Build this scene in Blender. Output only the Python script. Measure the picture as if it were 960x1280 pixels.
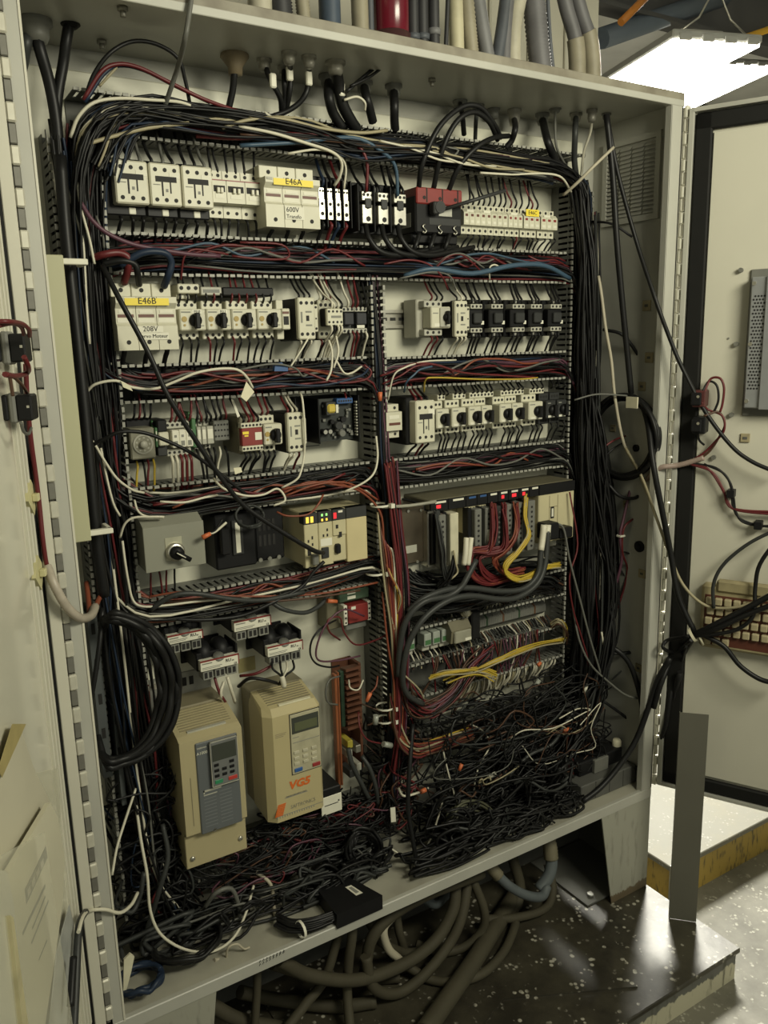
import bpy, math, random
from mathutils import Vector, Matrix, Euler

# ------------------------------------------------------------------ camera, world, lights, exposure
for o in list(bpy.data.objects):
    bpy.data.objects.remove(o)
SC = bpy.context.scene
COL = SC.collection
RND = random.Random(11)

# Cabinet space, metres: x along the panel, y into the cabinet (back wall y = 0), z up (cabinet floor z = 0)
CAM_LOC = Vector((-0.2128, -1.4016, 1.0458))
CAM_ROT = Euler((1.364, 0.024, -0.556), 'XYZ')
FPX = 1022.4
cd = bpy.data.cameras.new('camera')
cd.sensor_fit = 'VERTICAL'
cd.sensor_height = 36.0
cd.sensor_width = 27.0
cd.lens = FPX / 1280.0 * 36.0
cd.clip_start = 0.02
cam = bpy.data.objects.new('camera', cd)
cam.location = CAM_LOC
cam.rotation_euler = CAM_ROT
COL.objects.link(cam)
SC.camera = cam

vs = SC.view_settings
vs.view_transform = 'Standard'
vs.look = 'None'
vs.gamma = 1.0
vs.use_curve_mapping = False
vs.exposure = 0.1

world = bpy.data.worlds.new('world')
SC.world = world
world.use_nodes = True
world.node_tree.nodes['Background'].inputs[0].default_value = (0.95, 0.97, 0.80, 1)
world.node_tree.nodes['Background'].inputs[1].default_value = 0.37

FRONT_LAMP = dict(loc=(0.85, -1.65, 1.60), rot=(math.radians(72), 0, math.radians(8)), size=(0.7, 0.35), power=23.0, color=(1.0, 0.965, 0.76))
HALL_LAMP_POWER = 200.0
LAMP_WHITE = (1.0, 0.97, 0.84)

D = 0.2345          # depth of the cabinet box
W = 1.22            # clear width
H = 1.495           # clear height
ZP = -0.259         # platform top
ZF = -0.337         # shop floor
PANEL = -0.015      # face of the mounting panel

MR = CAM_ROT.to_matrix()
def ray(px, py):
    return MR @ Vector(((px - 480) / FPX, -(py - 640) / FPX, -1.0))
def at(px, py, Y):
    """point of the plane y = Y seen at a photograph pixel"""
    d = ray(px, py)
    return CAM_LOC + d * ((Y - CAM_LOC.y) / d.y)
def atz(px, py, Z):
    d = ray(px, py)
    return CAM_LOC + d * ((Z - CAM_LOC.z) / d.z)
def atx(px, py, X):
    d = ray(px, py)
    return CAM_LOC + d * ((X - CAM_LOC.x) / d.x)

# ------------------------------------------------------------------ materials
MATS = {}
def mat(name, color, rough=0.5, metal=0.0, var=0.15, scale=40.0, bump=0.0, emit=0.0, spec=0.5, dirt=None):
    if name in MATS:
        return MATS[name]
    m = bpy.data.materials.new(name)
    m.use_nodes = True
    nt = m.node_tree
    N = nt.nodes
    L = nt.links
    b = N['Principled BSDF']
    b.inputs['Roughness'].default_value = rough
    b.inputs['Metallic'].default_value = metal
    b.inputs['Specular IOR Level'].default_value = spec
    col = (*color, 1)
    b.inputs['Base Color'].default_value = col
    if emit:
        b.inputs['Emission Color'].default_value = col
        b.inputs['Emission Strength'].default_value = emit
    if var or bump:
        tc = N.new('ShaderNodeTexCoord')
        no = N.new('ShaderNodeTexNoise')
        no.inputs['Scale'].default_value = scale
        no.inputs['Detail'].default_value = 5
        L.new(tc.outputs['Object'], no.inputs['Vector'])
        if var:
            mx = N.new('ShaderNodeMix')
            mx.data_type = 'RGBA'
            dk = dirt or tuple(c * 0.55 for c in color)
            mx.inputs[6].default_value = col
            mx.inputs[7].default_value = (*dk, 1)
            mr = N.new('ShaderNodeMapRange')
            mr.inputs['From Min'].default_value = 0.42
            mr.inputs['From Max'].default_value = 0.75
            mr.inputs['To Max'].default_value = min(1.0, var * 3)
            L.new(no.outputs['Fac'], mr.inputs['Value'])
            L.new(mr.outputs['Result'], mx.inputs[0])
            L.new(mx.outputs[2], b.inputs['Base Color'])
        if bump:
            bp = N.new('ShaderNodeBump')
            bp.inputs['Strength'].default_value = bump
            bp.inputs['Distance'].default_value = 0.002
            L.new(no.outputs['Fac'], bp.inputs['Height'])
            L.new(bp.outputs['Normal'], b.inputs['Normal'])
    MATS[name] = m
    return m

cab_paint = mat('cabinet_paint', (0.44, 0.435, 0.38), 0.42, 0, 0.12, 6, 0.02)
door_paint = mat('door_paint', (0.60, 0.58, 0.48), 0.35, 0, 0.05, 5)
panel_paint = mat('panel_paint', (0.60, 0.59, 0.48), 0.45, 0, 0.08, 8)
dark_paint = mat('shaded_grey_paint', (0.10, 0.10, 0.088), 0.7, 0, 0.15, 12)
bar_steel = mat('grey_steel', (0.30, 0.30, 0.27), 0.4, 0.6, 0.2, 30)
bright_steel = mat('bright_steel', (0.62, 0.60, 0.52), 0.3, 0.9, 0.15, 60)
hinge_steel = mat('hinge_paint', (0.62, 0.60, 0.50), 0.35, 0.2, 0.1, 50)
hinge_shadow = mat('hinge_shadow_paint', (0.17, 0.165, 0.14), 0.5, 0.2, 0.15, 50)  # darker copy of the hinge paint, shadow between knuckles put into the colour
rubber = mat('black_rubber', (0.010, 0.010, 0.009), 0.65, 0, 0.1, 40, spec=.25)
cream = mat('cream_plastic', (0.60, 0.58, 0.45), 0.45, 0, 0.06, 30)
greyplastic = mat('light_grey_plastic', (0.42, 0.41, 0.34), 0.5, 0, 0.08, 40)
midgrey = mat('mid_grey_plastic', (0.16, 0.16, 0.14), 0.5, 0, 0.1, 40)
darkgrey = mat('dark_grey_plastic', (0.034, 0.035, 0.034), 0.5, 0, 0.1, 40, spec=.35)
black = mat('black_plastic', (0.009, 0.009, 0.0095), 0.5, 0, 0.1, 50, spec=.25)
hole_m = mat('terminal_hole', (0.012, 0.011, 0.01), 0.7, 0, 0)
white = mat('white_label', (0.72, 0.70, 0.58), 0.55, 0, 0.05, 60)
paper = mat('cream_paper', (0.70, 0.66, 0.48), 0.7, 0, 0.1, 40)
yellow = mat('yellow_label', (0.84, 0.66, 0.05), 0.5, 0, 0.04, 60)
ink = mat('black_ink', (0.02, 0.02, 0.02), 0.7, 0, 0)
greyink = mat('grey_ink', (0.22, 0.22, 0.19), 0.7, 0, 0)
red = mat('red_plastic', (0.22, 0.026, 0.022), 0.45, 0, 0.1, 60)
brownred = mat('brown_red_plastic', (0.12, 0.04, 0.025), 0.5, 0, 0.1, 60)
duct_m = mat('grey_duct_plastic', (0.15, 0.152, 0.135), 0.5, 0, 0.2, 60)
ducthead = mat('lit_duct_tip', (0.34, 0.335, 0.29), 0.5, 0, 0.2, 60)  # lighter grey paints in the light that the finger tips catch
beige = mat('beige_plastic', (0.52, 0.45, 0.26), 0.48, 0, 0.06, 20)
beige2 = mat('pale_beige_plastic', (0.56, 0.48, 0.27), 0.48, 0, 0.06, 20)
vent_m = mat('dark_beige_plastic', (0.24, 0.21, 0.13), 0.55, 0, 0.1, 30)
plcbeige = mat('sand_plastic', (0.52, 0.47, 0.29), 0.5, 0, 0.06, 20)
olive = mat('olive_grey_metal', (0.17, 0.155, 0.10), 0.5, 0.1, 0.15, 20)
green = mat('green_plastic', (0.06, 0.16, 0.06), 0.5, 0, 0.1, 40)
pcb = mat('dark_green_board', (0.02, 0.045, 0.025), 0.5, 0, 0.2, 80)
orange = mat('orange_plastic', (0.27, 0.085, 0.03), 0.5, 0, 0.12, 40)
terracotta = mat('terracotta_plastic', (0.13, 0.05, 0.026), 0.55, 0, 0.2, 40)
bluep = mat('blue_plastic', (0.03, 0.09, 0.24), 0.45, 0, 0.1, 40)
tin = mat('grey_sheet_metal', (0.15, 0.145, 0.115), 0.45, 0.2, 0.06, 10)
screen = mat('dark_screen', (0.05, 0.055, 0.045), 0.15, 0, 0)
tray_m = mat('tray_paint', (0.40, 0.385, 0.31), 0.5, 0, 0.3, 7)
led_red = mat('red_led', (0.8, 0.03, 0.04), 0.4, 0, 0, emit=.6)
led_green = mat('green_led', (0.35, 0.9, 0.25), 0.4, 0, 0, emit=0.6)
led_amber = mat('amber_led', (1.0, 0.62, 0.08), 0.4, 0, 0, emit=0.8)
led_white = mat('white_led', (1.0, 1.0, 0.9), 0.4, 0, 0, emit=1.6)
WIRE = {}
for k, c, rr in (('k', (0.0095, 0.0095, 0.0095), .45), ('r', (0.115, 0.014, 0.016), .45), ('b', (0.015, 0.026, 0.05), .45),
                 ('w', (0.62, 0.59, 0.47), .5), ('g', (0.12, 0.12, 0.105), .5), ('o', (0.20, 0.052, 0.025), .45),
                 ('y', (0.46, 0.33, 0.04), .45), ('p', (0.10, 0.04, 0.06), .45), ('n', (0.075, 0.036, 0.02), .5),
                 ('t', (0.33, 0.29, 0.18), .5), ('s', (0.036, 0.038, 0.036), .45), ('c', (0.045, 0.085, 0.13), .45),
                 ('v', (0.075, 0.075, 0.045), .5), ('h', (0.44, 0.40, 0.30), .55), ('d', (0.062, 0.055, 0.035), .7),
                 ('a', (0.10, 0.115, 0.12), .6)):
    WIRE[k] = mat('wire_' + k, c, rr, 0, 0.12 if k in 'dah' else 0.0, 25, spec=.3 if k in 'ksbd' else .45)
CNAME = dict(k='black', r='dark red', b='dark blue', w='white', g='grey', o='orange red', y='yellow', p='purple', n='brown', t='tan', s='dark grey', c='blue', v='olive grey', h='beige', d='dusty brown', a='slate grey')

# ------------------------------------------------------------------ mesh building
class MB:
    def __init__(s):
        s.v = []; s.f = []; s.m = []; s.s = []
    def add(s, vs, fs, mi=0, smooth=False):
        n = len(s.v)
        s.v.extend([tuple(v) for v in vs])
        for f in fs:
            s.f.append(tuple(i + n for i in f)); s.m.append(mi); s.s.append(smooth)
        return s
    def box(s, x0, x1, y0, y1, z0, z1, b=0.0, mi=0):
        if x0 > x1: x0, x1 = x1, x0
        if y0 > y1: y0, y1 = y1, y0
        if z0 > z1: z0, z1 = z1, z0
        b = min(b, (x1 - x0) * .3, (y1 - y0) * .3, (z1 - z0) * .3)
        if b <= 0:
            vs = [(x, y, z) for x in (x0, x1) for y in (y0, y1) for z in (z0, z1)]
            return s.add(vs, [(0, 1, 3, 2), (4, 6, 7, 5), (0, 4, 5, 1), (2, 3, 7, 6), (0, 2, 6, 4), (1, 5, 7, 3)], mi)
        lo = (x0, y0, z0); hi = (x1, y1, z1)
        vs = []; idx = {}
        for sx in (0, 1):
            for sy in (0, 1):
                for sz in (0, 1):
                    sg = (sx, sy, sz)
                    for ax in range(3):
                        p = []
                        for k in range(3):
                            e = hi[k] if sg[k] else lo[k]
                            if k != ax:
                                e += -b if sg[k] else b
                            p.append(e)
                        idx[(sg, ax)] = len(vs); vs.append(tuple(p))
        fs = []
        for ax in range(3):
            a, c = [k for k in range(3) if k != ax]
            for sd in (0, 1):
                q = []
                for (i, j) in ((0, 0), (1, 0), (1, 1), (0, 1)):
                    sg = [0, 0, 0]; sg[ax] = sd; sg[a] = i; sg[c] = j
                    q.append(idx[(tuple(sg), ax)])
                if (sd == 1) != (ax == 1): fs.append(q)
                else: fs.append(q[::-1])
        for ax in range(3):
            a, c = [k for k in range(3) if k != ax]
            for i in (0, 1):
                for j in (0, 1):
                    s0 = [0, 0, 0]; s0[a] = i; s0[c] = j; s1 = list(s0); s1[ax] = 1
                    s0 = tuple(s0); s1 = tuple(s1)
                    fs.append((idx[(s0, a)], idx[(s1, a)], idx[(s1, c)], idx[(s0, c)]))
        for sx in (0, 1):
            for sy in (0, 1):
                for sz in (0, 1):
                    sg = (sx, sy, sz)
                    fs.append((idx[(sg, 0)], idx[(sg, 1)], idx[(sg, 2)]))
        return s.add(vs, fs, mi)
    def cyl(s, p0, p1, r, n=10, r2=None, mi=0, caps=True, smooth=True):
        p0 = Vector(p0); p1 = Vector(p1)
        d = (p1 - p0).normalized()
        u = d.orthogonal().normalized(); w = d.cross(u)
        r2 = r if r2 is None else r2
        vs = []
        for p, rr in ((p0, r), (p1, r2)):
            for i in range(n):
                a = 2 * math.pi * i / n
                vs.append(p + (u * math.cos(a) + w * math.sin(a)) * rr)
        fs = [(i, (i + 1) % n, n + (i + 1) % n, n + i) for i in range(n)]
        s.add(vs, fs, mi, smooth)
        if caps:
            k = len(s.v) - 2 * n
            s.f.append(tuple(k + i for i in range(n))[::-1]); s.m.append(mi); s.s.append(False)
            s.f.append(tuple(k + n + i for i in range(n))); s.m.append(mi); s.s.append(False)
        return s
    def lathe(s, p0, axis, prof, n=14, mi=0):
        """prof: [(distance along axis, radius)]"""
        p0 = Vector(p0); d = Vector(axis).normalized()
        u = d.orthogonal().normalized(); w = d.cross(u)
        vs = []
        for h, r in prof:
            for i in range(n):
                a = 2 * math.pi * i / n
                vs.append(p0 + d * h + (u * math.cos(a) + w * math.sin(a)) * max(r, 1e-5))
        fs = []
        for k in range(len(prof) - 1):
            for i in range(n):
                j = (i + 1) % n
                fs.append((k * n + i, k * n + j, (k + 1) * n + j, (k + 1) * n + i))
        return s.add(vs, fs, mi, True)
    def prismx(s, prof, x0, x1, mi=0):
        """prof [(y, z)] outline extruded along x"""
        n = len(prof)
        vs = [(x0, y, z) for y, z in prof] + [(x1, y, z) for y, z in prof]
        fs = [tuple(range(n))[::-1], tuple(range(n, 2 * n))] + [(i, (i + 1) % n, n + (i + 1) % n, n + i) for i in range(n)]
        return s.add(vs, fs, mi)
    def prismy(s, prof, y0, y1, mi=0):
        n = len(prof)
        vs = [(x, y0, z) for x, z in prof] + [(x, y1, z) for x, z in prof]
        fs = [tuple(range(n)), tuple(range(n, 2 * n))[::-1]] + [((i + 1) % n, i, n + i, n + (i + 1) % n) for i in range(n)]
        return s.add(vs, fs, mi)
    def prismz(s, prof, z0, z1, mi=0):
        n = len(prof)
        vs = [(x, y, z0) for x, y in prof] + [(x, y, z1) for x, y in prof]
        fs = [tuple(range(n))[::-1], tuple(range(n, 2 * n))] + [(i, (i + 1) % n, n + (i + 1) % n, n + i) for i in range(n)]
        return s.add(vs, fs, mi)
    def tube(s, pts, r, n=6, mi=0, sub=4, cap=True, rf=None):
        P = smooth_path(pts, sub)
        m = len(P)
        t = (P[1] - P[0]).normalized()
        u = t.orthogonal().normalized()
        vs = []
        for i in range(m):
            if i == 0: d = P[1] - P[0]
            elif i == m - 1: d = P[-1] - P[-2]
            else: d = P[i + 1] - P[i - 1]
            if d.length < 1e-9: d = t.copy()
            d.normalize()
            u = (u - d * u.dot(d))
            u = d.orthogonal().normalized() if u.length < 1e-6 else u.normalized()
            t = d
            w = d.cross(u)
            rr = r if rf is None else r * rf(i / (m - 1), i)
            for k in range(n):
                a = 2 * math.pi * k / n
                vs.append(P[i] + (u * math.cos(a) + w * math.sin(a)) * rr)
        fs = []
        for i in range(m - 1):
            for k in range(n):
                j = (k + 1) % n
                fs.append((i * n + k, i * n + j, (i + 1) * n + j, (i + 1) * n + k))
        s.add(vs, fs, mi, True)
        if cap:
            b = len(s.v) - m * n
            s.f.append(tuple(b + k for k in range(n))[::-1]); s.m.append(mi); s.s.append(False)
            b = len(s.v) - n
            s.f.append(tuple(b + k for k in range(n))); s.m.append(mi); s.s.append(False)
        return s
    def hole(s, x, z, y, r, n=8, t=0.0006):
        """a round dark terminal opening on a face that looks to -y"""
        return s.cyl((x, y + .001, z), (x, y - t, z), r, n, smooth=False)

def smooth_path(pts, sub=4):
    P = [Vector(p) for p in pts]
    if len(P) < 3 or sub <= 1:
        return P
    out = []
    for i in range(len(P) - 1):
        p0 = P[i - 1] if i else P[0] * 2 - P[1]
        p1, p2 = P[i], P[i + 1]
        p3 = P[i + 2] if i + 2 < len(P) else P[-1] * 2 - P[-2]
        for k in range(sub):
            t = k / sub
            out.append(0.5 * ((2 * p1) + (p2 - p0) * t + (2 * p0 - 5 * p1 + 4 * p2 - p3) * t * t + (3 * p1 - p0 - 3 * p2 + p3) * t ** 3))
    out.append(P[-1])
    return out

ORG = {}
def link(o, parent):
    COL.objects.link(o)
    if parent is not None:
        o.parent = parent
def make_mesh(name, mb, m, off=(0, 0, 0)):
    me = bpy.data.meshes.new(name)
    ox, oy, oz = off
    me.from_pydata([(x - ox, y - oy, z - oz) for x, y, z in mb.v], [], mb.f)
    for q in (m if isinstance(m, (list, tuple)) else [m]):
        me.materials.append(q)
    me.polygons.foreach_set('material_index', mb.m)
    me.polygons.foreach_set('use_smooth', mb.s)
    me.update()
    return me
def part(name, mb, m, parent, label=None, kind=None):
    off = ORG[parent.name]
    o = bpy.data.objects.new(name, make_mesh(name, mb, m, off))
    link(o, parent)
    ORG[o.name] = off
    if label: o['label'] = label
    if kind: o['kind'] = kind
    return o
def tag(o, label, cat, group=None, kind=None):
    if label: o['label'] = label
    if cat: o['category'] = cat
    if group: o['group'] = group
    if kind: o['kind'] = kind
    return o
def thing(name, label, cat, org, group=None, rotz=0.0, local=False):
    o = bpy.data.objects.new(name, None)
    o.empty_display_size = 0.02
    link(o, None)
    o.location = org
    o.rotation_euler = (0, 0, rotz)
    ORG[o.name] = (0, 0, 0) if local else tuple(org)
    return tag(o, label, cat, group)
def solo(name, mb, m, label=None, cat=None, group=None, kind=None, rotz=0.0, org=None):
    """a thing that is one mesh; org: build in local coordinates of a rotated frame"""
    if org is None:
        xs = [v[0] for v in mb.v]; ys = [v[1] for v in mb.v]; zs = [v[2] for v in mb.v]
        off = ((min(xs) + max(xs)) / 2, (min(ys) + max(ys)) / 2, min(zs))
        o = bpy.data.objects.new(name, make_mesh(name, mb, m, off))
        o.location = off
    else:
        o = bpy.data.objects.new(name, make_mesh(name, mb, m))
        o.location = org
        o.rotation_euler = (0, 0, rotz)
    link(o, None)
    ORG[o.name] = tuple(o.location)
    return tag(o, label, cat, group, kind)
def text(parent, body, x, z, y, size, m=None, align='CENTER', name='lettering', shear=0.0, rot=0.0, sx=1.0, bold=0.0, rotx=90.0):
    cu = bpy.data.curves.new(name, 'FONT')
    cu.body = body
    cu.size = size
    cu.align_x = align
    cu.align_y = 'CENTER'
    cu.extrude = 0.0002
    cu.shear = shear
    cu.offset = bold
    cu.resolution_u = 2
    cu.materials.append(m or ink)
    tmp = bpy.data.objects.new('text_source', cu)
    COL.objects.link(tmp)
    bpy.context.view_layer.update()
    me = bpy.data.meshes.new_from_object(tmp.evaluated_get(bpy.context.evaluated_depsgraph_get()))
    bpy.data.objects.remove(tmp)
    bpy.data.curves.remove(cu)
    me.name = name
    o = bpy.data.objects.new(name, me)
    link(o, parent)
    off = ORG[parent.name]
    o.location = (x - off[0], y - off[1], z - off[2])
    o.rotation_euler = (math.radians(rotx), rot, 0)
    o.scale = (sx, 1, 1)
    return o

# ------------------------------------------------------------------ wires
def paths(pp):
    return [at(*p) if len(p) == 3 else Vector(p[:3]) for p in pp]
def wire(pp, c, r=0.002, label=None, cat='wire', name='wire', group=None, n=6, sub=5, world=False):
    mb = MB().tube(pp if world else paths(pp), r, n, sub=sub)
    return solo(name, mb, WIRE[c] if isinstance(c, str) else c, label, cat, group)
def pick(cols):
    return RND.choice(cols)
def bundle(name, label, pts, count, spread, cols, r=0.0019, jit=None, sub=4, n=4, flat=None, wander=0.5, cat=None):
    """many wires that follow one run; the single wires cannot be counted in the photograph"""
    P = [Vector(p) for p in pts]
    keys = sorted(set(cols))
    mb = MB()
    for i in range(count):
        a = RND.random() * 6.283; q = math.sqrt(RND.random())
        base = Vector((math.cos(a) * q * spread[0], -abs(math.cos(a * 1.7 + 1) * q) * spread[1] if flat else math.sin(a * 1.3) * q * spread[1], math.sin(a) * q * spread[2]))
        out = []
        for p in P:
            j = Vector(((RND.random() - .5) * spread[0], (RND.random() - .5) * spread[1], (RND.random() - .5) * spread[2])) * wander
            out.append(p + base + j)
        mb.tube(out, r * (0.8 + RND.random() * .5), n, keys.index(RND.choice(cols)), sub, cap=False)
    o = solo(name, mb, [WIRE[k] for k in keys], label, cat, None, 'stuff')
    return o

# ------------------------------------------------------------------ procedural floor / platform materials
def speckle_mat(name, base, spot, rough, sc, amount, rough2=None, stain=None, stain_scale=3.0):
    m = bpy.data.materials.new(name); m.use_nodes = True
    nt = m.node_tree; N = nt.nodes; L = nt.links; b = N['Principled BSDF']
    tc = N.new('ShaderNodeTexCoord')
    vo = N.new('ShaderNodeTexVoronoi'); vo.inputs['Scale'].default_value = sc; vo.inputs['Randomness'].default_value = 1
    no = N.new('ShaderNodeTexNoise'); no.inputs['Scale'].default_value = stain_scale; no.inputs['Detail'].default_value = 7; no.inputs['Roughness'].default_value = .7
    n2 = N.new('ShaderNodeTexNoise'); n2.inputs['Scale'].default_value = sc * .35; n2.inputs['Detail'].default_value = 3
    L.new(tc.outputs['Object'], vo.inputs['Vector']); L.new(tc.outputs['Object'], no.inputs['Vector']); L.new(tc.outputs['Object'], n2.inputs['Vector'])
    r = N.new('ShaderNodeMapRange'); r.inputs['From Min'].default_value = 0.30 * amount; r.inputs['From Max'].default_value = 0.2 * amount
    L.new(vo.outputs['Distance'], r.inputs['Value'])
    r2 = N.new('ShaderNodeMapRange'); r2.inputs['From Min'].default_value = .52; r2.inputs['From Max'].default_value = .62
    L.new(n2.outputs['Fac'], r2.inputs['Value'])
    mu = N.new('ShaderNodeMath'); mu.operation = 'MULTIPLY'
    L.new(r.outputs['Result'], mu.inputs[0]); L.new(r2.outputs['Result'], mu.inputs[1])
    m1 = N.new('ShaderNodeMix'); m1.data_type = 'RGBA'
    m1.inputs[6].default_value = (*base, 1); m1.inputs[7].default_value = (*(stain or tuple(c * .45 for c in base)), 1)
    r3 = N.new('ShaderNodeMapRange'); r3.inputs['From Min'].default_value = .42; r3.inputs['From Max'].default_value = .66
    L.new(no.outputs['Fac'], r3.inputs['Value']); L.new(r3.outputs['Result'], m1.inputs[0])
    m2 = N.new('ShaderNodeMix'); m2.data_type = 'RGBA'
    L.new(m1.outputs[2], m2.inputs[6]); m2.inputs[7].default_value = (*spot, 1)
    L.new(mu.outputs[0], m2.inputs[0]); L.new(m2.outputs[2], b.inputs['Base Color'])
    r4 = N.new('ShaderNodeMapRange'); r4.inputs['To Min'].default_value = rough; r4.inputs['To Max'].default_value = rough2 or rough + .2
    L.new(no.outputs['Fac'], r4.inputs['Value']); L.new(r4.outputs['Result'], b.inputs['Roughness'])
    bp = N.new('ShaderNodeBump'); bp.inputs['Strength'].default_value = .35; bp.inputs['Distance'].default_value = .004
    L.new(no.outputs['Fac'], bp.inputs['Height']); L.new(bp.outputs['Normal'], b.inputs['Normal'])
    return m
def peel_mat(name, low, high, z_edge, amp, sc, rough=.5, scr=.8):
    """paint worn away along a ragged edge at local height z_edge"""
    m = bpy.data.materials.new(name); m.use_nodes = True
    nt = m.node_tree; N = nt.nodes; L = nt.links; b = N['Principled BSDF']
    b.inputs['Roughness'].default_value = rough
    tc = N.new('ShaderNodeTexCoord'); sep = N.new('ShaderNodeSeparateXYZ')
    L.new(tc.outputs['Object'], sep.inputs[0])
    mp = N.new('ShaderNodeMapping'); mp.inputs['Scale'].default_value = (sc, sc, sc * .25)
    L.new(tc.outputs['Object'], mp.inputs[0])
    no = N.new('ShaderNodeTexNoise'); no.inputs['Scale'].default_value = 1; no.inputs['Detail'].default_value = 6; no.inputs['Roughness'].default_value = .65
    L.new(mp.outputs[0], no.inputs['Vector'])
    ma = N.new('ShaderNodeMath'); ma.operation = 'MULTIPLY_ADD'; ma.inputs[1].default_value = amp; L.new(no.outputs['Fac'], ma.inputs[0]); L.new(sep.outputs['Z'], ma.inputs[2])
    r = N.new('ShaderNodeMapRange'); r.inputs['From Min'].default_value = z_edge + amp * .5 - .0015; r.inputs['From Max'].default_value = z_edge + amp * .5 + .0015
    L.new(ma.outputs[0], r.inputs['Value'])
    mx = N.new('ShaderNodeMix'); mx.data_type = 'RGBA'; mx.inputs[6].default_value = (*low, 1); mx.inputs[7].default_value = (*high, 1)
    L.new(r.outputs['Result'], mx.inputs[0])
    n2 = N.new('ShaderNodeTexNoise'); n2.inputs['Scale'].default_value = 1.6; n2.inputs['Detail'].default_value = 6
    L.new(mp.outputs[0], n2.inputs['Vector'])
    r2 = N.new('ShaderNodeMapRange'); r2.inputs['From Min'].default_value = .54; r2.inputs['From Max'].default_value = .68; r2.inputs['To Max'].default_value = scr
    L.new(n2.outputs['Fac'], r2.inputs['Value'])
    m3 = N.new('ShaderNodeMix'); m3.data_type = 'RGBA'; m3.inputs[7].default_value = (.05, .045, .03, 1)
    L.new(r2.outputs['Result'], m3.inputs[0]); L.new(mx.outputs[2], m3.inputs[6]); L.new(m3.outputs[2], b.inputs['Base Color'])
    return m
floor_mat = speckle_mat('speckled_shop_floor', (.175, .167, .13), (.34, .33, .275), .42, 110, 1.5, .75)
plat_mat = speckle_mat('dirty_steel_plate', (.062, .056, .038), (.42, .40, .33), .26, 75, 1.25, .55, (.022, .019, .013), 5)
step_mat = speckle_mat('worn_step_top', (.17, .165, .13), (.30, .29, .25), .45, 110, 1.2, .7, (.22, .2, .14))
riser_mat = peel_mat('peeling_riser_paint', (.50, .47, .34), (.12, .12, .105), .042, .05, 34)
yellow_riser = peel_mat('scratched_yellow_paint', (.40, .275, .06), (.40, .36, .20), .30, .1, 70)
wall_mat = mat('wall_paint', (.46, .44, .36), .7, 0, .15, 3)
hall_mat = mat('hall_wall', (.10, .10, .10), .8, 0, .4, 2)
ceil_mat = mat('ceiling_paint', (.68, .68, .66), .8, 0, .2, 2)
dirtyroof = mat('dusty_roof_edge', (.26, .24, .185), .6, 0, .3, 18, .1, dirt=(.12, .1, .07))

# ------------------------------------------------------------------ room shell
def shell(name, b, m):
    return tag(solo(name, MB().box(*b), m), None, None, None, 'structure')
shell('floor', (-4, 8, -5, 7, ZF - .1, ZF), floor_mat)
shell('ceiling', (-4, 8, -5, 7, 2.9, 3.0), ceil_mat)
shell('wall_left', (-4.1, -4, -5, 7, ZF, 2.9), wall_mat)
shell('wall_right', (8, 8.1, -5, 7, ZF, 2.9), wall_mat)
shell('wall_far', (-4, 8, 7, 7.1, ZF, 2.9), hall_mat)
wb = shell('wall_back', (-4, 1.55, .32, .42, ZF, 2.9), wall_mat)
for i in range(14):
    x = -.2 + i * .125
    part('panel_rib', MB().box(x, x + .05, .308, .3205, 1.4, 2.9, .004), wall_mat, wb)
# beams and pipes under the hall ceiling
for i, y in enumerate((1.7, 3.4, 5.2)):
    b = solo('ceiling_beam', MB().box(1.6, 7.9, y, y + .12, 2.6, 2.62).box(1.6, 7.9, y + .05, y + .07, 2.62, 2.88).box(1.6, 7.9, y, y + .12, 2.88, 2.9), hall_mat)
    tag(b, ['steel ceiling beam nearest the cabinet', 'second steel ceiling beam away from the cabinet', 'farthest steel ceiling beam of the hall'][i], 'beam', 'hall ceiling beams')
def line_pipe(label, a, b, r, m, cat='pipe', name='ceiling_pipe'):
    return solo(name, MB().cyl(a, b, r, 10), m, label, cat)
ypipe = mat('yellow_pipe', (.75, .42, .03), .5, 0, .1, 8)
opipe = mat('orange_pipe', (.6, .22, .03), .5, 0, .1, 8)
gpipe = mat('grey_blue_pipe', (.12, .15, .19), .5, 0, .1, 8)
line_pipe('yellow pipe under the ceiling behind the bright lamp', at(928, 48, 1.6), at(1040, 10, 1.6), .017, ypipe)
line_pipe('orange pipe high above the cabinet corner', at(776, 28, 1.2), at(812, -8, 1.2), .016, opipe)
line_pipe('thick blue grey duct pipe sloping behind the lamp', at(752, 48, 1.75), at(905, -5, 1.75), .05, gpipe)

# far shelving, dim, beyond the lamp
sh = thing('storage_rack', 'dim storage rack standing at the far side of the hall', 'rack', (5.0, 5.6, ZF))
rackm = mat('rack_metal', (.12, .12, .13), .6, .2, .2, 5)
for x in (4.0, 5.0, 6.0, 7.0):
    part('upright', MB().box(x, x + .06, 5.6, 5.66, ZF, 2.5), rackm, sh)
for z in (.3, 1.0, 1.7, 2.3):
    part('shelf', MB().box(4.0, 7.06, 5.55, 6.1, z, z + .05), rackm, sh)
crm = [mat('crate_a', (.16, .14, .11), .7, 0, .2, 4), mat('crate_b', (.1, .1, .13), .7, 0, .2, 4), mat('crate_c', (.22, .2, .17), .7, 0, .2, 4)]
cn = 0
for zi, z in enumerate((.35, 1.05, 1.75)):
    for k in range(4):
        x = 4.15 + k * .72
        h = .28 + RND.random() * .25
        tag(solo('crate', MB().box(x, x + .5, 5.6, 6.0, z, z + h, .01), crm[(k + zi) % 3]),
            ['first', 'second', 'third', 'fourth'][k] + ' dim crate on the ' + ['lowest', 'middle', 'upper'][zi] + ' level of the far rack', 'crate', 'crates on the far rack')

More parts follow.
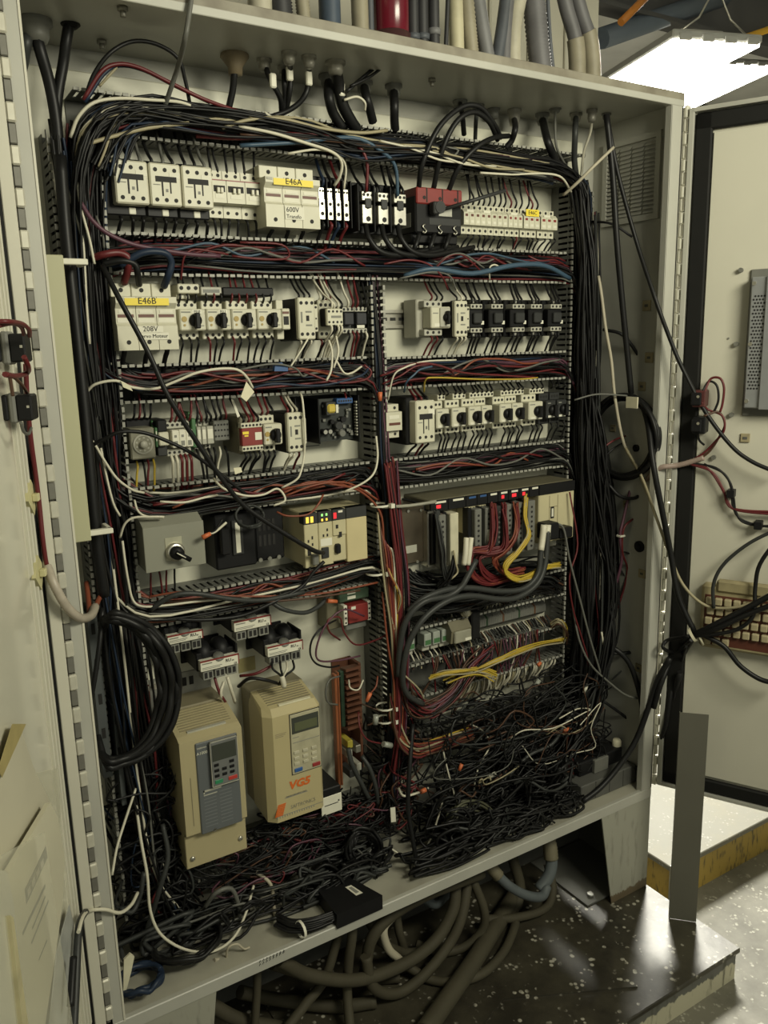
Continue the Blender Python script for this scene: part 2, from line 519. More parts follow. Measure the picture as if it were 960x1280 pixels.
# ------------------------------------------------------------------ lamps
lamp_white = mat('lamp_diffuser', LAMP_WHITE, .5, 0, 0, emit=14.0)
lamp_body = mat('lamp_housing', (.5, .5, .47), .5, .3, .1, 10)
def hall_lamp(label, c, wdir, w, l, power, em=True):
    """LED panel lamp that hangs from the ceiling and shines down; wdir: heading of its short side"""
    t = thing('ceiling_lamp', label, 'lamp', c, 'hall lamps', rotz=wdir, local=True)
    part('housing', MB().box(-w / 2, w / 2, -l / 2, l / 2, 0.004, .035, .006).box(-w / 4, w / 4, -l / 3, l / 3, .035, .075, .006), lamp_body, t)
    dz = part('diffuser', MB().box(-w / 2 + .008, w / 2 - .008, -l / 2 + .008, l / 2 - .008, -.006, .004), lamp_white, t)
    for k in range(4):
        x = -w / 2 + w * (k + .5) / 4
        part('end_clip', MB().box(x - .025, x + .025, -l / 2 - .012, -l / 2, -.004, .02, .003), lamp_body, t)
    for s in (-1, 1):
        part('hanger', MB().tube([(s * w * .4, -l / 2 + .03, .03), (0, -l / 2 + .03, .2), (0, -l / 2 + .03, 2.9 - c[2])], .004, 5, sub=2), bright_steel, t)
    la = bpy.data.lights.new('lamp_light', 'AREA')
    la.shape = 'RECTANGLE'; la.size = w; la.size_y = l; la.energy = power; la.color = LAMP_WHITE
    lo = bpy.data.objects.new('lamp_light', la)
    link(lo, t); lo.location = (0, 0, -.012)
    return t
hall_lamp('bright LED panel lamp above the cabinet corner', (2.71, 1.04, 2.1), math.radians(-18), .38, .6, HALL_LAMP_POWER)
hall_lamp('second LED lamp farther off, cut by the frame edge', (4.75, 2.55, 2.62), math.radians(-18), .4, 1.2, HALL_LAMP_POWER * .7)
# the lamp in front of the cabinet (outside the picture) that lights its inside
fl = thing('work_lamp', 'work lamp in front of the open cabinet', 'lamp', FRONT_LAMP['loc'], local=True)
fl.rotation_euler = FRONT_LAMP['rot']
sx, sy = FRONT_LAMP['size']
part('housing', MB().box(-sx / 2, sx / 2, -sy / 2, sy / 2, .012, .05, .006), lamp_body, fl)
la = bpy.data.lights.new('lamp_light', 'AREA')
la.shape = 'RECTANGLE'; la.size = sx; la.size_y = sy; la.energy = FRONT_LAMP['power']; la.color = FRONT_LAMP['color']
lo = bpy.data.objects.new('lamp_light', la); link(lo, fl)

# ------------------------------------------------------------------ platform, step, loose sheet
pf = thing('steel_platform', 'low dirty steel platform under the cabinet with paint peeling off its front', 'platform', (.4, -.2, ZF))
part('deck', MB().box(-1.2, 1.228, -.486, .30, ZP - .012, ZP, .002), plat_mat, pf)
part('riser', MB().box(-1.195, 1.222, -.480, -.47, ZF, ZP - .012), riser_mat, pf)
part('end_riser', MB().box(1.212, 1.222, -.47, .29, ZF, ZP - .012), riser_mat, pf)
def xy(px, py, z=ZP): 
    p = atz(px, py, z); return (p.x, p.y)
seam = [xy(750, 1137), xy(797, 1235), xy(630, 1250), (.30, -.46), (.30, .12), (1.10, .10)]
part('deck_plate', MB().prismz(seam, ZP, ZP + .004), plat_mat, pf)
part('deck_plate', MB().prismz([(-1.0, -.47), (.29, -.462), (.29, .2), (-1.0, .2)], ZP, ZP + .003), plat_mat, pf)
st = thing('painted_step', 'worn step with scratched yellow riser beyond the loose metal strip', 'step', (1.9, .2, ZF))
part('tread', MB().box(1.295, 2.9, -.25, 1.2, -.245, -.23, .002), step_mat, st)
part('riser', MB().box(1.302, 2.89, -.243, -.233, ZF, -.245), yellow_riser, st)
part('side_riser', MB().box(1.302, 1.312, -.233, 1.19, ZF, -.245), yellow_riser, st)
part('edge_angle', MB().box(1.294, 1.318, -.254, -.242, ZF, -.228, .001), bar_steel, st)

a = atz(836, 1147, ZP + .001); b = atz(870, 1152, ZP + .001)
dv = Vector((b.x - a.x, b.y - a.y, 0)); nv = Vector((dv.y, -dv.x, 0)).normalized() * .0016
zt = .247
mb = MB().prismz([(a.x, a.y), (b.x, b.y), (b.x + nv.x, b.y + nv.y), (a.x + nv.x, a.y + nv.y)], ZP + .001, zt)
tp = solo('metal_strip', mb, tin, 'bare grey sheet metal strip standing upright on the platform corner', 'metal strip')
back = Vector((-nv.y, nv.x, 0)).normalized()
mb = MB().prismz([(b.x, b.y), (b.x - nv.x * 8, b.y - nv.y * 8), (b.x - nv.x * 8 + dv.x * .03, b.y - nv.y * 8 + dv.y * .03), (b.x + dv.x * .03, b.y + dv.y * .03)], ZP + .001, zt - .004)
part('folded_edge', MB().prismz([(a.x, a.y), (a.x - nv.x * 7, a.y - nv.y * 7), (a.x - nv.x * 7 + dv.x * .03, a.y - nv.y * 7 + dv.y * .03), (a.x + dv.x * .03, a.y + dv.y * .03)], ZP + .001, zt - .003), tin, tp)

# ------------------------------------------------------------------ the cabinet
cab = thing('control_cabinet', 'large open grey electrical control cabinet on legs, packed with wires', 'cabinet', (0, 0, 0))
part('back_wall', MB().box(-.02, W + .002, 0, .003, 0, H), cab_paint, cab)
part('mounting_panel', MB().box(.035, 1.172, PANEL, -.004, .06, 1.457, .002), panel_paint, cab)
ro = part('roof', MB().box(-.022, W + .006, -D, .003, H, H + .0145, .001), dirtyroof, cab)
part('roof_lining', MB().box(-.02, W, -D + .002, 0, H - .003, H), cab_paint, ro)
part('front_lip', MB().box(-.022, W + .006, -D - .001, -D + .014, H - .011, H + .001, .001), cab_paint, ro)
part('side_wall', MB().box(-.022, -.019, -D, 0, 0, H), cab_paint, cab)
rw = part('side_wall', MB().box(W, W + .003, -D, 0, 0, H), cab_paint, cab)
fl_ = part('flange', MB().box(-.022, 0, -D, -D + .003, .0, H - .011), cab_paint, cab)
part('flange_lip', MB().box(-.0025, 0.0005, -D - .0012, -D + .012, .0, H - .011), door_paint, fl_)
fr_ = part('flange', MB().box(1.19, W + .003, -D, -D + .003, .0, H - .011), cab_paint, cab)
part('flange_lip', MB().box(1.1885, 1.191, -D, -D + .014, .0, H - .011), cab_paint, fr_)
ft = part('floor_tray', MB().box(-.02, W, -D, 0, -.004, 0), tray_m, cab)
part('sill', MB().box(-.022, W + .003, -D - .001, -D + .010, -.021, .0035, .0015), cab_paint, ft)
# floor stand
for nm, x0, x1, xb0, xb1 in (('l', -.02, .15, -.02, .118), ('r', 1.062, W + .003, 1.104, W + .003)):
    lg = part('leg', MB().prismy([(x0, -.021), (xb0, ZP + .001), (xb1, ZP + .001), (x1, -.021)], -D + .001, -D + .004), peel_mat('worn_leg_paint_' + nm, (.13, .10, .06), (.34, .335, .275), -.240, .06, 40, scr=.3), cab)
    xs = x1 if nm == 'r' else x0
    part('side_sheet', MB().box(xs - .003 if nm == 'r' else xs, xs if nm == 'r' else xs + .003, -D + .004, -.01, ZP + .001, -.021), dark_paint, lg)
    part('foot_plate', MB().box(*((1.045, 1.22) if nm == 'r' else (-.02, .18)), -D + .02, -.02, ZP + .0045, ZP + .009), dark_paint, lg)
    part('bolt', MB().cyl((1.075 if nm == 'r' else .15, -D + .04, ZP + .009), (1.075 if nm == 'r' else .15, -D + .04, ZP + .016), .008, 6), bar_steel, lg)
part('added_rear_skirt', MB().box(-.02, W, -.014, -.010, ZP + .001, -.004), dark_paint, cab)  # dark sheet added to keep the lamp behind from lighting the space below
# piano hinges: leaf and each knuckle
def hinge(x, y, light, dark, phase=0.0):
    h = part('hinge', MB().box(x - .003, x + .003, y + .004, y + .007, .01, H - .012), dark, cab)
    z = .012 + phase
    k = 0
    while z < H - .03:
        m = light if k % 2 == 0 else dark
        rr = .0062 if k % 2 == 0 else .0052
        if k < 2:
            mb = MB().box(x - rr, x + rr * .9, y - (.0058 if k == 0 else .0015), y + .003, z + (.0 if k == 0 else .0004), z + (.0235 if k == 0 else .0248), .0022)
            kn = part('knuckle', mb, m, h)
            if k == 0: first = [kn, z]
            else: second = [kn, z]
        else:
            src = first if k % 2 == 0 else second
            c = src[0].copy()
            COL.objects.link(c)
            c.location = (0, 0, z - src[1])
        z += .025; k += 1
    return h
hinge(-.024, -D - .004, hinge_steel, hinge_shadow, .008)
hinge(W + .009, -D - .004, mat('lamplit_hinge', (.75, .73, .62), .3, .2, 0), hinge_steel, .0)  # knuckle colour brightened to stand for lamp light coming through the hinge gaps

# roof glands, studs and holes under the roof
RZ = H - .003
glandm = mat('gland_metal', (.26, .25, .21), .45, .3, .2, 60)
glandp = mat('gland_plastic', (.15, .15, .13), .5, 0, .1, 60)
def under_roof(px, py): return atz(px, py, RZ)
def gland(px, py, r, h, m, k, cone=False):
    p = under_roof(px, py)
    mb = MB()
    if cone:
        mb.lathe((p.x, p.y, RZ), (0, 0, -1), [(0, r), (.004, r * 1.05), (.006, r * .95), (h * .6, r * .55), (h, r * .5), (h, 0)], 14)
    else:
        mb.lathe((p.x, p.y, RZ), (0, 0, -1), [(0, r * 1.12), (h * .25, r * 1.12), (h * .27, r * .86), (h * .7, r * .86), (h, r * .66), (h, 0)], 14)
    o = part('cable_gland', mb, m, ro, k)
    for q in range(6 if not cone else 0):
        pass
    return Vector((p.x, p.y, RZ - h))
G = {}
for key, px, py, r, h, m, cone in (
        ('a', 43, 24, .021, .03, glandp, 0), ('b', 33, 30, .018, .03, glandp, 0), ('cone', 293, 68, .022, .03, mat('gland_brown', (.19, .15, .09), .6, 0, .2, 40), 1),
        ('d', 330, 74, .011, .018, glandm, 0), ('e', 361, 65, .011, .018, glandm, 0), ('f', 355, 83, .010, .016, glandm, 0), ('g', 386, 70, .011, .018, glandm, 0),
        ('h', 419, 77, .015, .02, glandm, 0), ('i', 411, 94, .016, .02, glandp, 0), ('j', 455, 102, .014, .02, glandp, 0), ('k', 492, 106, .014, .022, glandp, 0),
        ('l', 575, 126, .013, .015, glandp, 0), ('m', 597, 131, .012, .015, glandp, 0), ('n', 617, 136, .012, .018, glandp, 0), ('o', 643, 137, .013, .03, glandm, 0),
        ('p', 678, 142, .013, .022, glandp, 0), ('q', 694, 136, .011, .008, glandp, 0), ('r', 720, 142, .012, .016, glandm, 0), ('s', 740, 137, .010, .024, glandm, 0), ('t', 88, 30, .012, .006, rubber, 0), ('u', 758, 142, .009, .012, glandp, 0)):
    G[key] = gland(px, py, r, h, m, None, cone)
for px, py in ((153, 8), (127, 50), (540, 98)):
    p = under_roof(px, py)
    part('roof_stud', MB().cyl((p.x, p.y, RZ), (p.x, p.y, RZ - .006), .007, 6).cyl((p.x, p.y, RZ - .006), (p.x, p.y, RZ - .013), .004, 8), glandm, ro)
# vent grille in the right side wall
vx = W - .001
va, vb = atx(758, 174, vx), atx(826, 278, vx)
vy0, vy1, vz0, vz1 = -.190, -.034, 1.280, 1.452
vent_p = cab_paint
vg = part('vent_grille', MB().box(vx - .006, vx, vy0, vy0 + .012, vz0 + .012, vz1 - .012).box(vx - .006, vx, vy1 - .012, vy1, vz0 + .012, vz1 - .012).box(vx - .006, vx, vy0, vy1, vz0, vz0 + .012).box(vx - .006, vx, vy0, vy1, vz1 - .012, vz1), cab_paint, rw)
cw = (vy1 - vy0 - .024 - .012) / 4
for c in range(4):
    y0 = vy0 + .012 + c * (cw + .004)
    mb = MB()
    for k in range(17):
        z = vz0 + .014 + k * (vz1 - vz0 - .03) / 17
        mb.add([(vx - .0055, y0, z), (vx - .0055, y0 + cw - .001, z), (vx - .001, y0 + cw - .001, z + .006), (vx - .001, y0, z + .006),
                (vx - .0055, y0, z + .0012), (vx - .0055, y0 + cw - .001, z + .0012), (vx - .001, y0 + cw - .001, z + .0072), (vx - .001, y0, z + .0072)],
               [(0, 1, 2, 3), (7, 6, 5, 4), (0, 4, 5, 1), (1, 5, 6, 2), (2, 6, 7, 3), (3, 7, 4, 0)])
    part('louvre_slat', mb, cab_paint, vg, None, 'stuff')
# adhesive tie mounts and holes on the right wall
pad_m = mat('aged_adhesive_pad', (.34, .29, .17), .7, 0, .2, 60)
for px, py, s in ((809, 382, .011), (812, 447, .011), (803, 483, .010), (767, 535, .008), (803, 717, .010), (799, 835, .010), (783, 630, .008)):
    p = atx(px, py, W)
    o = part('tie_mount', MB().box(W - .003, W, p.y - s, p.y + s, p.z - s, p.z + s, .001), pad_m, rw)
    part('tie_slot', MB().box(W - .0036, W - .003, p.y - s * .4, p.y + s * .4, p.z - s * .25, p.z + s * .25), dark_paint, o)
for px, py, r in ((800, 683, .013), (796, 560, .008), (762, 601, .010)):
    p = atx(px, py, W)
    part('grommet', MB().lathe((W, p.y, p.z), (-1, 0, 0), [(0, r), (.005, r), (.007, r * .8), (.005, r * .6), (.001, r * .55), (.001, 0)], 14), rubber, rw)

# ------------------------------------------------------------------ the two doors (parts of the cabinet)
RA = math.radians(-63.0)
RO = Vector((W + .016, -D - .008, 0))
LA = math.radians(-110.0)
LO = Vector((-.0565, -D - .012, 0))
def door_pt(px, py, org, ang, w=0.0, inner=-1):
    """pixel -> (u, y, z) on the plane local y = w * inner"""
    dx = Vector((math.cos(ang), math.sin(ang), 0)); dy = Vector((-math.sin(ang), math.cos(ang), 0))
    d = ray(px, py); o = org + dy * (w * inner)
    t = (o - CAM_LOC).dot(dy) / d.dot(dy)
    p = CAM_LOC + d * t
    return Vector(((p - org).dot(dx), w * inner, p.z))
def rd(px, py, w=.0): return door_pt(px, py, RO, RA, w, -1)
def ld(px, py, w=.0): return door_pt(px, py, LO, LA, w, 1)
def rworld(v): return RO + Matrix.Rotation(RA, 3, 'Z') @ Vector(v)
def lworld(v): return LO + Matrix.Rotation(LA, 3, 'Z') @ Vector(v)
def door_obj(mb, org, ang, m):
    o = bpy.data.objects.new('door', make_mesh('door', mb, m))
    link(o, cab); o.location = org; o.rotation_euler = (0, 0, ang)
    ORG[o.name] = (0, 0, 0)
    return o
DW = .605
dr = door_obj(MB().box(.004, DW, .002, .022, .018, 1.478, .002), RO, RA, door_paint)
part('door_edge', MB().box(.0, .010, -.016, .022, .018, 1.478, .001).box(DW - .008, DW, -.012, .022, .018, 1.478, .001).box(.004, DW, -.016, .02, 1.470, 1.478).box(.004, DW, -.016, .02, .018, .024), cab_paint, dr)
part('gasket', MB().box(.012, .044, -.010, .002, .026, 1.468, .003).box(DW - .04, DW - .012, -.010, .002, .026, 1.468, .003).box(.012, DW - .012, -.010, .002, 1.435, 1.468, .003).box(.012, DW - .012, -.010, .002, .026, .056, .003), rubber, dr)
part('inner_sheet', MB().box(.046, DW - .044, -.004, .002, .062, 1.43, .001), door_paint, dr)
dl = door_obj(MB().box(.002, DW, -.022, .0, .018, 1.478, .002), LO, LA, door_paint)
part('hinge_leaf', MB().box(-.0465, -.0305, -D - .012, -D - .008, .012, 1.482, .001), door_paint, cab)
part('seal_gap', MB().box(-.0545, -.0466, -D - .0105, -D - .006, .012, 1.482), rubber, cab)
part('edge_bead', MB().box(.004, .010, -.001, .007, .04, 1.46, .001), door_paint, dl)
part('edge_bead', MB().box(.018, .023, -.001, .006, .04, 1.46, .001), door_paint, dl)
part('edge_bead', MB().box(.034, .038, -.001, .005, .04, 1.46, .001), door_paint, dl)
part('inner_sheet', MB().box(.056, DW - .05, -.001, .003, .06, 1.43, .001), mat('glossy_door_liner', (.62, .60, .49), .12, 0, .03, 5), dl)

# ------------------------------------------------------------------ on the right door
def rthing(name, label, cat, group=None): return thing(name, label, cat, RO, group, RA, True)
mo = rthing('monitor_housing', 'silver metal back of an operator screen set in the door', 'monitor')
u0 = rd(928, 512).x; z1 = rd(940, 345).z; z0 = rd(925, 512).z
part('recess_frame', MB().box(u0, u0 + .38, -.010, -.002, z0 - .012, z1 + .012, .002), midgrey, mo)
part('housing', MB().box(u0 + .006, u0 + .37, -.034, -.008, z0 + .006, z1 - .004, .002), mat('brushed_housing', (.36, .37, .38), .35, .5, .08, 30), mo)
part('fold', MB().box(u0 + .034, u0 + .37, -.040, -.033, z0 + .004, z1 - .002, .001), mat('brushed_housing', (.36, .37, .38)), mo)
mb = MB()
for i in range(28):
    for j in range(4):
        mb.cyl((u0 + .012 + j * .0055 + (i % 2) * .0027, -.0335, z0 + .045 + i * .0066), (u0 + .012 + j * .0055 + (i % 2) * .0027, -.0346, z0 + .045 + i * .0066), .0021, 6, smooth=False)
part('vent_perforation', mb, hole_m, mo, None, 'stuff')
for zz in (z0 + .02, (z0 + z1) / 2, z1 - .016):
    part('screw', MB().cyl((u0 + .011, -.033, zz), (u0 + .011, -.0365, zz), .004, 10), bright_steel, mo)
for i, (px, py) in enumerate(((927, 338), (921, 430), (915, 518), (893, 571), (911, 423))):
    p = rd(px, py)
    o = part('stud', MB().cyl((p.x, -.004, p.z), (p.x, -.013 if i < 4 else -.006, p.z), .0048 if i < 4 else .002, 8), bar_steel, dr)
for px, py in ((840, 552), (932, 547), (868, 545)):
    p = rd(px, py)
    if p.x > .05:
        o = part('tie_mount', MB().box(p.x - .009, p.x + .009, -.008, -.004, p.z - .009, p.z + .009, .001), pad_m, dr)
        part('tie_slot', MB().box(p.x - .004, p.x + .004, -.009, -.0079, p.z - .0025, p.z + .0025), dark_paint, o)
for i, (px, py, c) in enumerate(((876, 497, red), (876, 530, black))):
    p = rd(px, py, .02)
    t = rthing('contact_block', ['red contact block on the back of a door button', 'black contact block below the red one on the door'][i], 'contact block')
    part('body', MB().box(p.x - .012, p.x + .013, -.045, -.004, p.z - .018, p.z + .016, .002), black if i else mat('dull_red', (.085, .02, .018), .5), t)
    part('terminal_block', MB().box(p.x - .014, p.x + .006, -.05, -.03, p.z - .014, p.z + .012, .002), black, t)
    part('screw', MB().cyl((p.x, -.049, p.z + .004), (p.x, -.052, p.z + .004), .003, 8), bright_steel, t)

kb = rthing('keyboard', 'yellowed computer keyboard with dark red edged keys held on the door', 'keyboard')
kp0 = rd(878, 735, .02); kz1 = rd(880, 728, .02).z; kz0 = rd(885, 808, .02).z
ku = kp0.x
part('case', MB().box(ku, ku + .44, -.03, -.006, kz0, kz1, .006), mat('yellowed_plastic', (.34, .29, .16), .55, 0, .25, 25), kb)
part('case_top', MB().box(ku + .03, ku + .44, -.036, -.02, kz1 - .014, kz1 + .014, .005), mat('yellowed_plastic', (.34, .29, .16)), kb)
part('key_well', MB().box(ku + .008, ku + .43, -.0305, -.028, kz0 + .010, kz1 - .022), mat('key_well', (.10, .028, .015), .6), kb)
keym = mat('worn_key', (.42, .36, .22), .55, 0, .15, 80)
kw = .0182; nrow = 5; kh = (kz1 - .022 - kz0 - .010) / nrow
keyme = make_mesh('key', MB().box(0, kw * .8, -.040, -.0295, 0, kh * .72, .002), keym)
for r_ in range(nrow):
    for c_ in range(22):
        if r_ == 0 and 2 <= c_ <= 7 and c_ != 2: continue
        o = bpy.data.objects.new('key', keyme)
        link(o, kb)
        o.location = (ku + .011 + c_ * kw + (r_ % 2) * .003, 0, kz0 + .012 + r_ * kh)

# ------------------------------------------------------------------ slotted wiring ducts
def comb(mb, axis, fixed, a0, a1, out, yb=PANEL, yt=-.080, pitch=.0118, skip=()):
    """one slotted duct wall: a strip at the panel, fingers that reach out to yt, small heads on their ends. out: +1/-1 side the heads turn to"""
    th = .0014
    def bx(a, b, y0, y1, t0=-th / 2, t1=th / 2, mi=0):
        if axis == 'x': mb.box(a, b, y0, y1, fixed + t0, fixed + t1, 0, mi)
        else: mb.box(fixed + t0, fixed + t1, y0, y1, a, b, 0, mi)
    bx(a0, a1, yb - .022, yb)
    n = int((a1 - a0) / pitch)
    for i in range(n):
        a = a0 + i * pitch
        if any(s0 <= a <= s1 for s0, s1 in skip): continue
        j = (RND.random() - .5) * .0012
        bx(a, a + pitch * .62, yt, yb - .0219, -th / 2 + j, th / 2 + j)
        bx(a - .0004, a + pitch * .66, yt - .0022, yt + .0016, -.0022 + j, .0022 + j, 1)
    bx(a0, a1, yt + .012, yt + .014, -th / 2, th / 2)
def duct(label, axis, a0, a1, b0, b1, yt=-.080, skips=((), ()), pitch=.0118):
    """a duct that runs along an axis between its two walls b0 and b1"""
    c = ((a0 + a1) / 2, PANEL, (b0 + b1) / 2) if axis == 'x' else ((b0 + b1) / 2, PANEL, (a0 + a1) / 2)
    t = thing('wiring_duct', label, 'duct', c, 'slotted wiring ducts')
    base = MB()
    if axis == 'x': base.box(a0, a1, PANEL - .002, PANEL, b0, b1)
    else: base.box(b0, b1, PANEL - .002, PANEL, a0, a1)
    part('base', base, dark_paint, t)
    for k, b in enumerate((b0, b1)):
        mb = MB(); comb(mb, axis, b, a0, a1, -1 if k == 0 else 1, yt=yt, skip=skips[k], pitch=pitch)
        part('slotted_wall', mb, [duct_m, ducthead], t)
    return t
LX0, LX1, RX0, RX1 = .124, .581, .612, 1.076
duct('topmost horizontal duct, above the E46A row', 'x', .09, 1.125, 1.356, 1.413)
duct('horizontal duct between the E46A row and the E46B row', 'x', .124, 1.076, 1.156, 1.216)
duct('left horizontal duct under the E46B row', 'x', .124, LX1, .959, 1.016)
duct('right horizontal duct under the black contactor row', 'x', RX0, 1.076, .957, 1.013)
duct('left horizontal duct under the red safety relay row', 'x', .124, LX1, .766, .820)
duct('right horizontal duct just above the long PLC rack', 'x', RX0, 1.078, .764, .820)
duct('left horizontal duct under the grey switch box', 'x', .124, .575, .585, .632, yt=-.085, pitch=.0128)
duct('right horizontal duct above the terminal strip', 'x', .64, 1.078, .468, .525, yt=-.085)
duct('right horizontal duct just below the terminal strip', 'x', .64, 1.078, .318, .392, yt=-.085)
duct('lowest horizontal duct on the right, below the white wires', 'x', .62, 1.08, .165, .222, yt=-.07)
duct('outer upright duct along the cabinet flange', 'z', .06, 1.356, .048, .119)
duct('middle upright duct between the two halves of the panel', 'z', .10, 1.156, .5835, .6095, pitch=.0122)
duct('outer upright duct beside the louvred side wall', 'z', .12, 1.356, 1.082, 1.137)
duct('short duct along the bottom behind the drives', 'x', .15, .58, .070, .118, yt=-.06)

# ------------------------------------------------------------------ DIN rails
def rail(label, x0, x1, z):
    t = thing('mounting_rail', label, 'rail', ((x0 + x1) / 2, PANEL, z), 'mounting rails')
    part('web', MB().box(x0, x1, PANEL - .001, PANEL, z - .0135, z + .0135), bright_steel, t)
    for s in (-1, 1):
        part('lip', MB().prismx([(PANEL, z + s * .0135), (PANEL - .0075, z + s * .0125), (PANEL - .0075, z + s * .0175), (PANEL - .0085, z + s * .0175), (PANEL - .0085, z + s * .0115), (PANEL - .001, z + s * .0125)], x0, x1), bright_steel, t)
    mb = MB()
    k = x0 + .008
    while k < x1 - .015:
        mb.box(k, k + .013, PANEL - .0014, PANEL - .0009, z - .003, z + .003); k += .02
    part('slot', mb, hole_m, t, None, 'stuff')
ZR1, ZR2, ZR3 = 1.284, 1.086, .893
rail('steel rail behind the E46A row', .13, 1.06, ZR1)
rail('steel rail behind the E46B row', .126, .578, ZR2)
rail('bright steel rail showing bare beside the single grey starter', .615, 1.07, ZR2)
rail('steel rail behind the red safety relay row', .126, .42, ZR3)
rail('steel rail behind the two knob starters', .615, 1.07, ZR3)
rail('steel rail behind the terminal strip', .645, 1.07, .43)

# ------------------------------------------------------------------ devices on the panel
YR = PANEL - .008       # front of the rail
def X(px, py, Y=-.1): return at(px, py, Y).x
def screws(t, xs, z, y, r=.0032, name='terminal_screw'):
    mb = MB()
    for x in xs: mb.hole(x, z, y, r)
    return part(name, mb, hole_m, t)
def lin(a, b, n): return [a + (b - a) * (i + .5) / n for i in range(n)]
def label_box(t, x0, x1, z0, z1, y, m=None, name='label_sticker', label=None):
    return part(name, MB().box(x0, x1, y - .0005, y + .0002, z0, z1), m or white, t, label)

def big_contactor(label, x0, x1, z0, z1, yf=-.1, low=.014, group=None, slot=True, side=.001):
    t = thing('contactor', label, 'contactor', ((x0 + x1) / 2, YR, z0), group)
    zc = (z0 + z1) / 2
    part('base', MB().box(x0 - side, x1 - .001, YR, yf + .022, z0 - low, z1 + .006, .002), black, t)
    f = part('face', MB().box(x0, x1 - .0008, yf, yf + .03, z0, z1, .0022), cream, t)
    h = z1 - z0
    screws(t, lin(x0 + .002, x1 - .003, 3), z1 - h * .16, yf)
    screws(t, lin(x0 + .002, x1 - .003, 3), z0 + h * .14, yf)
    if slot:
        w = x1 - x0
        part('indicator_slot', MB().box(x0 + w * .18, x1 - w * .16, yf - .0006, yf + .001, zc + h * .06, zc + h * .19)
             .box(x0 + w * .36, x0 + w * .41, yf - .0005, yf + .001, zc - h * .27, zc + h * .08).box(x0 + w * .62, x0 + w * .66, yf - .0005, yf + .001, zc - h * .2, zc + h * .08), hole_m, f)
        part('test_button', MB().box(x0 + w * .49, x0 + w * .56, yf - .0008, yf, zc - h * .17, zc - h * .1), midgrey, f)
        label_box(t, x0 + w * .62, x0 + w * .95, zc + h * .16, zc + h * .29, yf, white)
        part('clip', MB().box(x0 + w * .45, x0 + w * .66, yf + .02, yf + .024, z0 - low + .002, z0 - low + .012, .001), white, t)
        part('print', MB().box(x0 + w * .1, x0 + w * .32, yf - .0003, yf, zc - h * .02, zc + h * .0), greyink, f)
    return t

def small_breaker(label, x0, x1, zc, poles=2, yf=-.088, group='two pole breakers in the E46A row'):
    t = thing('breaker', label, 'breaker', ((x0 + x1) / 2, YR, zc - .035), group)
    w = x1 - x0
    prof = [(YR, zc - .036), (yf + .02, zc - .036), (yf + .02, zc - .0165), (yf, zc - .0155), (yf, zc + .0195), (yf + .018, zc + .0205), (yf + .018, zc + .036), (YR, zc + .036)]
    b = part('body', MB().prismx(prof, x0, x1 - .0007), cream, t)
    part('red_line', MB().box(x0, x1 - .0008, yf - .0004, yf + .004, zc + .0178, zc + .0196), red, b)
    part('toggle_window', MB().box(x0 + .002, x1 - .003, yf - .0004, yf + .001, zc + .001, zc + .0105), hole_m, b)
    for x in lin(x0 + w * .25, x1 - w * .25, poles): part('toggle', MB().box(x - .0025, x + .002, yf - .005, yf, zc - .001, zc + .007, .0006), white, t)
    label_box(t, x0 + w * .18, x1 - w * .2, zc - .009, zc - .002, yf)
    screws(t, lin(x0, x1 - .001, poles), zc + .029, yf + .018, .0029)
    screws(t, lin(x0, x1 - .001, poles), zc - .028, yf + .02, .0029)
    return t

def fuse_holder(label, x0, x1, z0, z1, code, sub, poles=3, yf=-.108, group=None):
    """three pole fuse holder with one long code label"""
    t = thing('fuse_holder', label, 'fuse holder', ((x0 + x1) / 2, YR, z0), group)
    h = z1 - z0; w = x1 - x0
    zt = z1 - h * .20
    prof = [(YR, z0), (yf, z0), (yf, z0 + h * .36), (yf + .004, z0 + h * .40), (yf + .004, z0 + h * .62), (yf - .004, z0 + h * .70), (yf - .004, zt - .001), (YR, zt - .001)]
    for k in range(poles):
        a = x0 + w * k / poles
        p = part('pole', MB().prismx(prof, a, a + w / poles - .0009), cream, t)
        part('fuse_window', MB().box(a + .003, a + w / poles - .004, yf + .0035, yf + .005, z0 + h * .49, z0 + h * .535), brownred, p)
        part('label_sticker', MB().box(a + .002, a + w / poles - .004, yf + .0034, yf + .0045, z0 + h * .415, z0 + h * .475), white, p)
        part('label_sticker', MB().box(a + .005, a + w / poles - .006, yf + .0034, yf + .0045, z0 + h * .55, z0 + h * .60), white, p)
        part('terminal_screw', MB().hole(a + w / poles / 2, z0 + h * .12, yf, .0035), hole_m, p)
        q = part('terminal_block', MB().box(a - .001, a + w / poles - .0018, YR, yf + .018, zt, z1, .001), cream, t)
        part('terminal_screw', MB().hole(a + w / poles / 2 - .001, (zt + z1) / 2, yf + .018, .0035), hole_m, q)
    ys = yf - .0042
    lb = label_box(t, x0 + w * .14, x0 + w * .86, zt - h * .135, zt - .003, ys, yellow, 'code_label', 'yellow code label')
    text(lb, code, x0 + w * .5, zt - h * .072, ys - .0008, .0140)
    part('release_catch', MB().box(x0 + .002, x0 + .012, ys - .001, ys + .001, zt - h * .06, zt - .002), greyplastic, t)
    return t, h

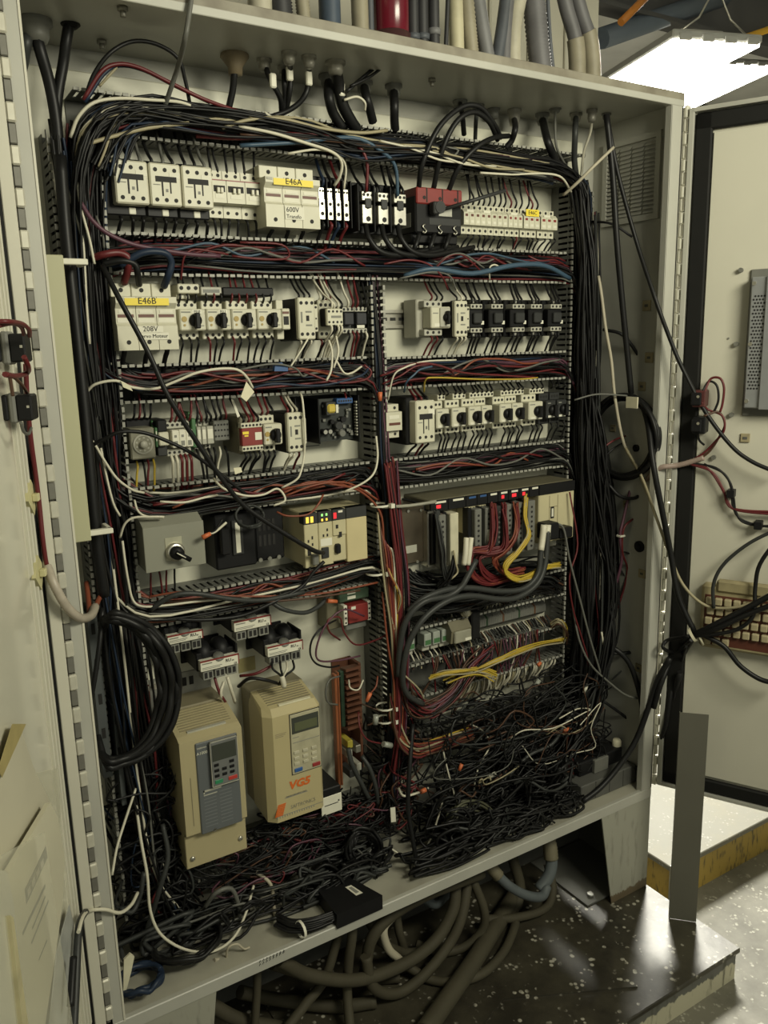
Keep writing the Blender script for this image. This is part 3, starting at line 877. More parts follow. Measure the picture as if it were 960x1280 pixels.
def starter(label, x0, x1, zc, code=None, h=.062, yf=-.098, group=None, body=None, knob=True, clip=False, face_h=None, dial=True):
    """manual motor starter with a rotary knob"""
    body = body or cream
    t = thing('motor_starter', label, 'motor starter', ((x0 + x1) / 2, YR, zc - h / 2), group)
    w = x1 - x0
    fh = face_h or .034
    xt = x0 + w * (.86 if not clip else 1)
    for s in (1, -1):
        b = part('terminal_block', MB().box(x0, xt, YR, yf + .024, zc + s * h / 2, zc + s * (fh / 2 - .002), .0014), body, t)
        screws(b, lin(x0 + .002, xt - .003, 3), zc + s * (h / 2 + fh / 2) / 2, yf + .024, .0028)
    f = part('face', MB().box(x0, x1 - .0008, yf, yf + .034, zc - fh / 2, zc + fh / 2, .002), body, t)
    kx = x0 + w * .58
    k = part('knob', MB().lathe((kx, yf + .001, zc - .001), (0, -1, 0), [(0, .0108), (.004, .0102), (.008, .0088), (.009, 0)], 16).box(kx - .004, kx + .004, yf - .015, yf - .003, zc - .0140, zc + .0105, .0015), black, t)
    part('print', MB().box(x0 + .003, x0 + w * .42, yf - .0003, yf, zc + fh * .32, zc + fh * .38).box(x0 + w * .76, x0 + w * .9, yf - .0003, yf, zc - fh * .3, zc - fh * .26), greyink, f)
    if dial: part('trip_dial', MB().cyl((x0 + w * .17, yf, zc + .001), (x0 + w * .17, yf - .001, zc + .001), .0045, 10).cyl((x0 + w * .17, yf, zc - .0085), (x0 + w * .17, yf - .0008, zc - .0085), .002, 8), mat('ochre_mark', (.38, .27, .07), .5), f)
    if code:
        lb = label_box(t, x0 + w * .48, x0 + w * .84, zc + fh * .28, zc + fh * .46, yf)
        text(lb, code, x0 + w * .66, zc + fh * .37, yf - .0008, .0058)
    return t

# --- row 1
ORDN = ['first', 'second', 'third', 'fourth', 'fifth', 'sixth', 'seventh', 'eighth', 'ninth']
NUM = ['leftmost', 'second', 'third', 'fourth', 'fifth', 'sixth', 'seventh', 'eighth']
C1 = 'large cream contactors at the start of the E46A row'
for i, (l, r) in enumerate(((144, 187), (187.5, 227.5), (228, 267))):
    big_contactor(NUM[i] + ' of the three large cream contactors at the start of the E46A row', X(l, 230), X(r, 236), 1.256, 1.318, group=C1, side=.011 if i == 0 else .001)
for i, (l, r) in enumerate(((266, 284), (284, 307), (307, 329.5))):
    small_breaker(['narrow breaker', 'first wide breaker', 'second wide breaker'][i] + ' with red line between the large contactors and the E46A fuse holder', X(l, 243, -.088), X(r, 246, -.088), 1.284)
fa, h = fuse_holder('cream three pole fuse holder with yellow E46A label', X(332, 255, -.108), X(400, 255, -.108), 1.233, 1.331, 'E46A', None)
x0, x1 = X(332, 255, -.108), X(400, 255, -.108)
lb = label_box(fa, x0 + .034, x0 + .069, 1.246, 1.266, -.1085)
text(lb, '600V', x0 + .036, 1.2612, -.1093, .0112, align='LEFT'); text(lb, 'Transfo', x0 + .036, 1.2505, -.1093, .0088, ink, 'LEFT')
# small four pole distribution terminals
xa, xb = X(398, 258, -.09), X(438, 258, -.09)
dt = thing('distribution_terminal', 'black terminal with four narrow silver lugs next to the E46A fuse holder', 'terminal block', ((xa + xb) / 2, YR, 1.25))
part('housing', MB().box(xa, xb, YR, -.070, 1.238, 1.326, .002), black, dt)
for i, x in enumerate(lin(xa, xb, 4)):
    lg = part('lug', MB().box(x - .0062, x + .0055, -.088, -.069, 1.252, 1.305, .001).box(x - .0062, x + .0055, -.0895, -.087, 1.252, 1.286, .0008), bright_steel, dt)
    screws(lg, [x - .0025, x + .0025], 1.299, -.0882, .0019); screws(lg, [x], 1.278, -.0897, .003); screws(lg, [x], 1.262, -.0897, .0034)
    part('divider', MB().box(x + .0072, x + .0088, -.094, -.07, 1.240, 1.318), black, dt)
# three power distribution blocks
for i, (l, r) in enumerate(((452, 467), (472, 487), (492, 507))):
    xl, xr = X(l, 262, -.1), X(r, 262, -.1)
    t = thing('power_block', ['first', 'second', 'third'][i] + ' black power distribution block with silver lug, right of the E46A holder', 'terminal block', ((xl + xr) / 2, YR, 1.235), 'power distribution blocks')
    part('housing', MB().box(xl - .012, xr + .001, YR, -.086, 1.232, 1.318, .002).box(xl - .012, xl - .009, -.108, -.08, 1.234, 1.312, .001), black, t)
    l1 = part('lug', MB().box(xl, xr, -.102, -.085, 1.286, 1.302, .001), bright_steel, t)
    screws(l1, lin(xl, xr, 3), 1.296, -.1022, .0027)
    l2 = part('lug', MB().box(xl, xr, -.102, -.085, 1.248, 1.280, .001), bright_steel, t)
    screws(l2, [(xl + xr) / 2], 1.256, -.1022, .0045); screws(l2, [(xl + xr) / 2 - .001], 1.277, -.1022, .0048)
    part('bridge', MB().box(xl + .006, xr - .006, -.104, -.09, 1.274, 1.29, .001), darkgrey, t)
# red topped disconnect
xl, xr = X(521, 262, -.1), X(579, 265, -.1)
t = thing('disconnect_switch', 'black disconnect switch with a dark red top and a long operating shaft', 'switch', ((xl + xr) / 2, YR, 1.235))
part('body', MB().box(xl, xr, YR, -.096, 1.238, 1.305, .003).box(xl, xr, YR, -.082, 1.222, 1.24, .002), black, t)
tc = part('red_cover', MB().box(xl + .001, xr - .001, YR - .004, -.099, 1.289, 1.318, .002), red, t)
mb = MB()
for i in range(3): mb.box(xl + .01 + i * (xr - xl) / 3 + .012, xl + .011 + i * (xr - xl) / 3 + .0135, -.0996, -.097, 1.292, 1.317)
part('slit', mb, hole_m, tc)
screws(tc, lin(xl, xr, 3), 1.300, -.099, .0035)
part('side_label', MB().box(xl - .0004, xl, -.08, -.05, 1.25, 1.275), greyplastic, t)
part('name_strip', MB().box(xl + .03, xr - .004, -.0966, -.095, 1.254, 1.266), darkgrey, t)
part('rating_label', MB().box(xl + .052, xl + .082, -.0966, -.095, 1.270, 1.288), bright_steel, t)
cp = part('coupling', MB().cyl(((xl + xr) / 2 - .012, -.095, 1.282), ((xl + xr) / 2 - .012, -.118, 1.282), .011, 12).box((xl + xr) / 2 - .026, (xl + xr) / 2 - .014, -.116, -.1, 1.27, 1.292, .002), darkgrey, t)
part('operating_shaft', MB().tube([((xl + xr) / 2 + .0, -.112, 1.280), at(632, 238, -.15)], .0035, 6, sub=1), darkgrey, t)
for i, x in enumerate(lin(xl, xr, 3)):
    mb = MB()
    mb.tube([(x + .002, -.098, 1.254), (x - .004, -.0985, 1.250), (x - .001, -.099, 1.246), (x + .004, -.0985, 1.242), (x, -.098, 1.238), (x - .004, -.098, 1.241)], .0015, 5, sub=3)
    part('terminal_clip', mb, bright_steel, t)
# long fuse blocks
def fuse_block(label, l, r, n, win=red, z0=1.244, z1=1.298, yf=-.088, code=None, rows=False):
    xl, xr = X(l, 280, yf), X(r, 280, yf)
    t = thing('fuse_block', label, 'fuse block', ((xl + xr) / 2, YR, z0), 'fuse blocks with red windows')
    w = (xr - xl) / n; zc = (z0 + z1) / 2
    for k in range(n):
        a = xl + k * w
        prof = [(YR, z0), (yf + .012, z0), (yf + .012, z0 + .0145), (yf, z0 + .0155), (yf, zc + .011), (yf + .006, zc + .017), (yf + .012, zc + .0175), (yf + .012, z1), (YR, z1)]
        p = part('pole', MB().prismx(prof, a, a + w - .0006), cream, t)
        part('fuse_window', MB().box(a + .0035, a + w - .004, yf - .0004, yf + .001, zc + .004, zc + .0085), brownred if not rows else win, p)
        part('label_sticker', MB().box(a + .003, a + w - .0035, yf - .0004, yf + .001, zc - .008, zc - .003), white, p)
        screws(p, [a + w / 2], z0 + .007, yf + .012, .0029); screws(p, [a + w / 2], z1 - .005, yf + .012, .0029)
    if code:
        lb = label_box(t, xl + .004, xr - .004, zc + .012, zc + .025, yf - .001, yellow, 'code_label', 'yellow code label')
        text(lb, code, (xl + xr) / 2, zc + .0185, yf - .0018, .0105)
    else:
        for q in range(max(1, n // 3)):
            a = xl + w * (q * 3 + .6)
            label_box(t, a, a + .017, zc + .0105, zc + .0165, yf + .002, white)
    return t
fuse_block('eight pole cream fuse block right of the disconnect switch', 580, 635, 8)
fuse_block('plain three pole fuse block between the eight pole block and E46C', 635.5, 653.5, 3, rows=True)
fuse_block('three pole fuse block with yellow E46C label', 655, 675, 3, code='E46C', rows=True)
fuse_block('last three pole fuse block at the end of the E46A row', 676.5, 697, 3, rows=True)
end = X(699, 280, -.08)

# --- row 2, left
xl, xr = X(146, 403, -.108), X(222, 400, -.108)
fb, h = fuse_holder('larger cream fuse holder with yellow E46B label', xl, xr, 1.040, 1.141, 'E46B', None)
lb = label_box(fb, xl + .030, xl + .070, 1.0665, 1.0762, -.1085); text(lb, '208V', xl + .050, 1.0716, -.1093, .0112)
lb = label_box(fb, xl + .030, xl + .078, 1.0555, 1.0660, -.109); text(lb, 'Servo Moteur', xl + .0315, 1.0608, -.1099, .0080, ink, 'LEFT')
a, b = X(222, 359, -.085), X(249, 359, -.085)
t = thing('terminal_block', 'small three hole cream block right above the first knob starter', 'terminal block', ((a + b) / 2, YR, 1.12))
part('body', MB().box(a, b, YR, -.085, 1.127, 1.142, .0015), cream, t); screws(t, lin(a, b, 3), 1.1355, -.085, .0033)
part('foot', MB().box(a, a + .022, YR, -.075, 1.119, 1.128, .001), cream, t)
a, b = X(251, 362, -.08), X(277, 362, -.08)
label_grey = solo('busbar_end_cover', MB().box(a, b, YR, -.08, 1.125, 1.138, .001), greyplastic, 'light grey printed end cover of the black busbar', 'busbar cover')
part('print', MB().box(a + .004, b - .004, -.0806, -.0799, 1.129, 1.134), midgrey, label_grey)
a, b = X(278, 362, -.08), X(342, 362, -.08)
solo('busbar', MB().box(a, b, YR, -.08, 1.124, 1.138, .002), black, 'black busbar cover bridging the knob starters', 'busbar')
for i, (l, r, c) in enumerate(((225, 258.5, 'M10'), (259, 290, 'M11'), (290.5, 322, None), (322.5, 353.5, None))):
    starter(['cream knob starter marked M10', 'cream knob starter marked M11', 'third cream knob starter, right of M11', 'fourth cream knob starter, left of the black sided contactor'][i], X(l, 398), X(r, 398), 1.0855, c, group='knob starters in the E46B row')
a, b = X(353.5, 400), X(363.5, 400)
t = thing('auxiliary_contact', 'narrow auxiliary contact with a dark red window at the end of the knob starters', 'auxiliary contact', ((a + b) / 2, YR, 1.05))
part('body', MB().box(a, b, YR, -.098, 1.068, 1.103, .0015).box(a, b - .002, YR, -.075, 1.052, 1.118, .001), cream, t)
part('window', MB().box(a + .0025, b - .003, -.0986, -.097, 1.076, 1.09), hole_m, t); part('red_line', MB().box(a + .001, b - .002, -.0985, -.097, 1.094, 1.098), brownred, t)

def contactor_a(label, l, r, py, z0, z1, yf=-.105, aux=True, group=None, base_back=.0):
    x0, x1 = X(l, py, yf), X(r, py, yf)
    t = thing('contactor', label, 'contactor', ((x0 + x1) / 2, YR, z0), group)
    h = z1 - z0; w = x1 - x0; zc = (z0 + z1) / 2
    part('base', MB().box(x0 + .0005, x1, YR, yf + .010, z0 - .002, z1 - .001, .002), black, t)
    f = part('face', MB().box(x0, x1 - .0005, yf, yf + .012, z0, z1, .002), cream, t)
    screws(t, lin(x0 + .001, x1 - .001, 3), z1 - h * .13, yf, .0031); screws(t, lin(x0 + .001, x1 - .001, 3), z0 + h * .13, yf, .0031)
    part('indicator', MB().box(x0 + w * .45, x0 + w * .62, yf - .0006, yf + .001, zc - .004, zc + .005), hole_m, f)
    part('print', MB().box(x0 + w * .14, x0 + w * .24, yf - .0003, yf, zc - h * .1, zc + h * .16).box(x0 + w * .42, x0 + w * .78, yf - .0003, yf, zc + h * .14, zc + h * .18).box(x0 + w * .42, x0 + w * .78, yf - .0003, yf, zc - h * .18, zc - h * .14), greyink, f)
    if aux:
        a = part('auxiliary_block', MB().box(x1 - .0005, x1 + .007, yf + .004, yf + .03, z0 + h * .18, z1 - h * .16, .0012), cream, t)
        screws(a, [x1 + .003], z1 - h * .23, yf + .004, .0022); screws(a, [x1 + .003], z0 + h * .26, yf + .004, .0022); screws(a, [x1 + .003], zc, yf + .004, .0015)
    return t
contactor_a('tall cream contactor with a black side at the end of the M10 starters', 373, 394.5, 398, 1.0505, 1.121)
contactor_a('cream contactor half hidden behind the small eight pin relay', 398, 417, 400, 1.051, 1.118, yf=-.088, aux=False)
a, b = X(409, 397, -.118), X(429, 397, -.118)
t = thing('relay', 'small cream plug relay with eight pins on a black socket', 'relay', ((a + b) / 2, -.088, 1.075))
part('socket', MB().box(a + .001, b - .001, -.112, -.088, 1.072, 1.103, .002), black, t)
f = part('face', MB().box(a, b, -.118, -.110, 1.073, 1.102, .0015), cream, t)
screws(t, lin(a, b, 4), 1.097, -.118, .0021); screws(t, lin(a, b, 4), 1.079, -.118, .0021)
part('print', MB().box(a + .008, b - .004, -.1184, -.118, 1.086, 1.09), greyink, f)
a, b = X(429.5, 400, -.085), X(460.5, 400, -.085)
for i in range(2):
    xa, xb = (a, (a + b) / 2 - .001) if i == 0 else ((a + b) / 2, b)
    t = thing('terminal_relay', ['dark relay socket with silver terminals, left of the pair beside the middle duct', 'dark relay socket with silver terminals, right of the pair beside the middle duct'][i], 'relay', ((xa + xb) / 2, YR, 1.06))
    part('socket', MB().box(xa, xb, YR, -.07, 1.062, 1.108, .0015), darkgrey, t)
    part('relay_case', MB().box(xa + .002, xb - .003, -.085, -.069, 1.075, 1.096, .0015), mat('smoky_case', (.05, .05, .055), .2), t)
    for z in (1.064, 1.102):
        s = part('terminal_strip', MB().box(xa, xb, -.080, -.06, z - .004, z + .0045, .001), greyplastic, t); screws(s, lin(xa, xb, 3), z, -.080, .0024)
label_box(t, xa + .004, xb - .006, 1.069, 1.0745, -.0805)

# --- row 2, right
def motor_breaker(label, l, r, py, zc, yf=-.098, bl=0):
    x0, x1 = X(l, py, yf), X(r, py, yf)
    t = thing('motor_starter', label, 'motor starter', ((x0 + x1) / 2, YR, zc - .03), 'single starters')
    part('body', MB().box(x0 - .012, x1 - .010, YR, yf + .03, zc - .036, zc + .036, .002), greyplastic, t)
    for s in (1, -1):
        b = part('terminal_block', MB().box(x0 - .006, x1 - .012, yf + .012, yf + .032, zc + s * .0205, zc + s * .0325, .001), greyplastic, t); screws(b, lin(x0 - .005, x1 - .013, 3), zc + s * .0265, yf + .012, .003)
    f = part('face', MB().box(x0 + .002, x1, yf, yf + .03, zc - .019, zc + .021, .002), cream, t)
    k = part('knob_guard', MB().box(x0 + .021, x1 - .003, yf - .003, yf + .001, zc - .017, zc + .019, .0012), greyplastic, t)
    part('knob', MB().lathe((x1 - .013, yf - .002, zc + .001), (0, -1, 0), [(0, .008), (.007, .0072), (.009, 0)], 14).box(x1 - .016, x1 - .0105, yf - .014, yf - .004, zc - .012, zc + .013, .0015), black, t)
    label_box(t, x0 + .009, x0 + .022, zc - .016, zc - .010, yf)
    part('print', MB().box(x0 + .006, x0 + .018, yf - .0003, yf, zc + .008, zc + .010), greyink, f)
    return t
motor_breaker('grey and cream motor starter beside the bare rail', 538, 563.5, 398, 1.085)
contactor_a('cream contactor left of the five black contactors', 569, 585, 398, 1.049, 1.117, yf=-.1)
for i, (l, r) in enumerate(((588.5, 603), (614.5, 629), (641, 656), (664, 677.5), (688.5, 702))):
    yf = -.088
    x0, x1 = X(l, 400, yf), X(r, 400, yf)
    t = thing('contactor', ['first', 'second', 'third', 'fourth', 'fifth'][i] + ' of the five black contactors, counted from the bare rail', 'contactor', ((x0 + x1) / 2, YR, 1.05), 'black contactors with silver terminals')
    zc = 1.084
    part('body', MB().box(x0 - .004, x1 + .014, YR, yf + .022, zc - .037, zc + .037, .002).box(x0 - .003, x1 + .004, yf + .02, yf + .004, zc - .018, zc + .018, .002), black, t)
    part('nose', MB().box(x0 + .006, x1 - .002, yf - .004, yf + .006, zc - .010, zc + .011, .002), darkgrey, t)
    for s in (1, -1):
        b = part('terminal_strip', MB().box(x0, x1, yf, yf + .024, zc + s * .0185, zc + s * .0275, .0008), greyplastic, t); screws(b, lin(x0, x1, 3), zc + s * .023, yf, .0026)
        part('coil_tab', MB().box(x0 + .008, x0 + .014, yf + .004, yf + .02, zc + s * .029, zc + s * .035, .0006), bright_steel, t)
    label_box(t, x1 - .001, x1 + .006, zc - .012, zc - .005, yf + .003)

# --- row 3, left
yf = -.085
x0, x1 = X(163, 555, yf), X(194, 555, yf)
t = thing('timer_relay', 'grey timer relay with a round dial', 'timer', ((x0 + x1) / 2, YR, .87))
part('body', MB().box(x0, x1, YR, yf, .868, .918, .002), mat('timer_grey', (.24, .23, .17), .5, 0, .1), t)
part('socket', MB().box(x0 + .004, x1 + .006, YR, -.05, .858, .93, .002), black, t)
dl_ = part('dial', MB().lathe(((x0 + x1) / 2, yf, .892), (0, -1, 0), [(0, .0165), (.0015, .0165), (.002, .015), (.002, .0135)], 20), greyplastic, t)
part('dial_face', MB().cyl(((x0 + x1) / 2, yf + .001, .892), ((x0 + x1) / 2, yf - .0012, .892), .0135, 20), mat('timer_grey', (.24, .23, .17)), dl_)
mb = MB()
for k in range(9):
    a_ = k * .7; mb.cyl(((x0 + x1) / 2 + math.cos(a_) * .0105, yf - .001, .892 + math.sin(a_) * .0105), ((x0 + x1) / 2 + math.cos(a_) * .0105, yf - .0016, .892 + math.sin(a_) * .0105), .0018, 6)
part('dial_mark', mb, greyplastic, dl_)
part('knob', MB().lathe(((x0 + x1) / 2, yf - .001, .892), (0, -1, 0), [(0, .007), (.005, .006), (.007, .0055), (.007, 0)], 14), greyplastic, t)
# grounding and relay terminals
def slim(label, l, r, z0, z1, m, yf=-.075, name='terminal', cat='terminal', group='slim terminals beside the timer', py=548, lab=True):
    x0, x1 = X(l, py, yf), X(r, py, yf)
    t = thing(name, label, cat, ((x0 + x1) / 2, YR, z0), group)
    part('body', MB().box(x0, x1 - .0006, YR, yf, z0, z1, .001), m, t)
    zc = (z0 + z1) / 2
    if lab: label_box(t, x0 + .001, x1 - .002, zc - .006, zc + .010, yf)
    part('clamp', MB().box(x0 + .0005, x1 - .001, YR, yf + .018, z0 - .010, z1 + .010, .001), m, t)
    screws(t, [(x0 + x1) / 2], z1 + .005, yf + .018, .0022); screws(t, [(x0 + x1) / 2], z0 - .005, yf + .018, .0022)
    return t
slim('narrow green and white terminal right of the timer', 194.5, 198, .884, .916, green)
a, b = X(199, 550, -.08), X(211.5, 550, -.08)
t = thing('fuse_terminal', 'cream fuse terminal with a dark cap, second from the timer', 'terminal', ((a + b) / 2, YR, .88))
part('body', MB().box(a, b, YR, -.08, .886, .908, .0015), cream, t); part('cap', MB().box(a, b, YR, -.074, .908, .928, .002), black, t); part('foot', MB().box(a, b, YR, -.068, .868, .886, .001), darkgrey, t)
a, b = X(209.5, 552, -.075), X(240, 552, -.075)
t = thing('relay_board', 'cream terminal strip holding three small white relays', 'relay board', ((a + b) / 2, YR, .868))
part('base', MB().box(a, b, YR, -.055, .866, .926, .0015), greyplastic, t)
for z in (.872, .9175):
    s = part('terminal_strip', MB().box(a, b, -.068, -.05, z - .006, z + .006, .001), greyplastic, t); screws(s, lin(a, b, 5), z, -.068, .0024)
for i, x in enumerate(lin(a + .006, b, 3)):
    r_ = part('relay', MB().box(x - .0058, x + .0058, -.082, -.054, .881, .910, .0012), white, t)
    part('print', MB().box(x - .003, x + .003, -.0825, -.0818, .884, .892).box(x - .002, x + .002, -.0825, -.0818, .898, .902), greyink, r_)
slim('green terminal with a green lever right of the three white relays', 241, 246.5, .878, .926, green, lab=False)
for i, (l, r) in enumerate(((247, 252.5), (252.8, 259), (259.3, 268))):
    slim(['first', 'second', 'third'][i] + ' slim white faced relay between the green terminal and the dark strip', l, r, .882, .912, greyplastic, -.078, 'slim_relay', 'relay', 'slim white faced relays')
a, b = X(268, 545, -.08), X(287, 545, -.08)
t = thing('terminal_group', 'dark grey terminal group left of the red safety relay', 'terminal', ((a + b) / 2, YR, .885))
part('body', MB().box(a, b, YR, -.08, .886, .920, .0015), midgrey, t)
for z in (.894, .904, .913):
    screws(t, lin(a, b, 5), z, -.08, .0017)
# red safety relay
yf = -.112
a, b = X(302, 545, yf), X(328.5, 545, yf)
t = thing('safety_relay', 'red faced safety relay with an olive grey body', 'relay', ((a + b) / 2, YR, .87))
part('body', MB().box(a, b, YR, yf + .012, .862, .926, .002), olive, t)
part('face', MB().box(a + .0005, b - .0005, yf, yf + .012, .877, .907, .0012), red, t)
for z in (.8725, .9115):
    s = part('terminal_strip', MB().box(a, b, yf, yf + .02, z - .0045, z + .0045, .001), cream, t); screws(s, lin(a, b, 6), z, yf, .0021)
label_box(t, b - .014, b - .002, .886, .899, yf); label_box(t, a + .002, a + .013, .897, .9015, yf, yellow, 'yellow_mark'); label_box(t, a + .005, a + .012, .893, .8955, yf, yellow, 'yellow_mark')
starter('cream knob starter touching the red safety relay', X(329, 543), X(352.5, 543), .892, None, .064, -.104, 'knob starters of the third row', face_h=.036)
contactor_a('cream contactor between the knob starter and the open circuit board', 360, 380, 540, .858, .927, yf=-.108)
# open frame power supply
yf = -.085
a, b = X(402, 530, yf), X(447.5, 528, yf)
t = thing('power_supply', 'black open frame power supply with a bare circuit board', 'power supply', ((a + b) / 2, PANEL, .86))
a2 = a - .034
part('chassis', MB().box(a2, b + .004, PANEL - .002, PANEL, .862, .948).box(a2, a2 + .002, PANEL, -.05, .862, .948).box(b + .002, b + .004, PANEL, yf, .862, .948), black, t)
bd = part('circuit_board', MB().box(a, b, yf + .02, yf + .023, .866, .944), mat('dark_board', (.02, .024, .02), .5, 0, .3, 120), t)
part('side_board', MB().box(a - .003, a, PANEL, yf + .006, .864, .946, .001), black, t)
tr_ = part('transformer', MB().box(a + .012, a + .032, yf + .002, yf + .02, .915, .939, .001), darkgrey, t)
part('coil', MB().box(a + .014, a + .031, yf - .001, yf + .018, .919, .935, .003), mat('yellow_coil', (.55, .42, .07), .4), tr_)
part('terminal_strip', MB().box(a + .036, b - .006, yf + .006, yf + .022, .934, .944, .001), bluep, t)
screws(t, lin(a + .038, b - .008, 6), .939, yf + .006, .0018)
part('white_connector', MB().box(a + .035, a + .040, yf + .008, yf + .02, .918, .933), white, t)
for (dx, dz, r_, h_, m_) in ((.010, .885, .005, .016, black), (.020, .885, .005, .016, black), (.038, .895, .007, .018, darkgrey), (.050, .905, .0055, .014, black), (.046, .880, .006, .016, midgrey), (.028, .902, .004, .012, black)):
    c_ = part('capacitor', MB().cyl((a + dx, yf + .021, dz), (a + dx, yf + .021 - h_, dz), r_, 12), m_, t)
    if dx < .021: part('cap_top', MB().cyl((a + dx, yf + .0208 - h_, dz), (a + dx, yf + .0203 - h_, dz), r_ * .8, 12), bright_steel, c_)
mb = MB()
for i in range(26):
    x = a + .006 + RND.random() * (b - a - .014); z = .870 + RND.random() * .06
    mb.box(x, x + .003 + RND.random() * .003, yf + .014, yf + .021, z, z + .003 + RND.random() * .003)
part('component', mb, midgrey, bd, None, 'stuff')
mb = MB()
for i in range(12): mb.box(b - .001, b + .003, yf + .004, yf + .012, .874 + i * .0055, .877 + i * .0055)
part('pin_header', mb, greyplastic, bd, None, 'stuff')
for z in (.898, .906):
    part('wire_tray_slot', MB().box(a2 + .008, a - .006, PANEL - .0035, PANEL - .002, z, z + .002), bright_steel, t)
part('rating_print', MB().box(a + .0, a + .03, PANEL - .0002, PANEL, .852, .8545), greyink, t)

# --- row 3, right
yf = -.085
a, b = X(483, 527, yf), X(502.5, 527, yf)
t = thing('fuse_block', 'two pole cream fuse block at the edge of the middle duct', 'fuse block', ((a + b) / 2, YR, .86), 'fuse blocks with red windows')
part('body', MB().prismx([(YR, .862), (yf + .012, .862), (yf + .012, .876), (yf, .877), (yf, .912), (yf + .012, .913), (yf + .012, .926), (YR, .926)], a, b), cream, t)
part('fuse_window', MB().box(a + .006, b - .004, yf - .0005, yf, .887, .892), brownred, t); label_box(t, a + .006, b - .006, .899, .906, yf)
screws(t, lin(a, b, 2), .919, yf + .012, .003); screws(t, lin(a, b, 2), .869, yf + .012, .003)
big_contactor('large cream contactor with a black side in the lower motor row', X(520, 528, -.112), X(544.5, 528, -.112), .851, .932, yf=-.112, low=.004, side=.008)
for i, (l, r, dark) in enumerate(((546.5, 563, 0), (566, 584, 0), (587, 603, 0), (603.3, 617, 0), (626, 641, 0), (641.3, 655.5, 0), (662, 680, 0), (684, 696, 1), (697.5, 709.5, 1))):
    zc = .893 + .0
    lbl = ['first narrow knob starter, right of the large contactor', 'second knob starter, with a black wire looping over it', 'left starter of the first close pair in the lower motor row', 'right starter of the first close pair in the lower motor row',
           'left starter of the second close pair in the lower motor row', 'right starter of the second close pair in the lower motor row', 'single cream starter before the two dark ones', 'first dark grey starter near the upright duct', 'last dark grey starter against the upright duct'][i]
    starter(lbl, X(l, 520), X(r, 520), zc, None, .066, -.098, 'knob starters in the lower motor row', darkgrey if dark else cream, face_h=.038, clip=True, dial=False)
    a, b = X(l, 535), X(r, 535)
    solo('marker_label', MB().box(a + .004, b - .006, -.0985, -.0978, .876, .8805), white, 'small white marker on the ' + ORDN[i] + ' starter right of the large contactor, lower motor row', 'label', 'markers of the lower motor row')
for i, (l, r) in enumerate(((547, 556.5), (566, 582), (587, 617), (626, 655), (662, 680))):
    a, b = X(l, 490, -.075), X(r, 490, -.075)
    t = thing('jumper_block', 'raised cream terminal block above the ' + ['first narrow starter', 'second starter', 'first close pair', 'second close pair', 'single cream starter'][i] + ' of the lower motor row', 'terminal block', ((a + b) / 2, YR, .93), 'raised terminal blocks')
    part('body', MB().box(a, b, YR, -.075, .9265, .938, .001), cream, t); screws(t, lin(a, b, max(2, int((b - a) / .008))), .9325, -.075, .0026)

# --- row 4, left: switch box, black base unit, left PLC
yf = -.12
x0, x1 = X(181, 690, yf), X(255, 680, yf)
z0, z1 = at(183, 716, yf).z, at(181, 661, yf).z
boxm = mat('switch_box_paint', (.25, .25, .20), .4, 0, .06, 10)
t = thing('switch_box', 'grey sheet metal box with a black rotary selector', 'switch box', ((x0 + x1) / 2, PANEL, z0))
part('body', MB().prismx([(PANEL, z0 + .006), (yf, z0), (yf, z1), (yf + .022, z1 + .012), (PANEL, z1 + .012)], x0, x1), boxm, t)
part('cover', MB().box(x0 - .001, x1 + .001, yf - .0015, yf + .001, z0 - .001, z1 + .001, .001), boxm, t)
p = at(218, 689, yf)
lp = part('legend_plate', MB().box(p.x - .015, p.x + .013, yf - .0025, yf - .001, p.z - .014, p.z + .024, .0006), mat('legend_silver', (.45, .44, .33), .4, .3), t)
part('selector_ring', MB().lathe((p.x, yf - .002, p.z), (0, -1, 0), [(0, .0155), (.006, .0155), (.008, .013), (.008, .0)], 20), bright_steel, t)
k = part('selector_knob', MB().lathe((p.x, yf - .008, p.z), (0, -1, 0), [(0, .0115), (.012, .0105), (.013, 0)], 18), black, t)
dirv = Vector((.019, 0, -.013))
part('selector_lever', MB().tube([(p.x - .004, yf - .021, p.z + .003), (p.x + dirv.x, yf - .021, p.z + dirv.z)], .0042, 6, sub=1), black, k)
part('pointer_mark', MB().tube([(p.x - .004, yf - .0256, p.z + .003), (p.x + .010, yf - .0256, p.z - .007)], .0011, 4, sub=1), white, k)

yf = -.075
xa, xb, xc = X(269, 680, yf), X(321, 675, yf), X(357, 670, yf)
z0, z1 = at(271, 714, yf).z, at(269, 645, yf).z
t = thing('base_unit', 'black two part base unit with a white strip between switch box and PLC', 'base unit', ((xa + xc) / 2, PANEL, z0))
part('left_module', MB().box(xa, xb - .001, PANEL, yf, z0, z1, .003), black, t)
part('right_module', MB().box(xb, xc, PANEL, yf + .006, z0 + .002, z1, .003), black, t)
a, b = X(295, 678, yf - .004), X(302, 678, yf - .004)
sk = part('slot_frame', MB().box(a - .006, b + .004, yf - .004, yf + .002, z0 + .024, z1 - .012, .001), darkgrey, t)
part('white_strip', MB().box(a, b - .002, yf - .0048, yf - .003, z0 + .028, z1 - .016), white, sk)
part('plug', MB().box(xa + .006, xa + .022, yf - .016, yf, z0 + .03, z1 - .020, .002), black, t)
mb = MB()
for i in range(4):
    for j in range(2): mb.box(xb + .006 + i * .009, xb + .011 + i * .009, yf + .0052, yf + .008, z0 + .03 + j * .028, z0 + .05 + j * .028)
part('vent_slot', mb, hole_m, t)
for i in range(3): part('foot_screw', MB().cyl((xb + .006 + i * .018, yf + .001, z0 + .006), (xb + .006 + i * .018, yf + .004, z0 + .006), .004, 8), bright_steel if i != 1 else led_amber if False else bright_steel, t)

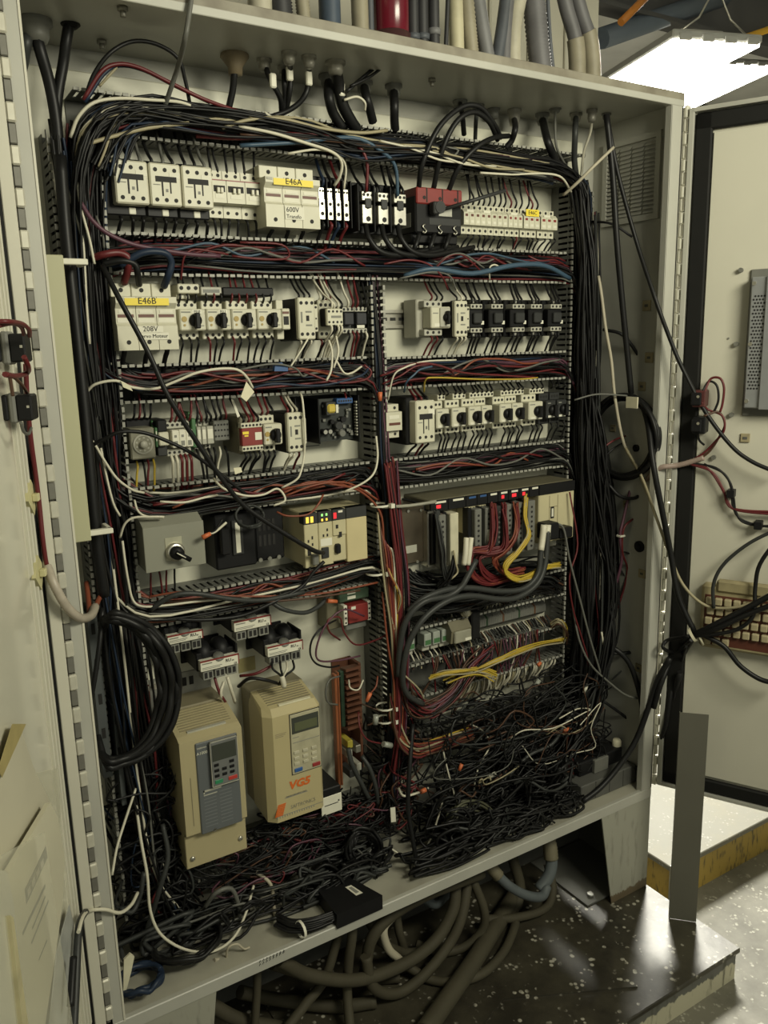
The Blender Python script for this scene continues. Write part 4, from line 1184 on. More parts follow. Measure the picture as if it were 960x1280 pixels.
yf = -.112
xs = [X(q, 670, yf) for q in (380.5, 398.5, 416.5, 433.5, 459.5)]
z0, z1 = at(382, 711, yf).z, at(380, 643, yf).z
z0b = z0
t = thing('controller_rack', 'sand coloured controller rack with lit status lamps, on the left half', 'controller', ((xs[0] + xs[-1]) / 2, PANEL, z0))
part('housing', MB().box(xs[0] + .0005, xs[-1] - .0005, PANEL, yf + .004, z0 + .002, z1, .002), plcbeige, t)
top_band = z1 - .020
for i in range(4):
    a, b = xs[i], xs[i + 1]
    lo_ = z0 + (.0 if i < 3 else -.002)
    if i == 2:
        m_ = part('module', MB().box(a, b - .0008, yf, yf + .012, z0 + .052, top_band, .001).box(a, b - .0008, yf + .022, yf + .03, z0, z0 + .055, .001), plcbeige, t)
    else:
        m_ = part('module', MB().box(a, b - .0008, yf, yf + .012, lo_, top_band, .0012), beige2 if i == 3 else plcbeige, t)
    bd = part('status_band', MB().box(a, b - .0008, yf, yf + .02, top_band, z1, .001), darkgrey, t)
    if i == 0:
        for x in (a + .007, a + .016): part('status_lamp', MB().box(x - .0028, x + .0028, yf - .0006, yf, z1 - .017, z1 - .006), led_amber, bd)
    if i == 1:
        for (x, z) in ((a + .008, z1 - .006), (a + .017, z1 - .006), (a + .008, z1 - .015), (a + .017, z1 - .015)): part('status_lamp', MB().box(x - .0018, x + .0018, yf - .0006, yf, z - .0022, z + .0022), led_green if z > z1 - .01 else led_amber, bd)
    if i == 2:
        part('status_lamp', MB().box(a + .002, a + .008, yf - .0006, yf, z1 - .016, z1 - .005), led_red, bd)
        part('caption', MB().box(a + .012, a + .021, yf - .0004, yf, z1 - .006, z1 - .002), white, bd)
    if i < 3:
        mb = MB()
        for (dx, dz, w_, h_) in (((.006, .028, .003, .005), (.014, .022, .003, .006), (.014, .035, .003, .005), (.005, .045, .007, .012), (.006, .078, .004, .005)) if i == 0 else ((.008, .022, .003, .005), (.016, .022, .003, .005), (.016, .012, .003, .005)) if i == 1 else ((.006, .008, .005, .007), (.012, .022, .006, .010))):
            mb.box(a + dx, a + dx + w_, yf - .0005, yf + .001, top_band - dz - h_, top_band - dz)
        part('switch_slot', mb, hole_m, m_)
    if i == 1:
        label_box(t, a + .003, b - .003, top_band - .044, top_band - .030, yf, white)
        part('serial_port', MB().box(a + .004, a + .018, yf - .004, yf + .002, z0 + .014, z0 + .034, .001), darkgrey, m_)
    if i == 0: part('connector', MB().box(a + .010, a + .022, yf - .012, yf, z0 + .006, z0 + .026, .002), midgrey, m_)
    if i == 2: part('connector', MB().box(a + .004, a + .014, yf - .004, yf + .022, z0 + .018, z0 + .036, .002), black, m_)
PLCX = xs; PLCZ = z0

# --- row 4, right: long PLC rack with metal power supply
yf = -.110
RZ1 = .736; RZB = .713; RZ0 = .606
rx0, rx1 = X(538, 660, yf), X(717, 640, yf)
t = thing('input_output_rack', 'long sand coloured controller rack full of wired terminal columns', 'controller', ((rx0 + rx1) / 2, PANEL, RZ0))
part('top_cover', MB().box(rx0, rx1, PANEL, yf + .002, RZB + .002, RZ1, .002), olive, t)
part('back_housing', MB().box(rx0, rx1, PANEL, yf + .035, RZ0 + .004, RZB + .002), plcbeige, t)
part('base_rail', MB().box(rx0 - .05, rx1 - .02, PANEL, yf + .03, RZ0 - .022, RZ0 + .004, .002), greyplastic, t)
cols = [538, 560, 582, 596, 609, 622, 635, 648, 661, 673]
cx = [X(q, 640, yf) for q in cols]
for i in range(len(cx) - 1):
    bd = part('status_band', MB().box(cx[i], cx[i + 1] - .001, yf - .002, yf + .02, RZB, RZ1 - .001, .0008), black, t)
    w = cx[i + 1] - cx[i]
    part('caption', MB().box(cx[i] + w * .25, cx[i + 1] - w * .15, yf - .0026, yf - .0015, RZ1 - .007, RZ1 - .003), white if i not in (2, 3) else bluep, bd)
    if i in (0, 5, 6, 7): part('status_lamp', MB().box(cx[i] + w * .3, cx[i + 1] - w * (.45 if i != 6 else .3), yf - .0027, yf - .0015, RZB + .006, RZ1 - .010), led_red, bd)
    if i in (2, 3):
        mb = MB()
        for q in range(3): mb.box(cx[i] + w * (.2 + q * .25), cx[i] + w * (.3 + q * .25), yf + .001, yf + .003, RZB - .010, RZB - .003)
        part('switch_slot', MB().box(cx[i], cx[i + 1] - .001, yf + .002, yf + .03, RZ0 + .05, RZB, .001), plcbeige, t)
        part('switch_slot', mb, hole_m, bd)
tc_spec = [(549, 558, midgrey), (563, 573.5, mat('pale_terminal', (.55, .52, .38), .5)), (594, 602.5, midgrey), (607, 615, midgrey), (620, 628, darkgrey), (633.5, 641, midgrey), (647.5, 654.5, midgrey), (660, 669, midgrey)]
for i, (l, r, m_) in enumerate(tc_spec):
    a, b = X(l, 660, -.13), X(r, 660, -.13)
    c_ = part('terminal_column', MB().box(a, b, yf + .02, -.130, RZ0 - .004, RZB - .004, .0015), m_, t)
    if i != 1:
        mb = MB()
        for q in range(9): mb.hole((a + b) / 2, RZ0 + .006 + q * .0105, -.13, .0028, 6)
        part('terminal_screw', mb, hole_m if i != 4 else midgrey, c_)
    part('side_rack', MB().box(a - .010, a - .001, yf + .01, -.120, RZ0 + .004, RZB - .002, .0015), black, t)
a, b = X(606.5, 655, -.1305), X(611, 655, -.1305)
part('white_tag', MB().box(a + .006, b + .003, -.1312, -.1298, .640, .664), white, t)
ca = X(673, 640, yf)
cpu = part('processor_module', MB().box(ca, rx1, yf - .001, yf + .04, RZ0, RZB, .002), plcbeige, t)
part('status_band', MB().box(ca, rx1, yf - .003, yf + .02, RZB, RZ1 - .001, .001), black, t)
part('door_line', MB().box(ca + .030, ca + .0312, yf - .0016, yf, RZ0 + .03, RZB - .004).box(ca + .054, ca + .0552, yf - .0016, yf, RZ0 + .03, RZB - .004).box(ca + .03, ca + .055, yf - .0016, yf, RZB - .03, RZB - .0288), vent_m, cpu)
part('key_slot', MB().box(ca + .034, ca + .044, yf - .0018, yf, RZ0 + .052, RZ0 + .078), hole_m, cpu)
label_box(t, ca + .0365, ca + .0415, RZ0 + .056, RZ0 + .074, yf - .0018, white)
part('plug', MB().box(ca - .006, ca + .030, -.145, yf, RZ0 + .014, RZ0 + .050, .003), black, t)
part('plug', MB().box(ca + .038, ca + .075, -.140, yf, RZ0 + .010, RZ0 + .034, .003), black, t)
# metal power supply at its left
a, b = X(496, 660, -.105), X(545, 660, -.105)
zt = at(500, 634, -.105).z; zb = at(545, 688, -.105).z
ps = thing('metal_power_supply', 'dull metal power supply with a steel bracket, at the near end of the long rack', 'power supply', ((a + b) / 2, PANEL, .60))
part('case', MB().box(a, b - .022, PANEL, -.098, .612, .725, .002), mat('brownish_steel', (.20, .165, .12), .3, .8, .3, 20), ps)
part('side_panel', MB().box(b - .022, b, PANEL, -.092, .608, .728, .001), darkgrey, ps)
part('bracket', MB().box(b - .026, b - .022, -.112, -.09, .604, .716).box(b - .026, b + .016, -.114, -.108, .603, .607).box(b - .026, b - .006, -.114, -.108, .712, .716), bright_steel, ps)
part('trim_pot', MB().lathe((b - .012, -.092, .686), (0, -1, 0), [(0, .009), (.004, .009), (.005, .007), (.005, 0)], 12), mat('yellow_pot', (.50, .44, .10), .5), ps)
for (dx, dz) in ((.012, .618), (.05, .615), (.03, .72), (.06, .718)):
    part('screw', MB().cyl((a + dx, -.098, dz), (a + dx, -.101, dz), .003, 8), bright_steel, ps)
part('rating_label', MB().box(a + .02, a + .05, -.0985, -.0978, .635, .65), greyplastic, ps)
solo('earth_rod', MB().tube([at(478, 634, -.12), at(512, 632, -.12), at(545, 627, -.13)], .0035, 6, sub=3), mat('rod_grey', (.30, .29, .23), .5), 'pale grey rod lying across the front of the metal power supply', 'rod')

# --- row 5, right: terminal strip, relays, connector
a, b = .645, 1.06
ts = thing('terminal_strip', 'long strip of grey terminals between the two lower right ducts', 'terminal strip', ((a + b) / 2, YR, .41))
tsp = .0052
n = int((b - a) / tsp)
tme = {}
for i in range(n):
    x = a + i * tsp
    m_ = midgrey if i % 9 else (mat('strip_green', (.03, .06, .03), .5) if i % 2 else mat('strip_brown', (.12, .06, .03), .5))
    if m_.name not in tme:
        mb = MB().prismx([(YR, -.020), (YR - .012, -.020), (YR - .024, -.010), (YR - .024, .006), (YR - .012, .014), (YR, .014)], 0, tsp - .0004)
        tme[m_.name] = make_mesh('terminal', mb, m_)
    o = bpy.data.objects.new('terminal', tme[m_.name]); link(o, ts)
    o.location = (x - (a + b) / 2, -YR, .43 - .41)
for i, (l, r) in enumerate(((507, 517), (529, 538), (540, 549), (551, 563.5))):
    xa, xb = X(l, 785, -.08), X(r, 781, -.08)
    t = thing('plug_relay', ['first', 'second', 'third', 'fourth'][i] + ' small silver relay on the terminal strip, counted from the middle duct', 'relay', ((xa + xb) / 2, -.059, .42), 'small relays on the terminal strip')
    part('case', MB().box(xa, xb, -.084, -.056, .424, .452, .0015), mat('pale_relay', (.35, .38, .33), .35), t)
    part('green_label', MB().box(xa + .002, xb - .002, -.0846, -.0838, .428, .438), green, t)
    part('foot', MB().box(xa, xb, -.075, -.056, .412, .424, .001), greyplastic, t)
xa, xb = X(563, 776, -.10), X(588, 776, -.10)
t = thing('cable_connector', 'dusty metal hooded cable connector above the terminal strip', 'connector', ((xa + xb) / 2, -.059, .43))
part('hood', MB().prismx([(-.06, .428), (-.10, .424), (-.104, .452), (-.09, .468), (-.06, .468)], xa, xb), olive, t)
part('front_cap', MB().box(xa + .006, xb - .002, -.108, -.10, .424, .45, .003), mat('worn_cap', (.30, .29, .22), .5), t)
part('label_sticker', MB().box(xb - .02, xb - .004, -.1086, -.1078, .427, .433), white, t)
mb = MB(); c_ = at(582, 760, -.10)
mb.lathe((c_.x, c_.y, c_.z - .016), (0, 0, 1), [(0, .010), (.006, .014), (.012, .011), (.02, .014), (.026, .007), (.027, 0)], 9)
part('foil_wrap', mb, mat('crumpled_foil', (.5, .48, .38), .25, .8, .4, 90, .9), t)
xa, xb = X(590, 766, -.10), X(601, 764, -.10)
solo('cable_clamp', MB().box(xa, xb, YR, -.10, .420, .482, .003).box(xa + .002, xb + .006, -.09, -.05, .47, .486, .002), black, 'tall black clamp block beside the hooded connector', 'clamp')
xa, xb = X(512, 757, -.05), X(545, 750, -.05)
solo('strip_bracket', MB().box(xa, xb, PANEL, PANEL - .003, .452, .478).cyl((xa + .012, PANEL - .003, .465), (xa + .012, PANEL - .0045, .465), .004, 8).cyl((xb - .014, PANEL - .003, .468), (xb - .014, PANEL - .0045, .468), .004, 8), panel_paint, 'pale bracket plate with two holes at the end of the terminal strip', 'bracket')

# --- middle column: relay module and terracotta card rack
yf = -.075
xa, xb = X(414, 760, yf), X(464, 756, yf)
zt, zb = at(416, 742, yf).z, at(416, 792, yf).z
t = thing('relay_module', 'green and red relay module with white terminal rows in the middle column', 'relay module', ((xa + xb) / 2, PANEL, zb))
part('base', MB().box(xa, xb, PANEL, yf + .02, zb, zt, .002), olive, t)
part('green_block', MB().box(xa + .018, xb - .004, yf + .02, yf, zt - .022, zt, .002), mat('dark_green_block', (.06, .10, .06), .5), t)
for i in range(2): label_box(t, xa + .036, xa + .054, zt - .018 + i * .010, zt - .012 + i * .010, yf)
part('red_block', MB().box(xa + .034, xb - .010, yf + .02, yf - .006, zt - .066, zt - .030, .0015), red, t)
for s_ in (xa + .029, xb - .007):
    c_ = part('terminal_row', MB().box(s_ - .004, s_ + .004, yf + .02, yf - .004, zt - .068, zt - .028, .001), white, t)
    mb = MB()
    for q in range(4): mb.hole(s_, zt - .063 + q * .0098, yf - .004, .0021, 6)
    part('terminal_screw', mb, hole_m, c_)
label_box(t, xa + .040, xa + .050, zt - .038, zt - .032, yf - .006)
part('lower_block', MB().box(xa + .034, xb - .008, PANEL, yf + .006, zb - .004, zt - .07, .002), midgrey, t)
xa, xb = X(419, 900, -.07), X(456, 890, -.07)
zt, zb = at(422, 842, -.07).z, at(424, 985, -.07).z
t = thing('card_rack', 'terracotta slatted card rack with an orange upright edge', 'card rack', ((xa + xb) / 2, PANEL, zb))
part('edge_bar', MB().box(xa, xa + .006, -.060, -.074, zb, zt, .001), orange, t)
part('edge_bar', MB().box(xa + .011, xa + .015, -.052, -.066, zb, zt, .001), orange, t)
part('far_bar', MB().box(xb - .006, xb, PANEL, -.060, zb + .02, zt + .006, .001), terracotta, t)
part('green_board', MB().box(xa + .019, xa + .028, -.062, -.05, zt - .12, zt - .002, .001), pcb, t)
for i in range(11):
    z = zt + .004 - i * .0125
    part('slat', MB().add([(xa + .028, -.070, z), (xb - .006, -.070, z), (xb - .006, -.045, z - .004), (xa + .028, -.045, z - .004), (xa + .028, -.070, z - .006), (xb - .006, -.070, z - .006), (xb - .006, -.045, z - .010), (xa + .028, -.045, z - .010)],
         [(0, 1, 2, 3), (7, 6, 5, 4), (0, 4, 5, 1), (1, 5, 6, 2), (2, 6, 7, 3), (3, 7, 4, 0)]), terracotta, t)
part('back', MB().box(xa + .024, xb, PANEL, PANEL - .004, zb, zt + .006), terracotta, t)
for i, (dx, dz, m_) in enumerate(((.022, .145, mat('yellow_block', (.5, .42, .06), .5)), (.020, .165, greyplastic), (.040, .16, bright_steel), (.040, .20, greyplastic), (.024, .21, darkgrey))):
    part('connector', MB().box(xa + dx, xa + dx + .012, -.078, -.04, zt - dz - .016, zt - dz, .001), m_, t)
del xa

# --- transformers
def transformer(label, tl, tr, bl_, br, extra_term=True):
    yf = -.095
    p0, p1 = at(*tl, yf), at(*tr, yf); p2 = at(*bl_, yf)
    x0, x1 = p0.x, p1.x; z1 = (p0.z + p1.z) / 2; z0 = z1 - (p0.z - p2.z)
    w = x1 - x0
    t = thing('transformer', label, 'transformer', ((x0 + x1) / 2, PANEL, z0 - .02), 'small black control transformers')
    part('core', MB().box(x0 - w * .04, x1 - w * .02, PANEL, yf + .012, z0 - .004, z1 + .010, .002), black, t)
    part('mounting_foot', MB().box(x0 - w * .14, x1 - w * .1, PANEL, PANEL - .004, z0 - .008, z1 + .016, .001), black, t)
    for s_ in (.02, .48):
        part('coil', MB().lathe((x0 + w * s_, (PANEL + yf) / 2 - .006, z1 + .002), (1, 0, 0), [(0, .0), (.001, .018), (w * .10, .024), (w * .28, .024), (w * .37, .018), (w * .38, 0)], 14), black, t)
    part('end_cap', MB().box(x1 - w * .05, x1 + w * .01, yf + .004, PANEL - .02, z1 - .004, z1 + .018, .003), black, t)
    lb = part('label_plate', MB().box(x0, x1, yf - .001, yf + .012, z0, z1, .0006), mat('name_plate', (.72, .70, .58), .45, 0, 0), t)
    part('red_border', MB().box(x0, x1, yf - .0014, yf, z1 - .0022, z1 + .0004).box(x1 - .0015, x1 + .0002, yf - .0014, yf, z0, z1), red, lb)
    part('print', MB().box(x0 + w * .04, x0 + w * .3, yf - .0013, yf, z1 - .0065, z1 - .0045).box(x0 + w * .04, x0 + w * .55, yf - .0013, yf, z0 + .0055, z0 + .0066).box(x0 + w * .04, x0 + w * .5, yf - .0013, yf, z0 + .003, z0 + .004), greyink, lb)
    text(lb, 'RU', x0 + w * .72, (z0 + z1) / 2 + .0015, yf - .0018, .0078, rot=0); text(lb, 'us', x0 + w * .84, (z0 + z1) / 2 + .0005, yf - .0018, .0042); text(lb, 'CE', x0 + w * .9, z0 + .003, yf - .0018, .0046)
    part('round_badge', MB().lathe((x0 + w * .5, yf + .004, z1 + .001), (0, -.6, .8), [(0, .010), (.001, .010), (.001, 0)], 16), midgrey, t)
    for i in range(3):
        a = x0 + w * (.08 + i * .31)
        q = part('terminal_block', MB().box(a, a + w * .27, yf + .006, yf + .03, z0 - .020, z0 - .0015, .001), mat('terminal_grey', (.24, .24, .21), .5), t)
        mb = MB()
        for s in (.28, .72): mb.box(a + w * .27 * s - .0028, a + w * .27 * s + .0026, yf + .0054, yf + .007, z0 - .0165, z0 - .006)
        part('terminal_slot', mb, hole_m, q)
    return x0, x1, z0
T = [transformer('upper left of the four black transformers, partly behind the hanging coil', (209, 795), (253, 787), (209, 806), (253, 798)),
     transformer('topmost of the four black transformers, just under the duct', (292, 777), (338, 768.5), (292, 790), (338, 779)),
     transformer('lowest of the four black transformers, above the smaller drive', (250, 827), (298, 817), (250, 840), (298, 829)),
     transformer('black transformer right above the VG5 drive', (334, 808.5), (378, 800), (334, 821), (378, 811))]
p = at(309, 829, PANEL)
solo('warning_sticker', MB().box(p.x - .018, p.x + .016, PANEL - .001, PANEL, p.z - .016, p.z + .012), mat('faded_yellow', (.38, .33, .15), .6), 'small faded yellow sticker on the panel between the transformers', 'sticker')

# --- drives
yf = -.15
x0, x1 = X(226, 960, yf), X(305, 960, yf)
z0, z1 = at(237, 1048, yf).z, at(228, 925, yf).z
dm = mat('drive_beige', (.41, .355, .205), .42, 0, .05, 12)
t = thing('motor_drive', 'narrow beige drive with a dark grey A1000 front panel', 'motor drive', ((x0 + x1) / 2, PANEL, z0 - .05))
part('heat_sink', MB().box(x0 + .004, x1 - .002, PANEL, -.075, z0 - .03, z1 + .022, .002), mat('drive_side', (.24, .21, .13), .5, 0, .1, 12), t)
mp = part('mounting_plate', MB().box(x0 - .006, x1 - .004, PANEL, PANEL - .003, z0 - .04, z1 + .062), bar_steel, t)
mb = MB()
for i in range(5):
    mb.box(x0 + .014 + i * .013, x0 + .022 + i * .013, PANEL - .0036, PANEL - .0028, z1 + .036, z1 + .052)
part('plate_slot', mb, hole_m, mp)
for xx in (x0 + .002, x1 - .012): part('screw', MB().cyl((xx, PANEL - .003, z1 + .05), (xx, PANEL - .008, z1 + .05), .0055, 10), bright_steel, mp)
body = part('case', MB().prismx([(-.07, z0), (yf + .004, z0), (yf, z0 + .004), (yf, z1 - .006), (yf + .012, z1), (-.07, z1 + .020)], x0, x1), dm, t)
mb = MB()
for i in range(9):
    y = yf + .022 + i * .0062
    zz = z1 + (y - (yf + .012)) / (-.07 - (yf + .012)) * .020
    mb.box(x0 + .010, x1 - .010, y, y + .0028, zz - .001, zz + .0012)
part('vent_slot', mb, mat('vent_tan', (.30, .26, .155), .55), body)
part('caution_label', MB().box(x0 + .02, x1 - .022, yf + .0145, yf + .0205, z1 + .0005, z1 + .0035), greyplastic, body)
def q4(pts, y): return [(lambda p: (p.x, p.z))(at(*p, y)) for p in pts]
gi = q4([(243, 929), (296, 916), (302, 1026), (252, 1043)], yf)
gx0, gx1 = (gi[0][0] + gi[3][0]) / 2, (gi[1][0] + gi[2][0]) / 2
gz0, gz1 = (gi[2][1] + gi[3][1]) / 2, (gi[0][1] + gi[1][1]) / 2
ins = part('front_panel', MB().box(gx0, gx1, yf - .003, yf + .002, gz0, gz1, .0015), mat('drive_grey', (.115, .125, .13), .4, 0, .05, 12), t)
part('print', MB().box(gx0 + .008, gx0 + .04, yf - .0034, yf - .003, gz0 + (gz1 - gz0) * .46, gz0 + (gz1 - gz0) * .48).box(gx0 + .008, gx0 + .010, yf - .0034, yf - .003, gz0 + (gz1 - gz0) * .44, gz0 + (gz1 - gz0) * .48).box(gx0 + .008, gx0 + .032, yf - .0034, yf - .003, gz0 + (gz1 - gz0) * .42, gz0 + (gz1 - gz0) * .43), greyplastic, ins)
mb = MB()
for c in (0, 1):
    for q in range(10): mb.box(gx0 + .008 + c * .028, gx0 + .03 + c * .028, yf - .0033, yf - .003, gz0 + .012 + q * .0065, gz0 + .0135 + q * .0065)
part('fine_print', mb, mat('print_grey', (.16, .17, .175), .5, 0, 0), ins, None, 'stuff')
text(ins, 'A1000', gx0 + .0105, gz1 - .0185, yf - .0035, .0072, white)
text(ins, 'YASKAWA', gx0 + .0105, gz1 - .009, yf - .0035, .0036, white)
kx0, kx1, kz1, kz0 = gx0 + .0225, gx1 - .003, gz1 - .001, gz1 - .084
kp = part('keypad', MB().box(kx0, kx1, yf - .010, yf - .002, kz0, kz1, .002), mat('keypad_grey', (.15, .155, .15), .4), t)
part('keypad_border', MB().box(kx0, kx1, yf - .0104, yf - .009, kz0, kz0 + .001).box(kx0, kx0 + .001, yf - .0104, yf - .009, kz0, kz1).box(kx1 - .001, kx1, yf - .0104, yf - .009, kz0, kz1).box(kx0, kx1, yf - .0104, yf - .009, kz1 - .001, kz1), greyplastic, kp)
part('display', MB().box(kx0 + .003, kx1 - .003, yf - .0105, yf - .009, kz1 - .036, kz1 - .006, .001), screen, kp)
for r_ in range(3):
    for c in range(3):
        if r_ == 0 and c == 1: continue
        a = kx0 + .005 + c * (kx1 - kx0 - .008) / 3
        part('button', MB().box(a, a + .0085, yf - .0112, yf - .009, kz1 - .046 - r_ * .010, kz1 - .0405 - r_ * .010, .0006), black, kp)
part('green_button', MB().box(kx0 + .005, kx0 + .019, yf - .0112, yf - .009, kz0 + .005, kz0 + .012, .0008), mat('run_green', (.03, .22, .10), .45), kp)
part('red_button', MB().box(kx1 - .020, kx1 - .004, yf - .0112, yf - .009, kz0 + .005, kz0 + .012, .0008), mat('stop_red', (.45, .04, .03), .45), kp)
label_box(t, gx1 - .016, gx1 - .003, gz0 + (gz1 - gz0) * .55, gz0 + (gz1 - gz0) * .63, yf - .003, greyplastic)
zb = at(232, 1086, -.13).z
lp = part('lower_cover', MB().box(x0 + .001, x1 + .002, -.135, -.131, zb, z0 + .012, .001).box(x0 + .001, x0 + .003, -.131, -.03, zb, z0 + .012), dm, t)
for (xx, zz) in ((x0 + .012, zb + .018), (x1 - .010, zb + .025), (x0 + .050, z0 + .002)):
    part('screw', MB().lathe((xx, -.135 if zz < z0 else yf, zz), (0, -1, 0), [(0, .005), (.002, .0045), (.003, .003), (.003, 0)], 12), bright_steel, lp)
part('side_notch', MB().box(x0 + .001, x0 + .014, -.1362, -.134, z0 - .004, z0 + .003).box(x1 - .014, x1 + .001, -.1362, -.134, z0 + .004, z0 + .010), hole_m, lp)
part('catch_line', MB().box(x0 + .014, x0 + .0152, yf - .0006, yf + .001, z0 + .02, z0 + .11), vent_m, body)

yf = -.13
x0, x1 = X(334, 950, yf), X(403.5, 945, yf)
z0, z1 = at(342, 1031, yf).z, at(333, 892, yf).z
vm = mat('drive_yellow_beige', (.46, .395, .215), .42, 0, .05, 12)
t = thing('motor_drive', 'wider beige drive with orange VG5 lettering', 'motor drive', ((x0 + x1) / 2, PANEL, z0))
part('heat_sink', MB().box(x0 + .002, x1 - .002, PANEL, -.06, z0 + .006, z1 + .016, .002), mat('drive_side', (.24, .21, .13)), t)
ch = .014
prof = [(x0, -.055), (x0, yf + ch), (x0 + ch, yf), (x1 - .006, yf), (x1, yf + .006), (x1, -.055)]
n = len(prof)
vs_ = [(x, y, z0 + (0 if y < -.1 else .008)) for x, y in prof] + [(x, y, z1 - .012) for x, y in prof]
top = [(x0 + .004, -.055, z1 + .016), (x0 + .004, yf + ch + .012, z1), (x0 + ch + .002, yf + .012, z1), (x1 - .008, yf + .012, z1), (x1 - .004, yf + .016, z1), (x1 - .004, -.055, z1 + .016)]
mb = MB().add(vs_ + top, [tuple(range(n))] + [((i + 1) % n, i, n + i, n + (i + 1) % n) for i in range(n)] + [(n + (i + 1) % n, n + i, 2 * n + i, 2 * n + (i + 1) % n) for i in range(n)] + [tuple(range(2 * n, 3 * n))[::-1]])
body = part('case', mb, vm, t)
mb = MB()
for i in range(8):
    y = yf + .022 + i * .0065
    zz = z1 + (y - (yf + .012)) / (-.055 - (yf + .012)) * .016
    mb.box(x0 + .016, x1 - .010, y, y + .0028, zz - .001, zz + .0011)
part('vent_slot', mb, vent_m, body)
part('caution_label', MB().box(x0 + .034, x1 - .014, yf + .0125, yf + .0185, z1 + .0004, z1 + .003), paper, body)
kq = q4([(362, 894), (398.6, 884), (401, 957), (365, 968)], yf)
kx0, kx1 = (kq[0][0] + kq[3][0]) / 2, (kq[1][0] + kq[2][0]) / 2; kz0, kz1 = (kq[2][1] + kq[3][1]) / 2, (kq[0][1] + kq[1][1]) / 2
kp = part('keypad', MB().box(kx0, kx1, yf - .0022, yf + .001, kz0, kz1, .0008), mat('keypad_cream', (.43, .40, .27), .45), t)
part('keypad_border', MB().box(kx0 - .001, kx1 + .001, yf - .0008, yf + .001, kz0 - .0014, kz0).box(kx0 - .001, kx0, yf - .0008, yf + .001, kz0, kz1).box(kx1, kx1 + .001, yf - .0008, yf + .001, kz0, kz1).box(kx0 - .001, kx1 + .001, yf - .0008, yf + .001, kz1, kz1 + .0014), ink, kp)
kh_ = kz1 - kz0; kw_ = kx1 - kx0
sc_ = part('display', MB().box(kx0 + .0025, kx1 - .0025, yf - .0030, yf - .002, kz1 - kh_ * .32, kz1 - kh_ * .05, .0006), screen, kp)
part('display_glass', MB().box(kx0 + .008, kx1 - .006, yf - .0034, yf - .0029, kz1 - kh_ * .28, kz1 - kh_ * .14), mat('lcd_olive', (.10, .11, .06), .2), sc_)
part('line', MB().box(kx0 + .003, kx1 - .002, yf - .0026, yf - .002, kz1 - kh_ * .475, kz1 - kh_ * .465).box(kx0 + .003, kx0 + .016, yf - .0026, yf - .002, kz1 - kh_ * .39, kz1 - kh_ * .38), greyink, kp)
for r_ in range(3):
    for c in range(3):
        a = kx0 + .004 + c * (kw_ - .006) / 3; zz = kz1 - kh_ * (.66 + .095 * r_)
        part('button', MB().box(a, a + .0105, yf - .0042, yf - .002, zz, zz + .006, .0008), mat('button_cream', (.50, .47, .34), .45), kp)
part('blue_button', MB().box(kx0 + .004, kx0 + .020, yf - .0042, yf - .002, kz0 + .004, kz0 + .0115, .0008), mat('run_blue', (.03, .10, .30), .45), kp)
part('red_button', MB().box(kx1 - .019, kx1 - .003, yf - .0042, yf - .002, kz0 + .004, kz0 + .0115, .0008), mat('stop_dark_red', (.30, .03, .03), .45), kp)
om = mat('orange_print', (.60, .13, .02), .5, 0, 0)
p = at(373.5, 979, yf); text(t, 'VG5', p.x + .001, p.z, yf - .0006, .021, om, shear=.18, bold=.0009, sx=1.12)
p = at(371, 993, yf); part('slogan_line', MB().box(p.x - .024, p.x + .022, yf - .0004, yf, p.z - .0008, p.z + .0006), greyink, t)
text(t, 'VARIABLE FREQUENCY DRIVE', p.x - .001, p.z + .002, yf - .0007, .0032, greyink)
p0, p1 = at(345, 1022, yf), at(357, 1006, yf)
mb = MB()
for i in range(7):
    z = p0.z + i * .0034; s = i * .0011
    mb.prismy([(p0.x - .002 + s, z), (p0.x + .014 + s, z), (p0.x + .0148 + s, z + .0026), (p0.x - .0012 + s, z + .0026)], yf - .0006, yf)
part('logo_stripe', mb, om, t)
p = at(380, 1004, yf); text(t, 'SAFTRONICS', p.x - .002, p.z + .001, yf - .0006, .0108, greyink, sx=.82, bold=-.0002, shear=.1)
part('ruler_line', MB().box(x0 + .012, x1 - .004, yf - .0004, yf, p.z - .0105, p.z - .0095), greyink, t)
mb = MB()
for i in range(16): mb.box(x0 + .013 + i * .005, x0 + .0145 + i * .005, yf - .0004, yf, p.z - .0145, p.z - .0105)
part('ruler_tick', mb, greyink, t)
p = at(347, 920, yf); part('fine_print', MB().box(x0 + .018, x0 + .040, yf - .0003, yf, p.z + .002, p.z + .003).box(x0 + .018, x0 + .038, yf - .0003, yf, p.z - .001, p.z + .0).box(x0 + .018, x0 + .034, yf - .0003, yf, p.z - .004, p.z - .003), vent_m, t)
# small black box with white front
a, b = X(402, 1005, -.115), X(427, 1003, -.115)
z0_, z1_ = at(402, 1021, -.115).z, at(427, 990, -.115).z
t = thing('filter_box', 'small black box with a white front beside the VG5 drive', 'filter', ((a + b) / 2, PANEL, z0_))
part('body', MB().box(a, b, PANEL, -.114, z0_, z1_ + .016, .002), black, t)
part('white_front', MB().box(a - .0005, b + .0005, -.1155, -.1135, z0_, z1_, .0006), white, t)
part('print', MB().box(a + .006, b - .008, -.116, -.1152, (z0_ + z1_) / 2, (z0_ + z1_) / 2 + .0016).box(b - .008, b - .005, -.116, -.1152, (z0_ + z1_) / 2 + .003, (z0_ + z1_) / 2 + .006).box(a + .003, a + .008, -.116, -.1152, z0_ + .002, z0_ + .003), ink, t)

